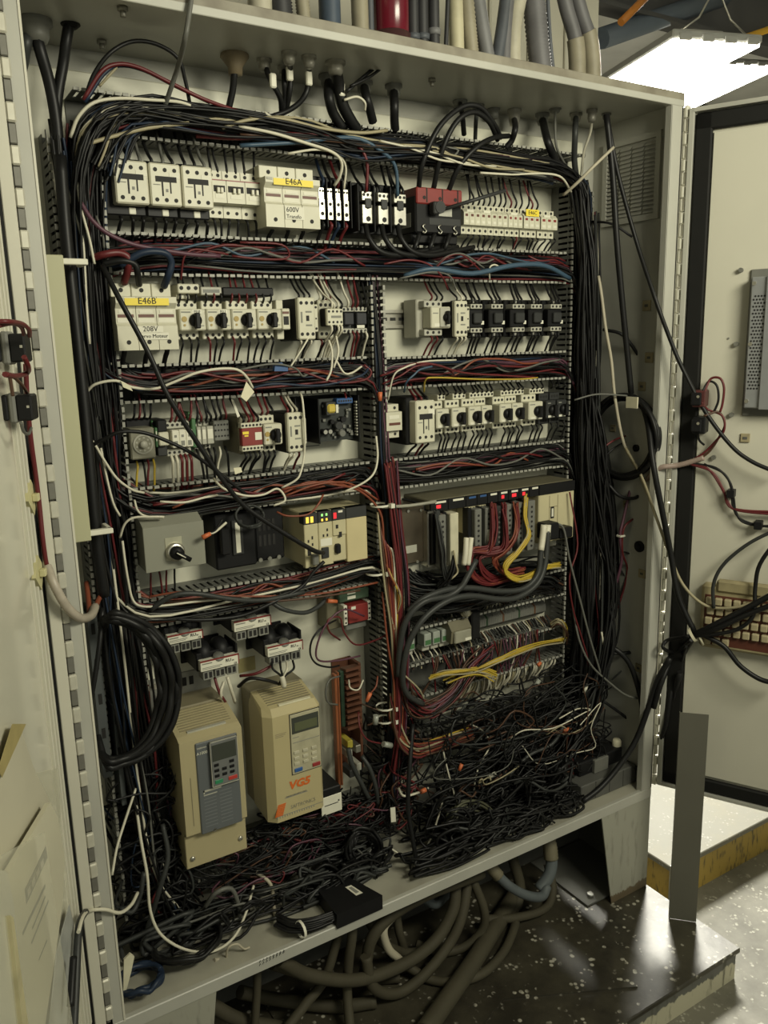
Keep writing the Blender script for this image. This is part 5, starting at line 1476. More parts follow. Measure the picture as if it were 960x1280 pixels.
# --- things on the cabinet floor and at its sides
zt_ = .030
poly = [(lambda p: (p.x, p.y))(atz(*q, zt_)) for q in ((389, 1102), (426, 1090), (478, 1119), (421, 1144))]
t = thing('power_adapter', 'flat black power adapter lying on the cabinet floor near the sill', 'adapter', (sum(q[0] for q in poly) / 4, sum(q[1] for q in poly) / 4, 0))
part('case', MB().prismz(poly[::-1], .001, zt_), black, t)
def lerp2(u, v):
    a = Vector(poly[0]).lerp(Vector(poly[1]), u); b = Vector(poly[3]).lerp(Vector(poly[2]), u); return a.lerp(b, v)
part('label_sticker', MB().prismz([tuple(lerp2(*q)) for q in ((.62, .45), (.62, .75), (.78, .75), (.78, .45))], zt_ - .0002, zt_ + .0006), white, t)
part('print', MB().prismz([tuple(lerp2(*q)) for q in ((.66, .5), (.66, .7), (.74, .7), (.74, .5))], zt_ + .0004, zt_ + .0009), greyink, t)
part('screw', MB().cyl((*lerp2(.62, .2), zt_ - .001), (*lerp2(.62, .2), zt_ + .001), .004, 8), bright_steel, t)
part('side_lamp', MB().box(poly[0][0] + .008, poly[0][0] + .011, poly[0][1] - .052, poly[0][1] - .05, .012, .016), led_red, t)
t = thing('floor_enclosure', 'low dark grey box on the cabinet floor in the corner by the side wall', 'enclosure', (1.12, -.15, 0))
part('case', MB().box(1.035, 1.215, -.195, -.09, .001, .046, .002), mat('dull_grey_case', (.10, .10, .09), .5, 0, .1, 20), t)
mb = MB()
for i in range(3): mb.box(1.08 + i * .045, 1.081 + i * .045, -.1956, -.194, .004, .045)
part('joint_line', mb, hole_m, t)
t = thing('black_case', 'black module with a grey end standing on the low grey floor box', 'module', (1.13, -.13, .046))
part('body', MB().box(1.06, 1.20, -.165, -.05, .0465, .082, .003), black, t)
part('grey_end', MB().box(1.10, 1.145, -.172, -.164, .047, .080, .001), midgrey, t)
part('cap', MB().lathe((1.195, -.150, .082), (0, 0, 1), [(0, .011), (.012, .011), (.016, .008), (.016, 0)], 12), paper, t)
# beige plate with two arms by the left flange
p = [at(61, 318, -.20), at(107, 677, -.20)]
pl = thing('cover_plate', 'narrow beige cover plate with two white arms behind the flange', 'cover plate', (.02, -.2, at(100, 677, -.2).z))
za, zb_ = at(75, 319, -.19).z, at(105, 676, -.19).z
part('plate', MB().box(-.015, .0295, -.196, -.190, zb_, za, .001), mat('plate_beige', (.44, .43, .27), .5, 0, .04, 8), pl)
for z in (za - .006, zb_ + .012):
    part('arm', MB().box(.022, .062, -.194, -.184, z - .006, z + .002, .001).box(.055, .062, -.19, -.150, z - .006, z + .002, .001), white, pl)
part('spacer', MB().box(.034, .054, -.13, -.10, at(112, 600, -.11).z, at(112, 570, -.11).z, .002), mat('pad_brown', (.36, .30, .18), .7), pl)
# perforated strut behind the left coil
for i, (px0, px1, ya, yb_) in enumerate(((118, 130, 770, 975), (138.5, 144.5, 885, 1010))):
    a, b = X(px0, 860, -.10), X(px1, 860, -.10)
    z0_, z1_ = at(px0 + 6, yb_, -.10).z, at(px0, ya, -.10).z
    t = thing('support_strut', ['wide upright grey strut behind the hanging black coil', 'narrow upright grey strut right of the wide one'][i], 'strut', ((a + b) / 2, PANEL, max(.002, z0_)))
    part('channel', MB().box(a, b, -.1, -.096, max(.002, z0_), z1_).box(a, a + .003, -.096, PANEL, max(.002, z0_), z1_).box(b - .003, b, -.096, PANEL, max(.002, z0_), z1_), mat('strut_grey', (.11, .12, .12), .4, .3, .1, 20), t)
    for k in range(5 if i == 0 else 2): part('slot', MB().box((a + b) / 2 - .003, (a + b) / 2 + .003, -.1006, -.0995, z1_ - .03 - k * .06, z1_ - .012 - k * .06), hole_m, t)

# ------------------------------------------------------------------ hoses and conduits above the roof
def ring(n, depth=.14):
    return lambda t, i: 1.0 + (depth if i % 2 else 0)
hose_m = {k: mat('hose_' + k, c, .55, 0, .25, 20) for k, c in dict(pale=(.46, .43, .33), black=(.03, .03, .032), beige=(.30, .27, .19), blue=(.05, .07, .10), grey=(.17, .17, .17), cream=(.52, .48, .32), mauve=(.13, .127, .13), slate=(.08, .088, .10)).items()}
def hose(label, pp, r, m, ribbed=False, cuff=None, name='hose', cat='hose', sub=6):
    pts = [at(*p) for p in pp]
    pts[0].z = max(pts[0].z, H + .018)
    t = solo(name, MB().tube(pts, r, 10, sub=sub * (5 if ribbed else 1), rf=ring(1) if ribbed else None), m, label, cat, 'hoses standing on the cabinet roof')
    if cuff:
        c0, c1, cm = cuff
        a, b = pts[0].lerp(pts[-1], c0), pts[0].lerp(pts[-1], c1)
        P = smooth_path(pts, 8); n = len(P) - 1
        seg = P[int(n * c0):max(int(n * c0) + 2, int(n * c1))]
        part('cuff', MB().tube(seg, r * 1.12, 10, sub=8, rf=ring(1, .1)), cm, t)
    return t
Yh = -.10
hose('pale hose at the near end of the cabinet roof', [(326, 60, Yh), (325, 10, Yh), (322, -60, Yh)], .019, hose_m['pale'])
hose('black ribbed hose beside the pale one', [(353, 62, Yh), (350, 10, Yh), (343, -60, Yh)], .018, hose_m['black'], True)
hose('slim beige ribbed hose between two dark ones', [(384, 60, Yh), (378, 5, Yh), (372, -60, Yh)], .0105, hose_m['beige'], True)
hose('dark blue hose right of the slim beige ribbed hose', [(414, 62, Yh), (412, 10, Yh), (410, -60, Yh)], .018, hose_m['blue'])
hose('smooth brownish beige conduit left of the red beacon', [(452, 66, Yh), (450, 20, Yh), (447, -60, Yh)], .0145, hose_m['beige'])
hose('slim dark hose touching the red beacon', [(464, 66, Yh), (463, 20, Yh), (461, -60, Yh)], .006, hose_m['slate'])
for i, px in enumerate((517, 529)):
    hose(['left', 'right'][i] + ' of the two black hoses with clear collars right of the beacon', [(px, 78, Yh), (px - 1, 20, Yh), (px - 2, -60, Yh)], .0105, hose_m['black'], cuff=(.30, .42, hose_m['slate']))
hose('single black hose with a collar, third right of the beacon', [(543, 82, Yh), (542, 20, Yh), (541, -60, Yh)], .0105, hose_m['black'], cuff=(.34, .40, hose_m['grey']))
hose('thin dark cable rising between black hose and cream pipe', [(556, 84, Yh), (559, 20, Yh), (562, -60, Yh)], .004, hose_m['black'])
hose('cream pipe standing straight near the middle of the roof', [(572, 88, Yh), (570, 20, Yh), (567, -60, Yh)], .0135, hose_m['cream'])
hose('ribbed beige and brown hose right of the cream pipe', [(592, 92, Yh), (586, 30, Yh), (578, -60, Yh)], .0125, hose_m['beige'], True)
hose('smooth grey hose leaning toward the cream pipe', [(614, 96, Yh), (602, 30, Yh), (588, -60, Yh)], .014, hose_m['grey'])
hose('blue grey hose leaning the other way behind the bent pipe', [(617, 96, Yh), (627, 40, Yh), (640, -60, Yh)], .012, hose_m['slate'])
hose('dark hose behind the bent beige pipe', [(630, 96, Yh), (632, 40, Yh), (640, -60, Yh)], .012, hose_m['mauve'])
hose('thick bent pale pipe on the roof', [(642, 104, Yh), (641, 50, Yh), (646, 10, Yh), (662, -60, Yh)], .0155, hose_m['pale'])
hose('thick mauve grey hose right of the bent pale pipe', [(679, 110, Yh), (672, 50, Yh), (664, -40, Yh)], .020, hose_m['mauve'], True)
hose('thin cable right of the mauve hose', [(694, 112, Yh), (687, 40, Yh), (682, -60, Yh)], .004, hose_m['slate'])
hose('grey hose with a beige ribbed cuff, left one of a pair', [(722, 118, Yh), (720, 55, Yh), (708, 10, Yh), (692, -60, Yh)], .0145, hose_m['mauve'], cuff=(.12, .45, hose_m['beige']))
hose('grey hose with a beige ribbed cuff, right one of the pair', [(742, 120, Yh), (738, 55, Yh), (726, 15, Yh), (706, -60, Yh)], .0145, hose_m['mauve'], cuff=(.12, .5, hose_m['beige']))
p = at(489, 44, Yh)
bz = H + .0145
bc = thing('signal_beacon', 'red signal beacon standing among the hoses on the roof', 'beacon', (p.x, Yh, bz))
part('base', MB().lathe((p.x, Yh, bz), (0, 0, 1), [(0, .034), (.050, .034), (.052, .031), (.052, 0)], 20), mat('beacon_base', (.05, .015, .015), .4), bc)
part('dome', MB().lathe((p.x, Yh, bz + .052), (0, 0, 1), [(0, .031), (.06, .031), (.062, .033), (.066, .033), (.066, .0)], 20), mat('beacon_red', (.13, .008, .018), .2, 0, 0), bc)
part('cover', MB().lathe((p.x, Yh, bz + .118), (0, 0, 1), [(0, .034), (.07, .034), (.10, .026), (.11, 0)], 20), mat('beacon_grey', (.16, .13, .13), .25), bc)

# ------------------------------------------------------------------ cables hanging from the roof glands
def gw(key, pts, r, label, c='k', name='cable', cat='cable', group='cables entering through the roof'):
    g = G[key]
    o = solo(name, MB().tube([g + Vector((0, 0, .012))] + paths(pts), r, 8, sub=6), WIRE[c], label, cat, group)
    return o
gw('a', [(50, 62, -.10), (62, 105, -.09), (70, 150, -.085), (74, 200, -.085)], .0085, 'thick black cable from the large gland in the near roof corner')
gw('b', [(33, 50, -.10), (29, 75, -.09), (24, 95, -.08)], .008, 'short dark cable bending behind the flange in the near roof corner', 's')
gw('t', [(83, 50, -.10), (79, 80, -.09), (72, 120, -.085), (70, 160, -.085)], .0075, 'thick black cable from an open roof hole near the corner')
gw('cone', [(293, 90, -.09), (291, 112, -.08), (286, 135, -.07)], .0055, 'black cable out of the brown cone shaped gland')
for k, pts, lab in (('d', [(338, 100, -.1), (350, 122, -.09), (352, 140, -.07)], 'black cable from the first small metal gland right of the cone'),
                    ('e', [(363, 90, -.1), (362, 115, -.09), (357, 140, -.07)], 'black cable with a white marker from the second small metal gland'),
                    ('f', [(355, 100, -.09), (356, 122, -.08), (354, 140, -.07)], 'black cable from the gland behind the second one'),
                    ('g', [(386, 92, -.1), (383, 115, -.1), (370, 132, -.09), (345, 144, -.08), (310, 148, -.08)], 'black cable with a white marker sweeping left from the third small gland')):
    gw(k, pts, .0045, lab)
for (px, py, Y, a) in ((362, 92, -.104, .35), (386, 98, -.105, .0), (341, 101, -.105, -.4), (427, 112, -.11, -.25)):
    p = at(px, py, Y)
    tag(solo('cable_marker', MB().box(p.x - .0055, p.x + .0055, p.y - .004, p.y + .004, p.z - .011, p.z + .011, .002), white),
        {362: 'white marker sleeve on the second roof cable', 386: 'white marker sleeve on the cable sweeping left', 341: 'white marker sleeve on the first small roof cable', 427: 'white marker on the thick middle roof cable'}[px], 'marker', 'white cable markers')
gw('h', [(423, 105, -.11), (428, 130, -.1), (438, 150, -.09), (446, 162, -.08)], .010, 'thickest black cable in the middle of the roof, with white marker')
gw('i', [(411, 120, -.10), (416, 140, -.09), (428, 160, -.08)], .0085, 'black cable behind the thickest one')
gw('j', [(458, 122, -.10), (463, 140, -.09), (466, 152, -.08)], .008, 'black cable from the wide gland right of the thickest cable')
gw('k', [(493, 130, -.10), (493, 150, -.09), (494, 162, -.08)], .008, 'straight black cable below the pointed stud')
gw('m', [(595, 150, -.09), (594, 175, -.07)], .004, 'thin dark cable behind the looping thick cables', 's')
gw('l', [(578, 145, -.09), (580, 168, -.07)], .005, 'dark cable from the first gland of the far group')
gw('o', [(644, 160, -.1), (640, 175, -.09), (632, 185, -.08)], .006, 'dark cable from the pale far gland')
gw('p', [(684, 175, -.1), (692, 195, -.09), (700, 215, -.08), (716, 235, -.07)], .008, 'thick black cable from the far right gland', 'k')
gw('q', [(694, 160, -.1), (696, 185, -.1), (706, 205, -.08)], .0025, 'thin grey stem below a flat far gland', 'g')
gw('r', [(719, 165, -.1), (718, 200, -.08), (722, 230, -.07)], .006, 'black cable beside the thin white far cable', 's')
gw('s', [(738, 165, -.1), (730, 190, -.09), (727, 215, -.08), (724, 235, -.07)], .0028, 'thin white cable from the farthest roof gland', 'w')

wire([(240, -8, -.241), (236, 20, -.243), (231, 50, -.238), (222, 85, -.16), (213, 112, -.13), (203, 142, -.10)], 'g', .0035, 'thin grey cable draped over the front edge of the roof', 'cable', 'cable', n=8)
wire([(108, 118, -.10), (118, 92, -.11), (138, 66, -.12), (165, 52, -.12), (195, 55, -.12), (222, 72, -.12), (231, 98, -.11), (237, 128, -.10)], 'k', .003, 'thin black cable arching high over the near upper corner', 'cable', 'cable', n=8)
wire([(104, 125, -.10), (126, 90, -.11), (148, 80, -.11), (175, 85, -.11), (210, 102, -.11), (255, 124, -.11), (300, 140, -.10)], 'r', .0032, 'dark red wire arching below the black arch at the upper corner', group='long loose wires across the top')
wire([(106, 128, -.10), (130, 92, -.105), (150, 82, -.105), (180, 88, -.105), (220, 108, -.105), (262, 128, -.10)], 'b', .003, 'blue black wire following the dark red arch', group='long loose wires across the top')
wire([(124, 108, -.10), (135, 96, -.105), (146, 84, -.105)], 't', .002, 'short tan wire under the dark red arch', group='long loose wires across the top')
wire([(88, 172, -.10), (98, 146, -.11), (118, 128, -.115), (150, 123, -.115), (190, 125, -.115), (226, 128, -.115), (250, 138, -.11)], 'w', .0026, 'cream wire curving round the upper corner, uppermost of the pale ones', group='long loose wires across the top')
wire([(95, 195, -.10), (102, 165, -.11), (120, 146, -.115), (145, 134, -.115), (180, 134, -.115), (205, 138, -.115)], 'w', .0022, 'thin white wire curving below the uppermost cream one', group='long loose wires across the top')
wire([(92, 230, -.10), (98, 180, -.11), (112, 155, -.115), (135, 145, -.115), (175, 143, -.115), (215, 144, -.115), (250, 154, -.115), (285, 150, -.115), (320, 148, -.11)], 't', .0026, 'long tan wire curving round the corner and along the top duct', group='long loose wires across the top')
wire([(102, 182, -.12), (140, 171, -.12), (185, 160, -.12), (236, 154, -.12)], 't', .003, 'stiff tan wire slanting across the upper near corner', group='long loose wires across the top')
wire([(278, 160, -.12), (310, 150, -.125), (350, 148, -.125), (400, 160, -.125), (450, 166, -.125), (484, 163, -.12)], 't', .0028, 'long tan wire dipping below the middle glands', group='long loose wires across the top')
wire([(298, 158, -.12), (340, 166, -.13), (380, 178, -.13), (415, 190, -.13), (427, 203, -.125), (425, 220, -.115), (418, 232, -.10)], 'w', .0026, 'white wire running down into the narrow silver lugs', group='long loose wires across the top')
wire([(360, 192, -.12), (395, 187, -.125), (420, 192, -.12), (432, 208, -.11), (430, 236, -.10)], 'w', .002, 'second white wire ending at the narrow silver lugs', group='long loose wires across the top')
wire([(245, 170, -.11), (300, 173, -.115), (350, 168, -.115), (390, 168, -.115), (440, 178, -.115), (458, 200, -.115), (458, 240, -.105)], 'r', .003, 'dark red wire along the top duct, ending at the first power block', group='long loose wires across the top')
wire([(300, 182, -.11), (370, 178, -.12), (440, 172, -.12), (475, 188, -.12), (494, 208, -.115), (497, 245, -.105)], 'c', .0035, 'blue grey cable bending into the third power block', group='long loose wires across the top')
wire([(330, 140, -.10), (340, 150, -.105), (300, 152, -.11), (262, 149, -.11)], 'w', .0022, 'short pale wire near the cone gland cable', group='long loose wires across the top')
wire([(430, 125, -.115), (446, 121, -.12), (456, 128, -.12), (456, 138, -.11)], 'w', .0022, 'small white loop between the middle roof cables', group='long loose wires across the top')
wire([(433, 115, -.12), (452, 98, -.12), (470, 84, -.12), (486, 76, -.12), (490, 72, -.11)], 'k', .003, 'black cable tied to a small roof stud', 'cable', 'cable', n=8)
wire([(438, 108, -.125), (462, 96, -.125), (478, 84, -.125), (489, 74, -.115)], 'k', .0026, 'thinner black cable tied to the same roof stud', 'cable', 'cable', n=8)
# thick loops feeding the red topped switch
for i, pts in enumerate(([(523, 238, -.09), (528, 205, -.12), (548, 160, -.13), (577, 134, -.13), (600, 134, -.13), (617, 154, -.12), (626, 172, -.09)],
                         [(541, 240, -.09), (552, 190, -.125), (570, 153, -.135), (592, 140, -.135), (611, 152, -.125), (622, 175, -.09)],
                         [(559, 243, -.09), (574, 208, -.12), (597, 183, -.13), (618, 172, -.12), (636, 170, -.09)])):
    wire(pts, 'k', .0048, ['outermost', 'middle', 'lowest'][i] + ' thick black loop feeding the red topped switch', 'cable', 'cable', 'thick loops at the red topped switch', 8)
for i, (px, e) in enumerate(((457, 500), (477, 520), (497, 540))):
    wire([(px, 281, -.098), (px + 4, 297, -.112), (px + 18, 314, -.118), (px + 42, 319, -.115), (px + 70, 314, -.10), (px + 95, 309, -.08)], 'k', .0048, ['first', 'second', 'third'][i] + ' thick black cable curving right below the power blocks', 'cable', 'cable', 'thick cables below the power blocks', 8)
for i, px in enumerate((522, 541, 560)):
    wire([(px + 2, 293, -.095), (px - 3, 308, -.10), (px - 8, 318, -.085)], 'k', .0046, ['first', 'second', 'third'][i] + ' short thick cable below the red topped switch', 'cable', 'cable', 'short thick cables below the switch', 8)
wire([(704, 244, -.11), (722, 228, -.14), (742, 208, -.16), (767, 184, -.17)], 'h', .0032, 'long pale tie tail sticking out beside the vent grille', 'cable tie', 'cable_tie', n=6)
wire([(600, 216, -.11), (640, 218, -.115), (680, 217, -.115), (702, 222, -.115), (714, 240, -.10)], 'w', .0022, 'white wire along the top duct bending into the far upright duct', group='long loose wires across the top')
for (a, b, k, nm) in ((300, 640, 'n', 'brown'), (470, 700, 't', 'tan'), (500, 690, 'g', 'grey')):
    y0 = 168 + (a - 300) * .07
    wire([(a, y0, -.115), (a + 70, y0 + 4, -.12), (b - 120, y0 + 20, -.12), (b - 40, y0 + 34, -.115), (b, y0 + 40, -.11)], k, .0022, 'loose ' + nm + ' wire lying along the top duct toward the far end', group='long loose wires across the top')
for i, (xs_, k) in enumerate(((545, 'w'), (575, 'w'), (610, 't'))):
    wire([(xs_ - 70, 176 + i * 6, -.12), (xs_ - 30, 186 + i * 6, -.125), (xs_ + 5, 200 + i * 5, -.125), (xs_ + 45, 204 + i * 4, -.12)], k, .002, ['first', 'second', 'third'][i] + ' pale wire wandering under the far top glands', group='long loose wires across the top')

# ------------------------------------------------------------------ wire masses in the ducts (kind stuff)
K = 'kkkkkkkkkkkkb'
bundle('wire_bundle', 'dense black wires sweeping along the top duct and round its corners', [(.090, -.075, .95), (.090, -.085, 1.20), (.105, -.095, 1.33), (.165, -.09, 1.388), (.32, -.09, 1.39), (.5, -.09, 1.386), (.7, -.088, 1.384), (.9, -.088, 1.382), (1.04, -.085, 1.38), (1.102, -.085, 1.33), (1.11, -.085, 1.15)], 75, (.026, .032, .020), K + 'kkkkkkrp', .0022, sub=4)
bundle('wire_bundle', 'second layer of wires on the top duct, mixed with grey and red', [(.12, -.11, 1.30), (.17, -.112, 1.375), (.3, -.114, 1.385), (.45, -.112, 1.382), (.55, -.112, 1.37), (.68, -.112, 1.378), (.8, -.105, 1.372), (1.0, -.10, 1.365)], 26, (.02, .014, .022), 'kkkkkkkkkkkkbgtp', .0021, wander=1.0)
bundle('wire_bundle', 'wires in the duct between the E46A and E46B rows', [(.10, -.06, 1.17), (.2, -.07, 1.188), (.38, -.072, 1.186), (.58, -.072, 1.188), (.8, -.072, 1.186), (1.06, -.07, 1.186), (1.11, -.07, 1.15)], 46, (.02, .022, .022), 'kkkkkkkbbrrgp', .0021)
bundle('wire_bundle', 'wires in the duct below the E46B holder', [(.09, -.06, 1.03), (.16, -.07, .988), (.3, -.075, .988), (.45, -.075, .988), (.57, -.075, .987), (.60, -.075, .95)], 48, (.02, .022, .022), 'kkkkkrrrbwp', .0021)
bundle('wire_bundle', 'wires in the duct below the black contactors', [(.59, -.06, .955), (.64, -.07, .985), (.8, -.072, .985), (.95, -.07, .985), (1.07, -.07, .985), (1.11, -.07, .94)], 40, (.02, .022, .022), 'kkkkkkbrgp', .0021)
bundle('wire_bundle', 'wires in the duct below the red safety relay', [(.09, -.06, .84), (.16, -.07, .79), (.3, -.075, .792), (.45, -.075, .793), (.57, -.075, .792), (.60, -.07, .73)], 48, (.02, .022, .022), 'kkkkkkrrogw', .0021)
bundle('wire_bundle', 'dark wires in the duct above the long PLC rack', [(.60, -.06, .83), (.64, -.07, .795), (.8, -.075, .792), (.95, -.075, .792), (1.07, -.075, .792), (1.11, -.07, .74)], 48, (.02, .022, .022), 'kkkkkkkkgp', .0021)
bundle('wire_bundle', 'wires in the duct below the switch box', [(.09, -.06, .66), (.14, -.09, .615), (.3, -.095, .61), (.45, -.095, .618), (.57, -.09, .625), (.60, -.09, .58)], 26, (.02, .02, .016), 'kkkkrogsw', .0021)
bundle('wire_bundle', 'black and coloured wires falling down the near upright duct', [(.085, -.07, 1.34), (.085, -.078, 1.15), (.082, -.08, .95), (.085, -.08, .75), (.09, -.085, .55), (.10, -.085, .35), (.12, -.09, .15), (.16, -.08, .04)], 80, (.030, .03, .03), K + 'kkkkkkkrpbwg', .0022, sub=5, wander=.9)
bundle('wire_bundle', 'red and black wires in the middle upright duct', [(.598, -.06, 1.16), (.597, -.08, 1.0), (.597, -.085, .85), (.60, -.092, .72), (.600, -.10, .58), (.598, -.10, .42), (.595, -.10, .25), (.60, -.09, .10)], 46, (.012, .018, .012), 'kkkkkkkrrbp', .0021, sub=5)
bundle('wire_bundle', 'orange and brown wires in the lower middle upright run', [(.598, -.105, .82), (.605, -.115, .70), (.612, -.12, .58), (.606, -.12, .44), (.600, -.12, .30), (.597, -.11, .2)], 40, (.016, .014, .012), 'rrrrrrkkkoonnpt', .0021, sub=5)
bundle('wire_bundle', 'mass of black cables in the far upright duct', [(1.10, -.07, 1.36), (1.118, -.085, 1.2), (1.122, -.088, 1.0), (1.125, -.088, .82), (1.13, -.092, .65), (1.13, -.095, .48), (1.125, -.10, .3), (1.09, -.11, .14)], 150, (.030, .036, .02), 'kkkkkkkkkkkkkkkkks', .0026, sub=5, wander=.9)
bundle('wire_bundle', 'black cables bulging away from the far upright duct lower down', [(1.13, -.09, .95), (1.15, -.10, .8), (1.175, -.115, .62), (1.185, -.125, .48), (1.165, -.13, .34), (1.12, -.13, .2), (1.05, -.13, .10)], 60, (.03, .03, .02), 'kkkkkkkks', .0026, sub=5, wander=1.2)
bundle('wire_bundle', 'thin wires running beside the black cables in the far upright duct', [(1.14, -.08, 1.30), (1.155, -.085, 1.05), (1.16, -.085, .85), (1.165, -.09, .68), (1.165, -.10, .5), (1.16, -.11, .34), (1.12, -.12, .2)], 34, (.03, .04, .02), 'kkkkssgwr', .0022, sub=5)
bundle('wire_bundle', 'black wires hanging from the long rack into the lower ducts', [(.64, -.06, .585), (.7, -.09, .54), (.78, -.095, .525), (.9, -.09, .53), (1.02, -.08, .52), (1.08, -.07, .49)], 60, (.04, .03, .03), 'kkkkkkkskn', .0021)
bundle('wire_bundle', 'dark wires above the terminal strip', [(.62, -.08, .60), (.66, -.10, .56), (.72, -.10, .545), (.80, -.10, .54), (.88, -.10, .55)], 34, (.03, .03, .03), 'kkkkks', .0021)

def short_wires(label, x0, x1, n, za, zb, ya, yb, cols, r=.0017, lean=.012):
    keys = sorted(set(cols)); mb = MB()
    for i in range(n):
        x = x0 + (x1 - x0) * (i + RND.random()) / n
        d = (RND.random() - .5) * lean * 2
        z1 = zb + (RND.random() - .5) * .012
        mb.tube([(x, ya, za), (x + d * .3, (ya + yb) / 2 - .012 * RND.random(), za * .6 + z1 * .4), (x + d, yb, z1)], r, 4, keys.index(RND.choice(cols)), 3, cap=False)
    return solo('wire_bundle', mb, [WIRE[k] for k in keys], label, None, None, 'stuff')
short_wires('fine wires entering the terminal strip from above', .66, 1.06, 64, .452, .475, -.045, -.07, 'kkgwnst')
short_wires('fine wires leaving the terminal strip downward', .66, 1.06, 80, .408, .376, -.045, -.072, 'kkkgwnst')
short_wires('white ended wires hanging under the second lower right duct', .78, 1.06, 74, .318, .268, -.078, -.055, 'wwtthg', .0024, .022)
short_wires('brown and dark wires crossing the lower right duct', .70, 1.0, 40, .40, .32, -.09, -.085, 'nnkrpw', .0019, .05)

def refl(v, a, b):
    """keeps a value inside a range by folding it back"""
    for _ in range(3):
        if v < a: v = a + (a - v) * .7
        elif v > b: v = b - (v - b) * .7
    return min(max(v, a), b)
def tangle(name, label, pts_box, n, cols, r=.002, k=7, span=.22):
    """loose loops inside a box (x0,x1,y0,y1,z0,z1)"""
    x0, x1, y0, y1, z0, z1 = pts_box
    keys = sorted(set(cols)); mb = MB()
    for i in range(n):
        c = Vector((x0 + (x1 - x0) * RND.random(), y0 + (y1 - y0) * RND.random(), z0 + (z1 - z0) * RND.random()))
        out = []; a = RND.random() * 6.28; rr = .03 + RND.random() * span * .5; tilt = (RND.random() - .5)
        for q in range(k):
            a += .6 + RND.random() * .7
            p = c + Vector((math.cos(a) * rr, math.sin(a * .7) * .02 + (RND.random() - .5) * .02, math.sin(a) * rr * (.5 + tilt) + (RND.random() - .5) * .03))
            out.append(Vector((refl(p.x, x0, x1), refl(p.y, y0, y1), refl(p.z, z0, z1))))
            c += Vector((.02, 0, (RND.random() - .5) * .02))
        mb.tube(out, r * (.7 + RND.random() * .6), 4, keys.index(RND.choice(cols)), 4, cap=False)
    return solo(name, mb, [WIRE[q] for q in keys], label, None, None, 'stuff')
tangle('wire_tangle', 'dense tangle of black and brown wires in the lower far corner', (.62, 1.16, -.17, -.03, .02, .30), 210, 'kkkkkkkkkkkkkkkkkkkkkkkknns', .0019)
tangle('wire_tangle', 'few pale and red wires showing on top of the dark lower far tangle', (.64, 1.12, -.175, -.15, .06, .30), 9, 'wtngn', .0014)
tangle('wire_tangle', 'dark wires lying right behind the sill on the far side', (.56, 1.02, -.222, -.15, .004, .05), 70, 'kkkkkkkkkks', .0026, 8, .14)
tangle('wire_tangle', 'dark coils of wire piled near the sill on the far side', (.62, 1.02, -.21, -.06, .004, .12), 80, 'kkkkkkkkks', .003, 9, .12)
tangle('wire_tangle', 'fine dark wires spilling below the two drives', (.16, .60, -.13, -.03, .05, .15), 120, 'kkkkkkkkkrnps', .0017, 7, .12)
tangle('wire_tangle', 'dark cables heaped on the cabinet floor under the drives', (.10, .56, -.17, -.04, .004, .07), 46, 'kkkkkkssg', .0032, 8, .18)
tangle('wire_tangle', 'wires crowding the lower near corner behind the coil', (.03, .16, -.12, -.03, .03, .34), 60, 'kkkkkkkkkkkbsr', .0022, 7, .16)
tangle('wire_tangle', 'thick dark cables bending over the floor near the flange', (.0, .15, -.15, -.05, .005, .08), 9, 'kkkks', .0038, 7, .2)
tangle('wire_tangle', 'black wires knotted in the lower middle run', (.54, .66, -.12, -.05, .05, .34), 60, 'kkkkkrpn', .002, 7, .14)

# loose wires over each duct, the single ones that can be followed
def run(label, x0, x1, z, y, c, amp=.012, r=.0022, group='loose wires lying over the ducts', drop=None):
    pts = []
    n = 6
    for i in range(n + 1):
        t = i / n
        pts.append((x0 + (x1 - x0) * t, y - .012 * math.sin(t * 3.14) + (RND.random() - .5) * .008, z + (RND.random() - .5) * amp * 2 + math.sin(t * 3.1) * amp * .5))
    return wire([Vector(p) for p in pts], c, r, label, world=True, group=group)
for z, (a, b), nm in ((1.186, (.13, .58), 'the duct between E46A and E46B, left half'), (1.188, (.60, 1.07), 'the duct between E46A and E46B, right half'), (.988, (.13, .57), 'the duct under the E46B row'), (.985, (.62, 1.07), 'the duct under the black contactors'),
                      (.793, (.13, .57), 'the duct under the red safety relay'), (.793, (.62, 1.07), 'the duct above the long PLC rack'), (.61, (.13, .58), 'the duct under the switch box')):
    for c in ('r', 'k', 'c' if z > 1 else 'o', 'g'):
        s = .12 * RND.random()
        run(CNAME[c] + ' wire lying loosely over ' + nm, a + s, b - .12 * RND.random(), z, -.088, c, .014)
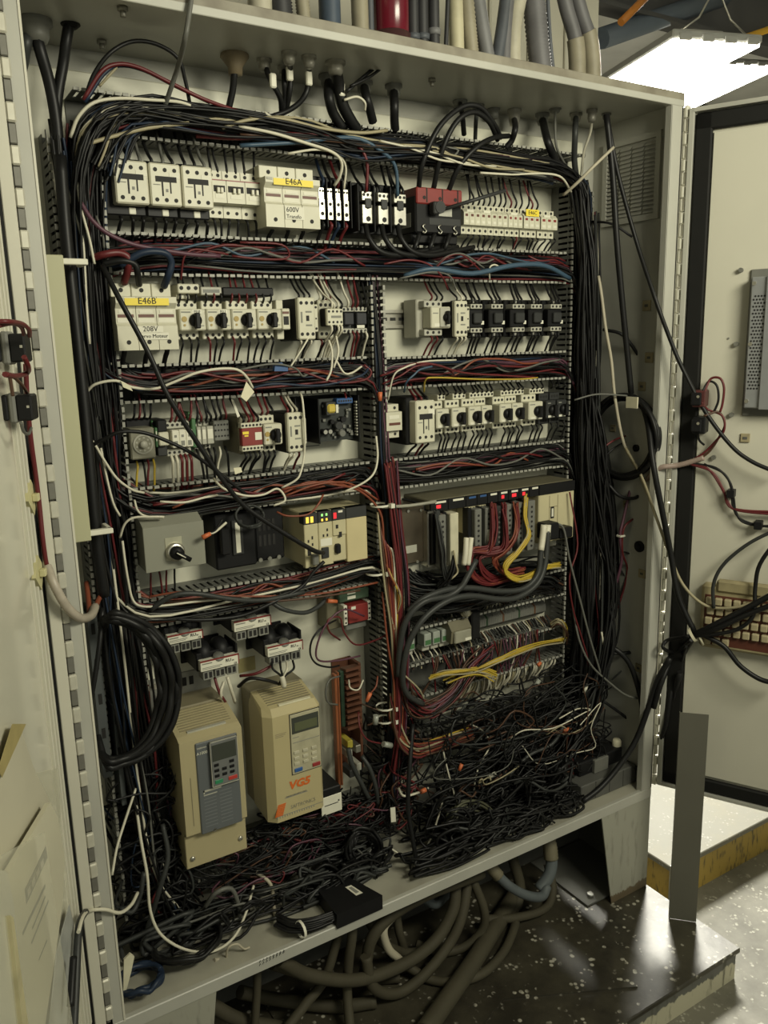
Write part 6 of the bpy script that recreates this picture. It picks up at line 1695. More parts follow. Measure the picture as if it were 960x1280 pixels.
# hand placed loose wires
LW = [
    ([(108, 490, -.12), (120, 480, -.13), (145, 476, -.135), (165, 484, -.135), (193, 486, -.135), (219, 477, -.14), (246, 466, -.145), (274, 461, -.145), (296, 462, -.145), (308, 471, -.14), (316, 485, -.13)], 'w', .0026, 'long white wire snaking under the E46B holder to a paper tag'),
    ([(98, 497, -.11), (106, 488, -.115), (112, 485, -.115)], 'w', .0024, 'short white wire end beside the beige cover plate'),
    ([(100, 535, -.11), (116, 552, -.12), (130, 575, -.12), (146, 598, -.12), (165, 612, -.11), (180, 616, -.10)], 'w', .0024, 'white wire crossing the near upright duct at the timer row'),
    ([(126, 560, -.11), (134, 600, -.115), (142, 630, -.115), (150, 645, -.11)], 'w', .0022, 'white wire falling past the timer row in the upright duct'),
    ([(267, 598, -.11), (277, 609, -.13), (290, 615, -.135), (310, 620, -.135), (330, 618, -.13), (345, 611, -.12), (353, 616, -.12), (356, 626, -.125), (342, 632, -.12)], 'w', .0024, 'white wire looping back above the black base unit'),
    ([(200, 627, -.12), (230, 628, -.125), (255, 622, -.125), (272, 619, -.12)], 'w', .0024, 'straight white wire with a marker above the switch box'),
    ([(168, 625, -.10), (172, 638, -.11), (182, 645, -.115), (204, 647, -.115)], 'w', .0022, 'short white wire above the switch box corner'),
    ([(150, 672, -.10), (156, 655, -.11), (168, 647, -.115), (190, 646, -.12), (205, 646, -.12)], 'w', .0024, 'white wire bending round the upper corner of the switch box'),
    ([(153, 676, -.10), (156, 700, -.105), (160, 725, -.105), (166, 750, -.105), (178, 758, -.11), (205, 757, -.115), (245, 752, -.115), (290, 748, -.11)], 'w', .0024, 'white wire down beside the switch box and along the duct below'),
    ([(95, 205, -.11), (98, 240, -.115), (104, 270, -.115), (112, 300, -.115), (118, 330, -.115)], 'w', .0024, 'white wire in the near upright duct beside the E46A row'),
    ([(84, 235, -.10), (92, 262, -.105), (103, 300, -.11), (106, 340, -.11), (108, 380, -.11), (112, 430, -.11)], 'w', .0024, 'long white wire in the near upright duct passing the cover plate arm'),
    ([(120, 270, -.11), (128, 292, -.115), (130, 310, -.11)], 'g', .0022, 'grey wire end at the lower corner of the first large contactor'),
    ([(100, 252, -.115), (115, 275, -.12), (135, 292, -.12), (165, 305, -.12), (200, 312, -.12), (240, 318, -.115), (275, 320, -.11)], 'p', .0034, 'purple grey cable sweeping under the large contactors'),
    ([(118, 322, -.11), (130, 318, -.12), (148, 316, -.12), (160, 322, -.12), (160, 336, -.115), (155, 354, -.095)], 'r', .0055, 'thick dark red cable bending into the E46B holder'),
    ([(128, 330, -.11), (150, 326, -.12), (168, 330, -.12), (172, 342, -.115), (174, 356, -.095)], 'k', .005, 'thick black cable bending into the E46B holder'),
    ([(150, 332, -.115), (178, 316, -.125), (205, 316, -.125), (214, 328, -.12), (210, 345, -.115), (205, 358, -.095)], 'b', .0055, 'thick navy cable arching into the E46B holder'),
    ([(226, 350, -.1), (230, 322, -.115), (242, 312, -.115), (262, 314, -.115), (285, 318, -.11)], 'r', .002, 'dark red wire arching over the duct above M10'),
    ([(300, 303, -.11), (352, 306, -.115), (360, 322, -.11), (330, 324, -.115), (290, 320, -.11)], 'r', .0022, 'dark red wire looping under the E46A holder'),
    ([(505, 345, -.1), (540, 336, -.12), (590, 342, -.125), (640, 332, -.125), (680, 332, -.12), (712, 348, -.10)], 'c', .0048, 'thick blue cable along the duct above the black contactors'),
    ([(480, 330, -.11), (510, 325, -.12), (535, 330, -.12), (552, 345, -.12), (560, 362, -.10)], 'r', .0022, 'dark red wire arching down toward the grey starter'),
    ([(500, 348, -.11), (540, 340, -.12), (562, 345, -.12), (570, 362, -.11)], 'g', .002, 'grey wire beside the dark red arch'),
    ([(545, 332, -.11), (560, 320, -.12), (580, 318, -.12), (605, 335, -.115)], 'g', .002, 'thin grey arch below the red topped switch'),
    ([(540, 340, -.11), (558, 322, -.12), (575, 318, -.12), (590, 328, -.115), (600, 338, -.11)], 'r', .002, 'thin red arch below the red topped switch'),
    ([(612, 350, -.11), (612, 335, -.125), (618, 331, -.125), (625, 334, -.12)], 'w', .002, 'small white tie tail on the blue cable'),
    ([(660, 320, -.1), (675, 326, -.11), (692, 325, -.11), (704, 330, -.10)], 'r', .0022, 'dark red wire lying under the last fuse block'),
    ([(475, 470, -.1), (490, 465, -.11), (515, 455, -.12), (540, 455, -.12), (560, 462, -.115), (568, 470, -.10)], 'r', .0024, 'dark red wire arching over the duct below the bare rail'),
    ([(478, 480, -.1), (500, 470, -.115), (520, 458, -.12), (545, 456, -.12), (580, 466, -.12), (640, 470, -.115), (670, 472, -.11)], 'r', .0022, 'second dark red wire stretching below the black contactors'),
    ([(530, 490, -.09), (532, 475, -.12), (545, 472, -.125), (600, 474, -.12), (650, 474, -.115), (672, 472, -.11)], 'y', .002, 'pale yellow wire above the lower motor row'),
    ([(505, 490, -.09), (508, 478, -.115), (518, 468, -.12), (525, 462, -.12), (540, 458, -.12)], 'c', .0024, 'blue wire dropping into the lower motor row'),
    ([(485, 500, -.1), (492, 470, -.115), (505, 460, -.12), (530, 452, -.12), (570, 450, -.11)], 'w', .002, 'white wire curving off the middle upright run'),
    ([(362, 460, -.11), (375, 440, -.11), (384, 425, -.105), (387, 418, -.1)], 'w', .002, 'white wire dropping from the tall black sided contactor'),
    ([(408, 476, -.12), (414, 462, -.12), (415, 440, -.115), (411, 425, -.11)], 'w', .0024, 'white wire with a loose end below the plug relay'),
    ([(417, 460, -.115), (423, 440, -.115), (420, 420, -.11)], 'w', .0024, 'short white wire beside it below the plug relay'),
    ([(420, 450, -.11), (430, 466, -.12), (440, 466, -.12), (452, 458, -.11)], 'w', .0022, 'white wire lying in the duct below the plug relay'),
    ([(300, 462, -.12), (340, 455, -.125), (368, 460, -.12), (378, 470, -.115), (384, 468, -.11)], 'g', .0022, 'grey wire near the small blue ferrule'),
    ([(380, 465, -.11), (420, 478, -.12), (455, 475, -.12), (464, 465, -.115), (455, 456, -.11)], 'r', .0024, 'dark red wire turning back at the middle upright run'),
    ([(300, 490, -.11), (340, 480, -.12), (400, 482, -.12), (450, 470, -.12), (462, 458, -.11)], 'b', .0026, 'dark blue wire lying above the open circuit board'),
    ([(352, 610, -.11), (370, 600, -.12), (376, 590, -.12), (380, 570, -.11), (381, 540, -.115), (378, 500, -.11), (374, 490, -.09)], 'w', .0024, 'white wire passing in front of the cream contactor by the circuit board'),
    ([(352, 612, -.115), (380, 606, -.125), (415, 602, -.125), (440, 610, -.12), (462, 618, -.115)], 'o', .0024, 'orange red wire along the duct below the circuit board'),
    ([(356, 620, -.115), (395, 606, -.125), (430, 603, -.125), (452, 612, -.12), (472, 625, -.12)], 'o', .0024, 'second orange red wire along the duct below the circuit board'),
    ([(430, 615, -.12), (455, 603, -.13), (468, 590, -.13), (472, 570, -.125), (470, 545, -.12)], 'w', .0024, 'white wire rising along the middle upright duct'),
    ([(346, 640, -.115), (360, 645, -.125), (385, 643, -.13), (398, 630, -.13), (404, 618, -.12)], 'o', .0022, 'orange wire drooping over the left controller rack'),
    ([(353, 617, -.115), (385, 603, -.12), (420, 606, -.125), (450, 614, -.12), (475, 640, -.12), (480, 680, -.12)], 'o', .0026, 'orange wire bending down into the middle run'),
    ([(186, 746, -.1), (230, 740, -.115), (290, 745, -.12), (350, 745, -.12), (400, 742, -.12), (440, 735, -.12), (472, 728, -.115)], 'o', .0024, 'orange red wire along the duct below the switch box'),
    ([(200, 755, -.1), (260, 748, -.12), (330, 752, -.125), (400, 746, -.125), (450, 738, -.12)], 'n', .0024, 'brown wire along the duct below the switch box'),
    ([(188, 762, -.11), (215, 745, -.125), (245, 742, -.13), (290, 749, -.13), (330, 750, -.125), (380, 740, -.12)], 's', .0045, 'dark grey cable bowing over the duct below the switch box'),
    ([(200, 772, -.10), (250, 775, -.115), (300, 770, -.12), (335, 756, -.125), (375, 735, -.12), (392, 715, -.12), (405, 702, -.12)], 'k', .0034, 'black cable from the lower duct up to the left controller rack'),
    ([(338, 752, -.115), (355, 762, -.125), (380, 766, -.12), (398, 758, -.11), (410, 745, -.10)], 's', .004, 'dark grey cable sagging left of the green and red module'),
    ([(420, 775, -.10), (402, 785, -.12), (390, 800, -.125), (388, 818, -.12), (396, 830, -.115), (412, 834, -.10), (424, 832, -.09)], 'k', .0022, 'thin black wire looping out left of the relay module'),
    ([(455, 770, -.10), (430, 762, -.12), (408, 780, -.125), (396, 808, -.125), (398, 825, -.12), (420, 826, -.11), (450, 820, -.10)], 'p', .0022, 'purple wire looping around the relay module'),
    ([(425, 800, -.1), (412, 790, -.12), (410, 775, -.125), (425, 772, -.12), (430, 790, -.12), (445, 806, -.115), (470, 800, -.1), (485, 792, -.1)], 'r', .002, 'dark red wire looping under the relay module'),
    ([(425, 845, -.09), (412, 850, -.115), (407, 865, -.12), (410, 878, -.115), (422, 881, -.10)], 'g', .0022, 'thin green grey loop left of the terracotta card rack'),
    ([(436, 850, -.09), (438, 860, -.11), (448, 862, -.11), (454, 850, -.10)], 'w', .002, 'small white loop on the terracotta card rack'),
    ([(472, 845, -.11), (470, 858, -.12), (462, 868, -.12), (460, 874, -.12)], 'o', .002, 'red wire ending in an orange connector beside the card rack'),
    ([(448, 890, -.10), (450, 910, -.115), (460, 925, -.12), (480, 930, -.12)], 'r', .002, 'dark red wire ending in a clear capsule beside the card rack'),
    ([(435, 935, -.10), (440, 955, -.11), (452, 980, -.115), (462, 1000, -.11)], 's', .005, 'dark grey cable dropping from the card rack connectors'),
    ([(452, 945, -.10), (462, 960, -.115), (470, 985, -.12), (472, 1005, -.11)], 's', .0045, 'second dark grey cable dropping from the card rack connectors'),
    # far right side
    ([(758, 143, -.16), (766, 220, -.165), (771, 300, -.17), (778, 380, -.17), (783, 430, -.17), (789, 492, -.17)], 'k', .0062, 'thick black cable hanging from the roof down to the far coil'),
    ([(740, 277, -.09), (765, 280, -.13), (790, 296, -.15)], 'k', .003, 'short black cable end sticking out by the vent grille'),
    ([(754, 412, -.09), (780, 420, -.13), (806, 457, -.15)], 'k', .0036, 'black cable end curving out halfway down the side wall'),
    ([(748, 345, -.12), (752, 370, -.13), (757, 410, -.135), (764, 450, -.14), (769, 500, -.145), (780, 555, -.15), (798, 590, -.17), (818, 640, -.2)], 'h', .0034, 'grey beige cable winding down the side wall behind the coil'),
    ([(718, 500, -.12), (745, 493, -.14), (775, 494, -.16), (798, 496, -.16)], 'g', .0024, 'grey tie tail across the top of the far coil'),
    ([(742, 575, -.1), (760, 555, -.12), (782, 545, -.12), (802, 544, -.1)], 'r', .0026, 'dark red wires crossing inside the far coil'),
    ([(745, 585, -.1), (765, 562, -.12), (785, 552, -.12), (804, 552, -.1)], 'k', .0026, 'black wires crossing inside the far coil'),
    ([(760, 605, -.13), (775, 620, -.15), (795, 622, -.16), (815, 605, -.18)], 'k', .004, 'black cable hanging below the far coil'),
    ([(795, 585, -.12), (786, 620, -.14), (779, 650, -.145), (775, 670, -.145), (777, 700, -.14), (768, 740, -.13), (760, 790, -.12)], 'p', .0034, 'purple cable tied with a white band on the side wall'),
    ([(808, 622, -.15), (795, 645, -.15), (780, 660, -.15), (778, 690, -.145), (784, 710, -.14), (780, 735, -.135), (772, 760, -.13)], 'r', .003, 'dark red wire tied with a white band on the side wall'),
    ([(799, 684, -.12), (792, 692, -.14), (778, 690, -.145)], 'k', .0026, 'black wire coming out of the side wall grommet'),
    ([(768, 700, -.12), (790, 735, -.14), (805, 770, -.15), (806, 795, -.15), (795, 820, -.14), (765, 850, -.13)], 's', .0024, 'thin dark wire bowing out low on the side wall'),
    ([(756, 817, -.12), (790, 815, -.16), (815, 800, -.2), (833, 782, -.24)], 'k', .0042, 'black cable end slanting up toward the hinge'),
    ([(748, 805, -.13), (770, 812, -.17), (787, 830, -.19), (798, 860, -.2), (806, 895, -.21), (820, 921, -.22), (834, 900, -.24), (850, 840, -.29)], 'k', .0062, 'thick black cable hanging in a deep loop at the hinge'),
    ([(838, 822, -.27), (822, 850, -.25), (812, 880, -.24), (795, 925, -.23), (772, 960, -.22), (750, 985, -.215), (728, 1002, -.21)], 'k', .0066, 'thick black cable running down to the sill'),
    ([(716, 760, -.13), (724, 800, -.15), (738, 830, -.16), (758, 850, -.17), (785, 870, -.19), (812, 872, -.21), (832, 860, -.24)], 'g', .003, 'grey cable sagging across the foot of the side wall'),
    ([(752, 875, -.12), (780, 895, -.15), (800, 915, -.17), (812, 945, -.19)], 'k', .0034, 'black cable near the low floor box'),
    ([(845, 835, -.27), (838, 880, -.25), (832, 930, -.24), (818, 955, -.22), (790, 960, -.19)], 'k', .004, 'black cable curling to the black module on the floor'),
    ([(690, 655, -.14), (704, 660, -.145), (712, 700, -.15), (725, 750, -.155), (738, 800, -.16), (750, 840, -.16), (754, 865, -.15)], 'g', .003, 'grey cable from the processor plug down the far duct'),
    ([(752, 790, -.15), (755, 812, -.155), (754, 830, -.15)], 'w', .0026, 'white end of the cable low in the far duct'),
    ([(712, 615, -.12), (722, 680, -.14), (712, 720, -.145), (716, 760, -.145), (728, 800, -.145), (735, 830, -.14), (728, 870, -.13), (716, 885, -.12)], 'r', .0024, 'dark red wire wandering down the far upright duct'),
    # lower near corner
    ([(128, 760, -.12), (125, 800, -.14), (118, 850, -.15), (112, 880, -.15)], 'k', .004, 'black cable from the near duct bending behind the flange'),
    ([(168, 990, -.10), (176, 1049, -.13), (184, 1094, -.15), (188, 1139, -.16), (202, 1169, -.17), (232, 1187, -.18), (266, 1189, -.18), (292, 1172, -.17), (307, 1142, -.15), (317, 1107, -.12)], 'w', .003, 'long white cable hanging in a wide loop above the cabinet floor'),
    ([(170, 985, -.11), (155, 1030, -.13), (146, 1060, -.15), (140, 1094, -.17)], 'w', .0026, 'white wire bending behind the flange low down'),
    ([(255, 1135, -.12), (270, 1116, -.14), (289, 1111, -.14), (298, 1131, -.14), (300, 1150, -.13)], 'g', .0042, 'grey cable arching from the floor beneath the narrow drive'),
    ([(320, 1090, -.11), (338, 1105, -.13), (342, 1130, -.14), (344, 1160, -.15), (330, 1190, -.17), (300, 1198, -.18), (268, 1200, -.19)], 'h', .0034, 'greyish beige cable sweeping down toward the sill'),
    ([(180, 1175, -.12), (200, 1110, -.14), (210, 1070, -.13), (203, 1030, -.11)], 's', .0045, 'dark grey cable rising left of the narrow drive'),
    ([(150, 1135, -.13), (165, 1140, -.14), (175, 1120, -.13), (180, 1090, -.12)], 's', .0042, 'dark grey cable bending near the flange foot'),
    ([(345, 1190, -.20), (372, 1190, -.21), (400, 1170, -.2), (420, 1150, -.18)], 'v', .0024, 'green grey wire lying along the sill by the adapter'),
    ([(283, 1200, -.19), (285, 1185, -.2), (296, 1180, -.2), (305, 1186, -.2), (312, 1184, -.2)], 'h', .0026, 'small beige wire loop standing at the sill'),
    # lower middle / right loose ends
    ([(500, 905, -.11), (506, 930, -.125), (530, 942, -.13), (560, 930, -.125), (590, 916, -.11)], 'y', .0024, 'yellow wire turning out of the middle run to the far side'),
    ([(478, 740, -.12), (484, 800, -.13), (492, 850, -.13), (494, 890, -.13), (502, 920, -.13), (524, 930, -.13), (560, 920, -.12)], 'o', .0026, 'orange wire down the middle run turning to the far side'),
    ([(476, 700, -.12), (486, 760, -.13), (495, 800, -.13), (497, 860, -.13), (499, 900, -.13), (520, 938, -.135), (556, 932, -.125)], 't', .0024, 'tan wire down the middle run turning to the far side'),
    ([(498, 838, -.12), (512, 850, -.13), (524, 862, -.13), (530, 874, -.12)], 't', .0022, 'short tan wire crossing beside the grey cables'),
    ([(588, 905, -.12), (605, 915, -.13), (612, 932, -.135), (600, 955, -.135), (594, 975, -.14), (592, 995, -.13)], 'w', .0022, 'thin white wire hanging in the dark lower far corner'),
    ([(552, 930, -.12), (560, 965, -.13), (570, 1000, -.135), (575, 1012, -.13)], 'w', .0022, 'straight white wire in the dark lower middle'),
    ([(550, 980, -.12), (553, 1000, -.14), (545, 1030, -.15), (535, 1055, -.15), (522, 1072, -.16)], 'w', .0024, 'white wire curving down beside the olive coil'),
    ([(488, 1060, -.14), (500, 1068, -.15), (512, 1072, -.15), (524, 1072, -.15)], 'w', .0024, 'short white wire near the floor beside the coil'),
    ([(498, 985, -.12), (505, 995, -.13), (525, 990, -.13), (535, 985, -.125)], 'w', .003, 'white taped cable end in the lower middle'),
    ([(710, 945, -.13), (712, 960, -.14), (722, 975, -.145), (724, 990, -.145), (716, 1005, -.14)], 'r', .0028, 'dark red wires hanging in front of the low floor box'),
    ([(705, 905, -.13), (712, 930, -.14), (716, 960, -.14), (708, 990, -.14), (700, 1005, -.13)], 'r', .0026, 'second dark red wire hanging in the lower far corner'),
    ([(735, 860, -.13), (720, 885, -.145), (706, 905, -.15), (690, 930, -.15), (660, 945, -.14), (630, 975, -.14), (600, 990, -.13)], 's', .0042, 'dark grey cable slanting across the lower far corner'),
    ([(745, 862, -.13), (735, 885, -.14), (720, 905, -.145)], 'w', .0026, 'white wire at the foot of the far duct'),
    ([(700, 890, -.12), (712, 880, -.13), (722, 890, -.135), (730, 905, -.135), (745, 912, -.13), (748, 900, -.13)], 'g', .0026, 'grey wire loop at the foot of the far duct'),
    ([(516, 905, -.12), (512, 960, -.15), (510, 1010, -.16), (516, 1050, -.17), (522, 1085, -.18)], 'k', .0048, 'black cable hanging in front of the lower middle run'),
]
for pts, c, r, lab in LW:
    wire(pts, c, r * (.85 if r < .0032 else 1), lab, 'cable' if r > .0032 else 'wire', 'cable' if r > .0032 else 'wire', n=8 if r > .0032 else 6)
# long black diagonals
wire([(128, 332, -.12), (150, 375, -.15), (185, 440, -.16), (206, 487, -.165), (225, 520, -.165), (257, 569, -.16), (280, 602, -.155), (305, 632, -.15), (345, 660, -.15), (390, 687, -.145), (404, 691, -.125)], 'k', .0042, 'long black cable slanting from the E46B holder down to the left controller rack', 'cable', 'cable', n=8)
wire([(98, 565, -.11), (130, 549, -.13), (150, 540, -.14), (180, 541, -.14), (215, 554, -.14), (245, 570, -.14), (285, 600, -.13), (310, 620, -.12)], 'k', .003, 'thin black cable passing in front of the timer dial', 'cable', 'cable', n=8)
wire([(75, 195, -.12), (83, 300, -.13), (96, 420, -.135), (108, 540, -.14), (117, 640, -.145), (124, 700, -.145), (130, 745, -.14)], 'k', .0088, 'thickest black cable running straight down the near upright duct', 'cable', 'cable', n=8)
# white heat-shrink ends and thick grey cables
for i, (s, pts) in enumerate((((680, 658), [(676, 690, -.15), (672, 718, -.155), (654, 736, -.155), (622, 739, -.15), (589, 735, -.15), (559, 737, -.15), (530, 748, -.15), (510, 765, -.145)]),
                              ((685, 658), [(681, 706, -.155), (670, 731, -.16), (646, 747, -.16), (622, 749, -.16), (592, 745, -.16), (567, 748, -.16), (543, 761, -.16), (524, 780, -.16), (510, 806, -.155), (504, 835, -.15), (504, 856, -.145), (511, 870, -.14), (528, 880, -.13)]))):
    w_ = wire([(s[0], s[1], -.145)] + pts, 's', .0062, ['upper', 'lower'][i] + ' thick grey cable bowing from the processor plug to the middle run', 'cable', 'cable', 'thick grey cables in front of the long rack', 8)
    part('white_sleeve', MB().tube([at(s[0], s[1] - 2, -.145), at((s[0] + pts[0][0]) / 2, (s[1] + pts[0][1]) / 2, -.1475), at(pts[0][0], pts[0][1] - (2 if i == 0 else 8), -.151)], .0068, 8, sub=3), WIRE['w'], w_)
wire([(595, 700, -.14), (582, 725, -.15), (575, 735, -.155), (560, 745, -.155), (530, 752, -.155), (508, 775, -.15), (500, 810, -.145), (498, 845, -.14)], 's', .0062, 'third thick grey cable behind the two bowed ones', 'cable', 'cable', n=8)
for i, px in enumerate((583, 589)):
    wire([(px, 672, -.14), (px - 1 - i, 690, -.145), (px - 3 - i, 706, -.145)], 'w', .0052, ['left', 'right'][i] + ' of two white sleeved cable ends under the terminal columns', 'cable', 'cable', 'white sleeved cable ends', 8)
# coloured looms from the terminal columns
def loom(label, pts, n, spread, cols, r=.002):
    return bundle('wire_loom', label, paths(pts), n, spread, cols, r, wander=.8, sub=5)
loom('red wire loom dropping from the fifth terminal column', [(616, 632, -.135), (617, 660, -.14), (615, 680, -.145), (610, 688, -.145), (590, 690, -.14), (585, 705, -.14), (592, 720, -.14), (612, 728, -.135), (640, 722, -.13)], 14, (.008, .006, .006), 'rrrrro')
loom('red wire loom dropping from the sixth terminal column', [(630, 632, -.135), (632, 655, -.14), (632, 682, -.145), (620, 690, -.14), (600, 695, -.135), (604, 715, -.135), (622, 724, -.13), (650, 716, -.125)], 14, (.008, .006, .006), 'rrrrro')
loom('red wire loom dropping from the seventh terminal column', [(645, 630, -.135), (647, 655, -.14), (642, 675, -.145), (630, 688, -.14), (618, 700, -.135), (630, 715, -.13), (655, 712, -.125)], 12, (.008, .006, .006), 'rroo')
loom('yellow wire loom dropping from the last terminal column', [(658, 622, -.135), (657, 645, -.14), (661, 668, -.15), (648, 690, -.155), (633, 706, -.155), (634, 718, -.155), (648, 725, -.15), (664, 720, -.145), (678, 710, -.135), (700, 706, -.12)], 16, (.006, .006, .006), 'yyyyyt')
loom('yellow wires lying over the lower right ducts', [(540, 848, -.10), (560, 842, -.115), (595, 838, -.12), (625, 826, -.125), (650, 814, -.12), (676, 806, -.115), (705, 800, -.10)], 14, (.009, .006, .006), 'yyyyt', .0016)
loom('short yellow wires branching below the long yellow run', [(560, 850, -.10), (585, 842, -.118), (605, 840, -.12), (620, 846, -.115)], 10, (.012, .008, .008), 'yyt')
loom('small tuft of yellow wires at the end of the terminal strip', [(690, 780, -.08), (700, 775, -.10), (708, 785, -.10), (706, 800, -.09)], 10, (.01, .008, .01), 'yytn')
loom('yellow and orange wires fanning from the middle run to the far side', [(492, 870, -.115), (494, 900, -.125), (502, 925, -.13), (522, 936, -.13), (550, 928, -.125), (590, 914, -.11)], 30, (.013, .012, .013), 'yoorrtn')
loom('brown wires crossing from the middle run below the grey cables', [(500, 855, -.11), (515, 882, -.12), (540, 888, -.12), (570, 865, -.12), (590, 835, -.11), (610, 815, -.10)], 26, (.02, .012, .016), 'nnkrp')
loom('black wire loom below the first terminal column', [(546, 640, -.125), (549, 670, -.135), (552, 690, -.14), (554, 712, -.135), (560, 725, -.12)], 16, (.008, .006, .006), 'kkks')
loom('black wires dropping from the pale terminal column', [(566, 690, -.125), (567, 705, -.135), (562, 722, -.135), (550, 735, -.12)], 8, (.008, .006, .006), 'kks')
wire([(567, 688, -.135), (570, 705, -.14), (572, 715, -.14), (566, 722, -.14), (560, 726, -.13)], 't', .002, 'pale wire dropping from the cream terminal column')
for i, c in enumerate(('t', 'n', 'o', 'r', 'o', 'w', 'y')):
    dx = i * 3
    wire([(472 + dx * .5, 640 + i * 9, -.115), (476 + dx, 690, -.125), (482 + dx * .8, 740, -.13), (489 + dx * .4, 790, -.13), (492 + dx * .3, 850, -.125), (490 + dx * .5, 900, -.12)], c, .0022, ['first', 'second', 'third', 'fourth', 'fifth', 'sixth', 'last'][i] + ' bright wire in the middle upright run, ' + CNAME[c], group='bright wires in the middle run')
for i in range(5):
    wire([(481 + i * 2, 700 + i * 5, -.12), (488 + i * 3, 720 + i * 5, -.14), (498 + i * 1, 742 + i * 3, -.14), (496, 768, -.13)], 'oynto'[i], .002, ['first', 'second', 'third', 'fourth', 'fifth'][i] + ' stray ' + CNAME['oynto'[i]] + ' wire bulging from the middle run', group='stray wires of the middle run')

# ------------------------------------------------------------------ device wires
TOTAL = [0]
ORD = ['first', 'second', 'third', 'fourth', 'fifth', 'sixth', 'seventh', 'eighth', 'ninth']
def dw(dev, where, xs, za, zb, ya, cols, r=.0019, yb=-.062, lean=.006, group=None):
    """short wires between a device and the duct above or below it; xs may hold several wires of one device"""
    g = group or ('wires ' + where + ' ' + dev)
    for i, x in enumerate(xs):
        c = RND.choice(cols)
        d = (RND.random() - .5) * 2 * lean
        m = za + (zb - za) * .5
        pts = [(x, ya, za), (x + d * .15, ya - .008, za + (zb - za) * .2), (x + d * .6, (ya + yb) / 2 - .005, m), (x + d, yb, zb), (x + d * 1.2, yb + .012, zb + (zb - za) / abs(zb - za) * .02)]
        nth = ORD[i] + ' wire from the left ' if len(xs) > 1 else 'wire '
        wire([Vector(p) for p in pts], c, r, CNAME[c] + ' ' + nth + where + ' ' + dev, world=True, group=g, sub=3, n=5, name='terminal_wire')
        TOTAL[0] += 1
def L(l, r, n, py, Y=-.1): return lin(X(l, py, Y), X(r, py, Y), n)
UP1, DN1, UP2, DN2, UP3, DN3 = 1.357, 1.214, 1.157, 1.014, .960, .819
def both(dev, l, r, n, py, Y, zt, zb, up, dn, cols, r_=.0019, ytop=None, ybot=None, n2=None):
    dw(dev, 'above', L(l, r, n, py, Y), zt, up, ytop if ytop is not None else Y + .015, cols, r_)
    dw(dev, 'below', L(l, r, n2 or n, py, Y), zb, dn, ybot if ybot is not None else Y + .015, cols, r_)
for nm, l, r in (('first', 146, 187), ('second', 189, 228), ('third', 230, 267)):
    both('the ' + nm + ' large E46A row contactor', l, r, 3, 235, -.1, 1.314, 1.24, UP1, DN1, 'kkkkg', .0028, -.08, -.075)
both('the narrow E46A row breaker', 266, 284, 2, 243, -.088, 1.312, 1.25, UP1, DN1, 'k', .0022, -.062, -.062)
both('the first wide E46A row breaker', 285, 307, 2, 243, -.088, 1.312, 1.25, UP1, DN1, 'k', .0022, -.062, -.062)
both('the second wide E46A row breaker', 307, 329, 2, 243, -.088, 1.312, 1.25, UP1, DN1, 'k', .0022, -.062, -.062)
dw('the E46A fuse holder', 'below', L(338, 396, 3, 285), 1.236, DN1, -.07, 'k', .0034)
dw('the narrow silver lugs', 'above', L(399, 437, 4, 240, -.085), 1.305, UP1, -.08, 'kkbr', .003)
dw('the narrow silver lugs', 'below', L(399, 437, 4, 275, -.085), 1.25, DN1, -.08, 'kkbwr', .0034)
dw('the power distribution blocks', 'above', L(450, 507, 8, 240, -.095), 1.296, UP1, -.088, 'kkkkg', .0024, lean=.012)
dw('the eight pole fuse block', 'above', L(582, 634, 8, 262, -.075), 1.297, UP1, -.07, 'k', .002, lean=.014)
dw('the eight pole fuse block', 'below', L(582, 634, 8, 292, -.075), 1.246, DN1, -.07, 'k', .002, lean=.014)
dw('the plain three pole fuse block', 'above', L(636, 654, 3, 265, -.075), 1.297, UP1, -.07, 'kkr', .002, lean=.016)
dw('the plain three pole fuse block', 'below', L(636, 654, 3, 295, -.075), 1.246, DN1, -.07, 'kkr', .002, lean=.016)
dw('the E46C fuse block', 'above', L(656, 675, 3, 267, -.075), 1.297, UP1, -.07, 'kr', .002, lean=.016)
dw('the E46C fuse block', 'below', L(656, 675, 3, 297, -.075), 1.246, DN1, -.07, 'kkr', .002, lean=.016)
dw('the last fuse block of the E46A row', 'below', L(678, 697, 3, 298, -.075), 1.246, DN1, -.07, 'kr', .002, lean=.016)
dw('the E46B fuse holder', 'below', [X(158, 437, -.1), X(187, 437, -.1), X(212, 437, -.1)], 1.044, DN2, -.08, 'kkr', .0042)
for nm, l, r, cols in (('the M10 starter', 226, 256, 'kkr'), ('the M11 starter', 260, 288, 'kkr'), ('the third knob starter of the E46B row', 291, 320, 'kkr'), ('the fourth knob starter of the E46B row', 323, 350, 'kkkr')):
    both(nm, l, r, 3, 398, -.098, 1.113, 1.058, UP2, DN2, cols, .0019, -.074, -.074)
both('the tall black sided contactor', 374, 394, 3, 398, -.105, 1.117, 1.054, UP2, DN2, 'kkkw', .002, -.09, -.09)
both('the contactor behind the plug relay', 399, 416, 4, 398, -.088, 1.115, 1.053, UP2, DN2, 'kkrkw', .002, -.08, -.08)
dw('the eight pin plug relay', 'above', L(411, 428, 4, 388, -.115), 1.098, UP2, -.112, 'kwkk', .002, lean=.016)
dw('the eight pin plug relay', 'below', L(411, 428, 4, 408, -.115), 1.078, DN2, -.112, 'wkww', .0022, lean=.012)
both('the dark relay sockets by the middle duct', 432, 459, 5, 398, -.08, 1.104, 1.064, UP2, DN2, 'kkrwkw', .0022, -.078, -.078)
both('the grey starter beside the bare rail', 536, 556, 3, 398, -.085, 1.117, 1.053, UP2, DN2, 'kkr', .002, -.08, -.08)
both('the cream contactor left of the black ones', 570, 586, 3, 398, -.1, 1.114, 1.053, UP2, DN2, 'krw', .002, -.09, -.09)
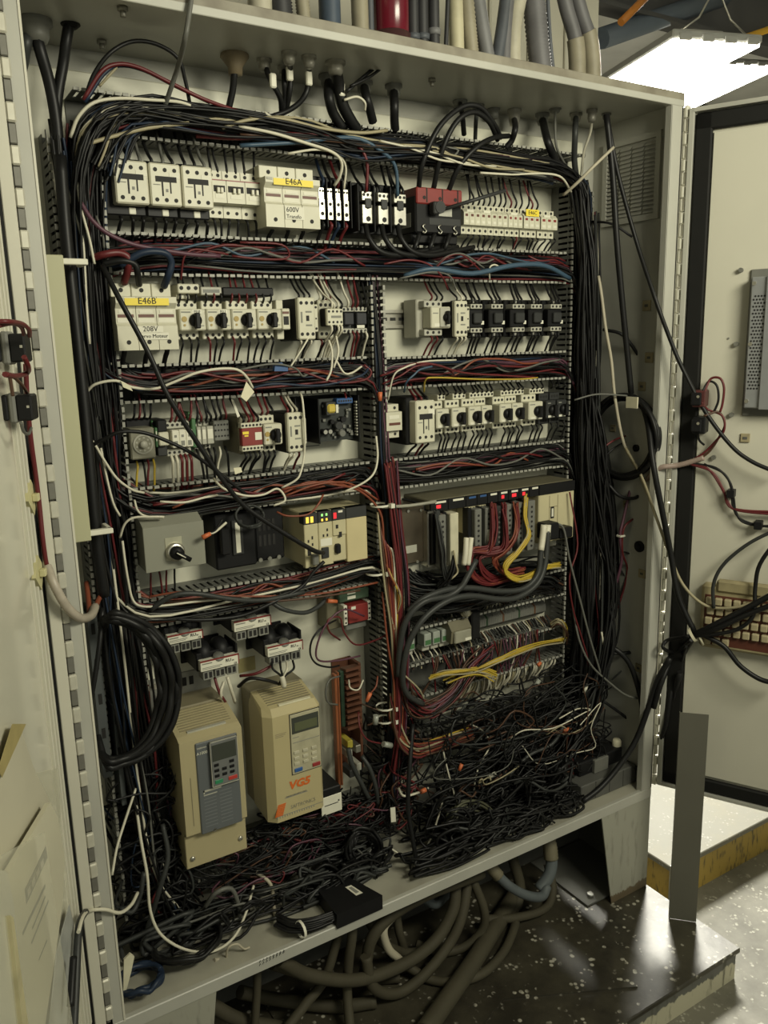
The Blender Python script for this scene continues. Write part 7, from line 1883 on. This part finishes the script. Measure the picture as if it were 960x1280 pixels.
for nm, l, r in (('first', 588.5, 603), ('second', 614.5, 629), ('third', 641, 656), ('fourth', 664, 677.5), ('fifth', 688.5, 702)):
    both('the ' + nm + ' black contactor', l, r, 3, 398, -.088, 1.108, 1.058, UP2, DN2, 'k', .0022, -.078, -.078)
both('the timer relay', 168, 196, 4, 552, -.07, .93, .862, UP3, DN3, 'kkyrn', .002, -.055, -.055)
dw('the strip of three white relays', 'above', L(211, 240, 5, 535, -.07), .922, UP3, -.066, 'rrkr', .0022, lean=.012)
dw('the strip of three white relays', 'below', L(211, 240, 5, 565, -.07), .868, DN3, -.066, 'rrrw', .0026)
dw('the slim relays and dark terminal group', 'above', L(243, 286, 7, 535, -.07), .92, UP3, -.066, 'kkkkr', .0022, lean=.012)
dw('the slim relays and dark terminal group', 'below', L(243, 286, 6, 565, -.07), .874, DN3, -.066, 'kkkwk', .0022, lean=.012)
both('the red safety relay', 303, 327, 4, 545, -.112, .914, .868, UP3, DN3, 'kkkr', .0022, -.105, -.105)
both('the knob starter beside the safety relay', 330, 350, 3, 545, -.098, .924, .862, UP3, DN3, 'kkr', .0022, -.078, -.078)
both('the cream contactor by the circuit board', 361, 379, 3, 540, -.108, .924, .86, UP3, DN3, 'krw', .0022, -.09, -.09)
dw('the open circuit board', 'above', L(430, 442, 2, 505, -.08), .94, UP3, -.07, 'kr', .002)
both('the large contactor of the lower motor row', 521, 544, 3, 528, -.112, .929, .854, UP3, DN3, 'kkr', .0024, -.09, -.09)
for nm, l, r in (('first narrow starter of the lower motor row', 547, 562, ), ('second starter of the lower motor row', 566, 583), ('first close pair of the lower motor row', 588, 616), ('second close pair of the lower motor row', 627, 655), ('single starter before the dark ones', 662, 679), ('two dark starters', 685, 708)):
    n = 5 if 'pair' in nm else 3
    both('the ' + nm, l, r, n, 520, -.075, .936, .862, UP3, DN3, 'kkkkk', .002, -.072, -.072)
dw('the switch box', 'below', L(186, 226, 4, 716, -.08), .684, .634, -.06, 'krrk', .0018, group='wires below the switch box')
# wires from the transformers and drives
wire([(268, 846, -.08), (274, 865, -.09), (283, 880, -.08), (292, 900, -.05)], 'r', .0026, 'dark red wire from the lowest transformer down behind the drives')
wire([(284, 846, -.09), (289, 862, -.095), (294, 878, -.08)], 'w', .003, 'first white tipped wire below the lowest transformer')
wire([(280, 852, -.085), (276, 868, -.09), (284, 885, -.07)], 'w', .003, 'second white tipped wire below the lowest transformer')
wire([(300, 845, -.07), (320, 842, -.09), (340, 832, -.09)], 'r', .003, 'dark red cable between the two lower transformers')
wire([(298, 858, -.07), (312, 848, -.10), (332, 850, -.11), (346, 854, -.10)], 'k', .0034, 'black cable lying toward the top of the VG5 drive')
for i, x in enumerate((340, 350, 358, 366)):
    wire([(x, 826, -.085), (x + 1, 836, -.11), (352 + i, 846, -.11), (348 + i * 2, 856, -.10)], 'kkwk'[i], .0022, ['first', 'second', 'third', 'fourth'][i] + ' wire looping from the VG5 transformer to the drive top', group='wires at the VG5 transformer')
solo('taped_splice', MB().tube([at(352, 845, -.11), at(354, 852, -.112), at(355, 858, -.11)], .0052, 8, sub=3), WIRE['w'], 'white taped splice on top of the VG5 drive', 'splice')
wire([(350, 1030, -.07), (362, 1045, -.10), (380, 1052, -.11), (396, 1050, -.11), (402, 1044, -.1)], 'r', .0026, 'dark red wires drooping below the VG5 drive')
wire([(400, 1030, -.08), (425, 1018, -.11), (450, 1025, -.11)], 'r', .0026, 'dark red cable right of the white fronted box')
for (px, py, nm) in ((325, 648, 0),):
    pass

# ------------------------------------------------------------------ coils
def coil(label, loops, r, c, name='cable_coil', cat='cable coil', sub=4):
    """loops: list of closed point lists"""
    t = MB()
    for pts in loops:
        t.tube(pts, r, 8, sub=sub)
    return solo(name, t, WIRE[c], label, cat)
def ell(cx_, cy_, rx, ry, Y, n=14, jit=.06, a0=0.0, a1=6.4, X_=None):
    out = []
    jx, jy = 1 + (RND.random() - .5) * jit * 2, 1 + (RND.random() - .5) * jit * 2
    for i in range(n + 1):
        a = a0 + (a1 - a0) * i / n
        px, py = cx_ + math.cos(a) * rx * jx, cy_ + math.sin(a) * ry * jy
        p = at(px, py, Y) if X_ is None else atx(px, py, X_)
        p.y += (RND.random() - .5) * .01 if X_ is None else 0
        if X_ is not None: p.x += (RND.random() - .5) * .008
        out.append(p)
    return out
pts = []
lp = []
for k in range(5):
    lp.append([at(128, 772 + k * 4, -.12)] + ell(137, 862, 64 + k * 6.2, 86 + k * 2.6, -.155 - .006 * (k % 3), 14, .02, -1.55, 1.6) + [at(122, 940 - k * 5, -.12)])
coil('big hanging coil of thick black cable at the lower near side', lp, .0056, 'k')
lp = [ell(780, 546, 38 + k * 1.4, 46 + k * 1.6, 0, 18, .05, .3, 6.9, X_=1.195 - .008 * (k % 3)) for k in range(5)]
cr = coil('coil of black cable hung on the side wall with a paper tag', lp, .0046, 'k')
p = atx(790, 503, 1.175)
part('paper_tag', MB().box(p.x - .003, p.x, p.y - .017, p.y + .014, p.z - .012, p.z + .012), paper, cr)
def floor_ell(px, py, rx, ry, z, n=16, a0=0.0, a1=6.5):
    c = atz(px, py, z); jx = 1 + (RND.random() - .5) * .12; jy = 1 + (RND.random() - .5) * .12
    return [Vector((c.x + math.cos(a0 + (a1 - a0) * i / n) * rx * jx, c.y + math.sin(a0 + (a1 - a0) * i / n) * ry * jy, z + RND.random() * .012)) for i in range(n + 1)]
c0 = atz(232, 1172, .015)
coil('coil of thin black cable lying on the near end of the cabinet floor', [floor_ell(234, 1178, .058, .052, .008 + .003 * k) for k in range(9)], .0036, 'k')
coil('small blue black cable coil at the foot of the near flange', [floor_ell(176, 1228, .034, .030, .008 + .004 * k) for k in range(4)], .0046, 'b')
coil('olive grey wire coil hanging low behind the sill', [ell(590, 1036, 26 + k * 1.2, 28 + k * 1.1, -.15 - .005 * (k % 4), 16, .14, k * .5, 6.5 + k * .5) for k in range(10)], .0026, 'v')
coil('black cable coil low in the far corner', [ell(660, 975, 26 + k, 38 + k, -.13 - .004 * (k % 3), 16, .14, k, 6.4 + k) for k in range(7)], .0026, 'k')
coil('black cable coil beside the power adapter', [ell(455, 1062, 15 + k * 1.5, 20 + k * 1.4, -.13 - .004 * k, 14, .1, k, 6.4 + k) for k in range(5)], .0034, 'k')
coil('round loop of dark cable on the black base unit', [ell(312, 646, 18, 14, -.10, 14, .03), ell(312, 645, 17, 13.5, -.104, 14, .03)], .0024, 's')
b_ = bundle('cable_bundle', 'tied bundle of black cables between the adapter and the near coil', [atz(346, 1150, .02), atz(365, 1158, .02), atz(390, 1156, .02), atz(418, 1146, .02)], 14, (.010, .010, .008), 'k', .003, wander=.2)
p = atz(377, 1153, .035)
part('cable_tie', MB().lathe((p.x - .004, p.y, .021), (1, .1, 0), [(0, .016), (.005, .016)], 12), white, b_)

# paper tags, wire nuts, ties and capsules
def tagbox(name, label, pts, Y, m, cat, group=None, th=.0012):
    q = [at(*p, Y) for p in pts]
    return solo(name, MB().prismy([(p.x, p.z) for p in q][::-1], Y, Y + th), m, label, cat, group)
tagbox('paper_tag', 'cream paper tag on a white wire above the red safety relay', [(308, 477), (318, 490), (308, 502), (301, 496)], -.15, paper, 'tag')
tagbox('paper_tag', 'small cream tag below the red safety relay', [(292, 585), (301, 584), (303, 590), (294, 593)], -.12, paper, 'tag')
tagbox('wire_marker', 'white sleeve marker above the red safety relay', [(289, 499), (292, 500), (300, 520), (297, 522)], -.12, white, 'marker')
tagbox('wire_marker', 'cream wire end marker above the E46B holder duct', [(151, 476), (163, 483), (166, 489), (154, 484)], -.14, paper, 'marker')
tagbox('ferrule', 'small blue ferrule in the duct below the contactor row', [(344, 455), (352, 453), (360, 459), (360, 464), (343, 464)], -.12, bluep, 'ferrule', None, .008)
def nut(label, a, b, r0=.0045, r1=.0035, m=None, name='wire_nut', cat='wire nut', group='orange wire connectors'):
    return solo(name, MB().cyl(a, b, r0, 8, r2=r1), m or mat('nut_orange', (.55, .14, .05), .5, 0, .1), label, cat, group)
nut('orange wire connector between switch box and black base unit', at(253, 672, -.14), at(263, 667, -.14))
wire([(263, 667, -.14), (270, 664, -.14), (283, 653, -.14)], 'w', .0022, 'white wire held by the orange connector beside the base unit')
wire([(263, 667, -.14), (269, 663, -.14), (278, 649, -.14)], 'k', .002, 'black wire held by the orange connector beside the base unit')
nut('orange connector hanging beside the terracotta card rack', at(463, 866, -.125), at(458, 877, -.125))
nut('orange connector left of the relay module', at(409, 751, -.11), at(421, 752, -.11))
nut('orange connector in the middle upright run', at(475, 490, -.12), at(475, 501, -.12))
nut('orange connector in the lower middle tangle', at(577, 955, -.14), at(574, 963, -.14))
nut('orange connector at the foot of the far upright run', at(704, 914, -.15), at(713, 910, -.15))
nut('lowest orange connector in front of the floor box', at(701, 996, -.15), at(702, 1004, -.15))
nut('orange connector near the white wire ends', at(672, 832, -.11), at(676, 828, -.11))
nut('orange tipped taped cable end in the lower middle', at(532, 987, -.135), at(526, 990, -.135), .005, .005)
capm = mat('clear_capsule', (.30, .31, .27), .25)
nut('clear grey capsule beside the terracotta card rack', at(470, 894, -.12), at(469, 905, -.12), .006, .006, capm, 'wire_capsule', 'capsule', 'clear wire capsules')
nut('clear grey capsule in front of the middle run', at(479, 930, -.13), at(489, 932, -.13), .006, .006, capm, 'wire_capsule', 'capsule', 'clear wire capsules')
nut('clear grey capsule under the white wire ends', at(669, 857, -.11), at(674, 850, -.11), .006, .006, capm, 'wire_capsule', 'capsule', 'clear wire capsules')
nut('white flag marker in the lower far tangle', at(610, 971, -.15), at(619, 967, -.15), .0045, .0045, white, 'wire_marker', 'marker', 'white wire markers')
nut('white marker sleeve low in the far upright run', at(730, 866, -.15), at(734, 855, -.15), .004, .004, white, 'wire_marker', 'marker', 'white wire markers')
nut('white marker near the lower sill', at(617, 1030, -.16), at(630, 1034, -.16), .004, .004, white, 'wire_marker', 'marker', 'white wire markers')
for i, (px, py, Y, w) in enumerate(((490, 890, -.135, 18), (488, 905, -.13, 16), (480, 634, -.125, 10), (476, 720, -.13, 14))):
    p = at(px, py, Y)
    solo('cable_tie', MB().lathe((p.x, -.11, p.z), (0, 0, 1), [(0, .019), (.004, .019)], 12).box(p.x + .01, p.x + .018, -.135, -.125, p.z - .002, p.z + .006), white, ['pale cable tie round the lower middle run', 'second pale tie just below it on the middle run', 'pale tie on the middle run beside the grey rod', 'pale tie on the middle run below the long rack'][i], 'cable tie', 'cable ties on the middle run')
p = at(776, 670, -.145)
solo('cable_tie', MB().box(p.x - .008, p.x + .008, -.152, -.138, p.z - .002, p.z + .003, .001), white, 'white tie band round the side wall wires', 'cable tie')
tagbox('white_card', 'white marked card hanging in the lower middle run', [(488, 1010), (494, 1009), (495, 1027), (489, 1028)], -.14, white, 'card')
tagbox('cable_plug', 'white plug near the sill on the far side', [(619, 1029), (627, 1028), (628, 1040), (621, 1042)], -.17, paper, 'plug', None, .006)
tagbox('crumpled_paper', 'crumpled white paper scrap by the near flange foot', [(155, 1200), (163, 1192), (168, 1196), (164, 1215), (158, 1238), (154, 1240)], -.20, paper, 'paper scrap', None, .004)

# ------------------------------------------------------------------ door wiring
def rw_(pts): return [rworld(rd(*p)) for p in pts]
def rwire(pts, c, r, label, cat='cable', name='cable', group=None):
    return solo(name, MB().tube(rw_(pts), r, 8, sub=6), WIRE[c] if isinstance(c, str) else c, label, cat, group)
knot = rworld(rd(868, 793, .05))
solo('cable', MB().tube(paths([(759, 145, -.16), (772, 215, -.17), (795, 300, -.19), (820, 376, -.242), (838, 425, -.262)]) + rw_([(852, 458, .05), (880, 512, .04), (913, 556, .04), (940, 577, .04), (975, 592, .04)]), .0042, 8, sub=6), WIRE['k'], 'long black cable slanting from the roof across to the right door', 'cable')
solo('cable', MB().tube(paths([(801, 500, -.18), (810, 530, -.215), (815, 570, -.245), (822, 610, -.262)]) + rw_([(838, 690, .05), (848, 745, .05), (868, 790, .05)]), .0062, 8, sub=6), WIRE['k'], 'thick black cable from the far coil to the tied knot on the door', 'cable')
solo('cable', MB().tube(paths([(782, 560, -.16), (802, 596, -.2), (818, 640, -.245)]) + rw_([(836, 690, .04), (852, 728, .04), (874, 752, .045), (896, 760, .045), (930, 757, .05), (965, 740, .05)]), .0032, 8, sub=6), WIRE['t'], 'grey beige cable crossing the hinge to the keyboard', 'cable')
for i, (pts, r, c) in enumerate(([[(868, 793, .05), (895, 780, .06), (930, 762, .06), (975, 738, .06)], .0062, 'k'], [[(866, 795, .05), (895, 786, .065), (930, 770, .065), (975, 752, .065)], .0055, 'k'],
                                 [[(868, 795, .055), (900, 792, .06), (925, 785, .06), (942, 768, .06), (944, 735, .05), (950, 705, .05), (975, 670, .05)], .0042, 'k'],
                                 [[(880, 794, .05), (905, 808, .05), (925, 832, .05), (950, 849, .05), (975, 855, .05)], .0055, 'k'],
                                 [[(892, 760, .05), (892, 730, .05), (905, 705, .05), (935, 680, .05), (970, 662, .05)], .0038, 's'])):
    rwire(pts, c, r, ['uppermost thick black cable from the knot over the keyboard', 'second thick black cable from the knot over the keyboard', 'black cable bending up from the keyboard', 'black cable sagging below the keyboard', 'dark cable arching out from behind the keyboard top'][i], group='cables across the keyboard')
for i, (pts, r) in enumerate(([[(868, 793), (845, 812), (828, 850), (817, 885)], .0062], [[(868, 795), (848, 830), (838, 870), (832, 905), (826, 925)], .0055], [[(862, 795), (835, 800), (829, 810), (845, 815), (864, 800)], .004], [[(858, 808), (850, 835), (843, 870), (838, 900)], .003])):
    P = [rworld(rd(*pts[0], .05))] + [at(x, y, -.26 - .004 * i) for x, y in pts[1:-1]] + ([at(*pts[-1], -.25)] if i != 2 else [rworld(rd(*pts[-1], .055))])
    solo('cable', MB().tube(P, r, 8, sub=6), WIRE['k'], ['thick black cable from the knot back into the cabinet', 'second black cable falling from the knot along the gasket', 'black cable loop standing out at the knot', 'thin black cable below the knot'][i], 'cable', 'cables falling from the door knot')
kt = solo('cable_tie', MB().lathe(knot - Vector((.01, 0, .0)), (.4, -.5, .4), [(0, .016), (.006, .016)], 12).tube([knot + Vector((0, -.012, 0)), knot + Vector((.012, -.014, -.022))], .003, 5, sub=2), paper, 'pale tie holding the cable knot on the right door', 'cable tie')
# pink spiral wrapped harness and button wires on the right door
spm = mat('spiral_wrap', (.34, .26, .22), .4, 0, .15, 60)
sp = solo('wire_harness', MB().tube(paths([(808, 600, -.19), (818, 590, -.22), (828, 584, -.24)]) + rw_([(845, 582, .02), (858, 579, .02), (880, 572, .02)]), .0055, 8, sub=10, rf=ring(1, .12)), spm, 'pink spiral wrapped harness crossing the hinge to the right door', 'harness')
for i, (pts, c) in enumerate(([[(860, 579, .02), (880, 566, .02), (893, 553, .02), (905, 538, .03), (903, 520, .03), (885, 512, .03), (877, 503, .045)], 'r'], [[(862, 580, .02), (885, 566, .02), (899, 546, .02), (906, 530, .03), (898, 515, .03), (880, 520, .045)], 'n'],
                              [[(880, 492, .04), (888, 474, .03), (900, 473, .03), (905, 485, .03), (903, 505, .03), (900, 515, .03)], 'r'], [[(878, 490, .04), (886, 477, .03), (896, 482, .03), (898, 500, .03), (892, 516, .03)], 'k'], [[(872, 540, .04), (874, 550, .03), (880, 556, .02)], 'k'])):
    rwire(pts, c, .0024, ['dark red wire curving up to the door contact blocks', 'brown wire curving up to the door contact blocks', 'outer red wire loop over the red contact block', 'inner black wire loop over the red contact block', 'short black wire under the lower contact block'][i], 'wire', 'wire', 'wires at the door contact blocks')
for i, (pts, c) in enumerate(([[(862, 579, .02), (885, 586, .02), (902, 610, .02), (913, 632, .02), (930, 638, .02), (975, 640, .02)], 'r'], [[(862, 580, .02), (890, 590, .02), (904, 612, .02), (916, 636, .02), (975, 644, .02)], 'r'],
                              [[(865, 579, .02), (895, 585, .02), (912, 602, .02), (917, 622, .02), (920, 640, .02), (932, 654, .02), (975, 660, .02)], 'k'], [[(880, 580, .02), (905, 592, .02), (914, 610, .02), (916, 632, .02), (925, 648, .02), (950, 657, .02), (975, 656, .02)], 'k'])):
    rwire(pts, c, .0024, ['upper dark red wire running along the door to the frame edge', 'lower dark red wire running along the door to the frame edge', 'upper black wire curving down the door through clips', 'lower black wire curving down the door through clips'][i], 'wire', 'wire', 'wires along the right door')
for i, (px, py) in enumerate(((916, 615), (950, 654))):
    p = rd(px, py)
    solo('wire_clip', MB().box(p.x - .008, p.x + .007, -.03, -.004, p.z - .008, p.z + .008, .001), black, ['black wire clip high on the right door', 'black wire clip lower on the right door'][i], 'clip', 'wire clips on the door', None, RA, RO)

# left door things
def lp_(pts): return [lworld(ld(*p)) for p in pts]
for i, (px0, px1, py0, py1) in enumerate(((0, 42, 413, 457), (5, 50, 492, 534))):
    c = ld(px0 + (24 if i else 20), (py0 + py1) / 2, .022)
    t = thing('contact_block', ['upper grey and black contact block on the left door', 'lower grey and black contact block on the left door'][i], 'contact block', LO, 'contact blocks on the left door', LA, True)
    zt_, zb_ = ld(px0 + 20, py0, .03).z, ld(px0 + 20, py1, .03).z
    hz = (zt_ - zb_) / 2 * .98; zc = (zt_ + zb_) / 2
    part('base', MB().box(c.x - .020, c.x + .020, .003, .009, zc - hz * .8, zc + hz * .9, .002), black, t)
    part('grey_body', MB().box(c.x - .020, c.x + .020, .009, .018, zc - hz, zc + hz, .003), midgrey, t)
    part('black_block', MB().box(c.x - .018, c.x + .018, .018, .036, zc - hz * .85, zc + hz * .85, .002), black, t)
    part('rating_mark', MB().box(c.x + .018, c.x + .0184, .030, .033, zc + hz * .0, zc + hz * .16), greyplastic, t)
def lwire(pts, c, r, label, cat='wire', name='wire', group='wires on the left door'):
    return solo(name, MB().tube(lp_(pts), r, 6, sub=6), WIRE[c], label, cat, group)
lwire([(-4, 402, .04), (12, 402, .05), (28, 405, .05), (36, 412, .05), (37, 420, .045)], 'r', .0026, 'red wire looping over the upper contact block')
lwire([(-2, 407, .04), (14, 404, .045), (26, 408, .045), (30, 418, .04)], 'r', .0026, 'second red wire over the upper contact block')
lwire([(30, 446, .04), (35, 458, .04), (34, 466, .03), (20, 470, .03), (6, 468, .03)], 'r', .0032, 'red wire loop under the upper contact block')
lwire([(12, 470, .03), (14, 482, .03), (16, 495, .03)], 'n', .002, 'brown wire between the two contact blocks')
lwire([(16, 470, .03), (28, 482, .03), (40, 500, .02)], 'n', .002, 'slanting brown wire between the two contact blocks')
lwire([(32, 455, .02), (34, 500, .016), (38, 545, .014), (44, 590, .013), (49, 630, .013), (53, 670, .013), (57, 700, .013), (60, 712, .014)], 'r', .0032, 'thick red cable running down along the left door edge', 'cable', 'cable')
lwire([(26, 528, .03), (30, 540, .03), (36, 542, .03), (39, 535, .03)], 'g', .002, 'grey wire loop under the lower contact block')
for i, (px, py) in enumerate(((37, 622), (46, 716))):
    p = ld(px, py, .004)
    o = solo('tie_mount', MB().prismy([(p.x - .028, p.z), (p.x, p.z - .024), (p.x + .028, p.z), (p.x, p.z + .024)], .003, .008).box(p.x - .006, p.x + .006, .0079, .016, p.z - .005, p.z + .005, .001), mat('mount_cream', (.58, .54, .30), .5), ['upper cream adhesive tie mount on the left door', 'lower cream adhesive tie mount on the left door'][i], 'tie mount', 'tie mounts on the left door', None, LA, LO)
sp = solo('wire_harness', MB().tube(lp_([(59, 708, .014)]) + paths([(66, 727, -.262), (75, 745, -.265), (84, 759, -.262), (94, 769, -.252), (104, 773, -.235), (114, 769, -.20), (119, 758, -.16)]), .006, 8, sub=12, rf=ring(1, .12)), mat('spiral_wrap_pale', (.42, .37, .30), .4, 0, .15, 60), 'pale spiral wrapped harness bending round the left hinge', 'harness')
solo('wire_loom', MB().tube(paths([(116, 770, -.18), (122, 752, -.15), (130, 735, -.13), (128, 715, -.12), (122, 690, -.11)]), .004, 6, sub=5).tube(paths([(112, 766, -.17), (110, 745, -.14), (108, 728, -.12)]), .004, 6, sub=5), WIRE['o'], 'orange wires leaving the pale spiral wrap', 'wire loom')
# document pocket with papers on the left door
clear = bpy.data.materials.new('clear_film'); clear.use_nodes = True
cb = clear.node_tree.nodes['Principled BSDF']
cb.inputs['Base Color'].default_value = (.8, .78, .62, 1); cb.inputs['Roughness'].default_value = .18; cb.inputs['Alpha'].default_value = .28
def lsheet(pts, w0, w1, mb=None):
    mb = mb or MB()
    q = [ld(*p, w0) for p in pts]
    return mb.prismy([(p.x, p.z) for p in q], w0, w1)
dp = thing('document_pocket', 'clear plastic document pocket full of papers on the left door', 'document pocket', LO, None, LA, True)
part('back_film', lsheet([(-12, 980), (72, 960), (98, 1290), (-30, 1330)], .005, .0055), clear, dp)
part('front_film', lsheet([(-10, 1075), (55, 1040), (92, 1290), (-30, 1330)], .036, .0365), clear, dp)
part('tape_strip', lsheet([(-3, 962), (15, 905), (32, 905), (2, 972)], .012, .0126), mat('aged_tape', (.40, .33, .14), .4), dp)
part('paper_sheet', lsheet([(-20, 1000), (22, 905), (40, 960), (62, 1005), (40, 1040), (-20, 1110)], .008, .010), mat('paper_tan', (.54, .51, .39), .6, 0, .1, 6), dp)
sh_ = part('paper_sheet', lsheet([(-20, 1130), (56, 1004), (66, 1022), (75, 1075), (72, 1130), (62, 1200), (48, 1290), (-20, 1290)], .018, .024), mat('paper_cream', (.60, .57, .43), .6, 0, .06, 6), dp)
part('title_band', lsheet([(31, 1112), (57, 1058), (59, 1072), (33, 1130)], .0242, .0246), mat('band_grey', (.17, .17, .15), .6), sh_)
mb = MB()
for i in range(4):
    t0, t1 = i / 4 + .05, i / 4 + .2
    x0_, y0_ = 33 + 22 * t0, 1116 - 46 * t0; x1_, y1_ = 33 + 22 * t1, 1116 - 46 * t1
    lsheet([(x0_, y0_), (x1_, y1_), (x1_ + 1, y1_ + 8), (x0_ + 1, y0_ + 8)], .0247, .0249, mb)
part('title_letter', mb, greyplastic, sh_)
for (a, b, wd) in (((28, 1165), (56, 1105), 4), ((40, 1160), (56, 1120), 2), ((39, 1178), (60, 1125), 2), ((48, 1200), (58, 1175), 1)):
    part('text_line', lsheet([a, b, (b[0] + .6, b[1] + wd), (a[0] + .6, a[1] + wd)], .0242, .0245), mat('band_grey', (.17, .17, .15)), sh_)
part('booklet', lsheet([(-25, 1085), (2, 1090), (10, 1130), (18, 1200), (30, 1290), (-25, 1300)], .030, .035), mat('booklet_white', (.55, .54, .46), .45, 0, .08, 8), dp)
part('booklet_spine', lsheet([(6, 1145), (10, 1148), (30, 1290), (22, 1290)], .0352, .040), mat('booklet_spine', (.52, .47, .28), .5), dp)
part('loose_sheet', lsheet([(60, 1290), (70, 1190), (86, 1130), (92, 1160), (86, 1290)], .012, .013), mat('paper_grey', (.42, .43, .40), .35), dp)
lwire([(107, 1140, .02), (100, 1152, .022), (97, 1180, .022), (95, 1230, .022), (92, 1290, .022)], 's', .0052, 'dark sheathed cable going down the left door beside the papers', 'cable', 'cable')
lwire([(92, 1196, .026), (90, 1225, .026), (88, 1258, .026)], 'k', .0045, 'black sleeve on the cable beside the papers', 'sleeve', 'cable_sleeve')
solo('cable', MB().tube(lp_([(98, 1165, .024), (104, 1145, .024)]) + paths([(114, 1138, -.25), (132, 1137, -.245), (150, 1141, -.235), (164, 1131, -.21), (172, 1116, -.18)]), .0028, 8, sub=6), WIRE['w'], 'white wire pair crossing from the left door over the flange', 'cable')

# ------------------------------------------------------------------ dusty hoses below the cabinet
def hp(px, py, Y, r):
    p = at(px, py, Y)
    return atz(px, py, ZP + r + .006) if p.z < ZP + r + .006 else p
HS = [
    ([(349, 1200, -.20), (387, 1219, -.20), (445, 1225, -.20), (499, 1208, -.19), (541, 1179, -.18), (566, 1138, -.17), (570, 1100, -.15)], .0125, 'd', 'thick dusty hose sweeping in the widest arc below the sill'),
    ([(457, 1195, -.19), (466, 1233, -.20), (495, 1242, -.20), (528, 1221, -.2), (562, 1179, -.19), (578, 1142, -.18), (585, 1098, -.15)], .011, 'd', 'dusty hose in a tight loop below the middle of the sill'),
    ([(456, 1215, -.17), (464, 1175, -.18), (487, 1146, -.18), (528, 1121, -.18), (570, 1104, -.18), (602, 1092, -.17)], .012, 'd', 'dusty hose rising along the underside of the sill'),
    ([(591, 1100, -.16), (605, 1137, -.18), (603, 1162, -.18), (582, 1183, -.17), (553, 1190, -.15), (520, 1180, -.12)], .0095, 'd', 'dusty hose curling back under the sill'),
    ([(606, 1070, -.16), (628, 1100, -.19), (653, 1117, -.2), (676, 1121, -.2), (684, 1108, -.19)], .0105, 'a', 'blue grey hose with a ribbed beige cuff under the sill'),
    ([(680, 1035, -.15), (689, 1067, -.17), (687, 1092, -.18), (674, 1112, -.18)], .014, 'a', 'short thick slate hose dropping at the far end of the hoses'),
    ([(684, 1080, -.12), (691, 1110, -.15), (682, 1135, -.17), (645, 1147, -.17), (603, 1149, -.15)], .0095, 'd', 'dusty hose turning below the slate hose'),
    ([(646, 1145, -.13), (641, 1165, -.16), (628, 1192, -.18), (603, 1217, -.19), (570, 1227, -.2), (537, 1224, -.19), (505, 1205, -.16)], .0095, 'd', 'dusty hose lying on the platform in a flat arc'),
    ([(650, 1110, -.05), (618, 1160, -.10), (590, 1205, -.15), (562, 1245, -.19), (530, 1290, -.24)], .019, 'd', 'thickest paint spotted hose running forward on the platform'),
    ([(440, 1140, -.18), (440, 1170, -.19), (436, 1200, -.19), (434, 1240, -.19), (438, 1290, -.19)], .0095, 'd', 'dusty hose hanging straight down at the near side'),
    ([(428, 1150, -.16), (420, 1180, -.16), (405, 1225, -.17), (382, 1255, -.18), (355, 1290, -.2)], .0095, 'd', 'dusty hose slanting down to the near side'),
    ([(340, 1205, -.16), (379, 1217, -.15), (420, 1223, -.14), (457, 1225, -.13), (500, 1222, -.10)], .0105, 'd', 'dusty hose lying behind the widest arc'),
    ([(322, 1205, -.18), (321, 1240, -.18), (318, 1290, -.19)], .0075, 'd', 'narrow dusty hose hanging next to the near leg'),
    ([(262, 1255, -.15), (300, 1275, -.16), (350, 1285, -.17)], .013, 'd', 'dusty hose emerging beside the near leg'),
    ([(300, 1240, -.10), (350, 1250, -.10), (420, 1258, -.10), (470, 1252, -.09)], .0125, 'd', 'dusty hose deep under the near half of the cabinet'),
    ([(495, 1140, -.12), (499, 1165, -.13), (505, 1190, -.13), (502, 1215, -.12)], .009, 'd', 'short dusty hose hanging behind the tight loop'),
    ([(460, 1150, -.13), (480, 1180, -.14), (520, 1190, -.13), (560, 1160, -.12)], .0095, 'd', 'dusty hose crossing in the dark behind the tight loop'),
    ([(640, 1070, -.10), (650, 1110, -.12), (640, 1140, -.13), (610, 1165, -.13)], .0125, 'd', 'dusty hose behind the blue grey one'),
    ([(560, 1115, -.10), (545, 1130, -.12), (530, 1122, -.13)], .0105, 'a', 'pale grey hose end peeking out below the sill'),
    ([(497, 1140, -.14), (480, 1160, -.16), (485, 1185, -.17), (500, 1200, -.17)], .0085, 'h', 'pale beige ribbed hose piece in the middle of the hoses'),
]
for pts, r, c, lab in HS:
    solo('floor_hose', MB().tube([hp(x, y, Y, r) for x, y, Y in pts], r, 10, sub=7), WIRE[c], lab, 'hose', 'hoses below the cabinet')
P = [hp(*q, .0118) for q in ((604, 1068, -.16), (614, 1084, -.175), (624, 1096, -.187))]
solo('hose_cuff', MB().tube(P, .0125, 10, sub=9, rf=ring(1, .1)), mat('old_cuff', (.17, .15, .095), .6, 0, .2, 30), 'beige ribbed cuff on the blue grey hose under the sill', 'cuff')
P = [hp(*q, .015) for q in ((681, 1040, -.15), (687, 1056, -.165), (689, 1074, -.174))]
solo('hose_cuff', MB().tube(P, .0158, 10, sub=9, rf=ring(1, .1)), mat('old_cuff', (.17, .15, .095)), 'beige ribbed cuff on the short thick slate hose', 'cuff')
# handwriting on the sill, illegible
mb = MB()
for i in range(16):
    px = 324 + (i % 8) * 4.2; py = 1201 - (i % 8) * 2.2 + (i // 8) * 5
    a = at(px, py, -D - .0012)
    a.z = min(max(a.z, -.016), .001)
    mb.tube([(a.x, -D - .0013, a.z - .0025), (a.x + .002, -D - .0013, a.z + .002), (a.x + .003, -D - .0013, a.z - .001)], .0005, 4, sub=1)
part('pen_mark', mb, ink, ft, None, 'stuff')
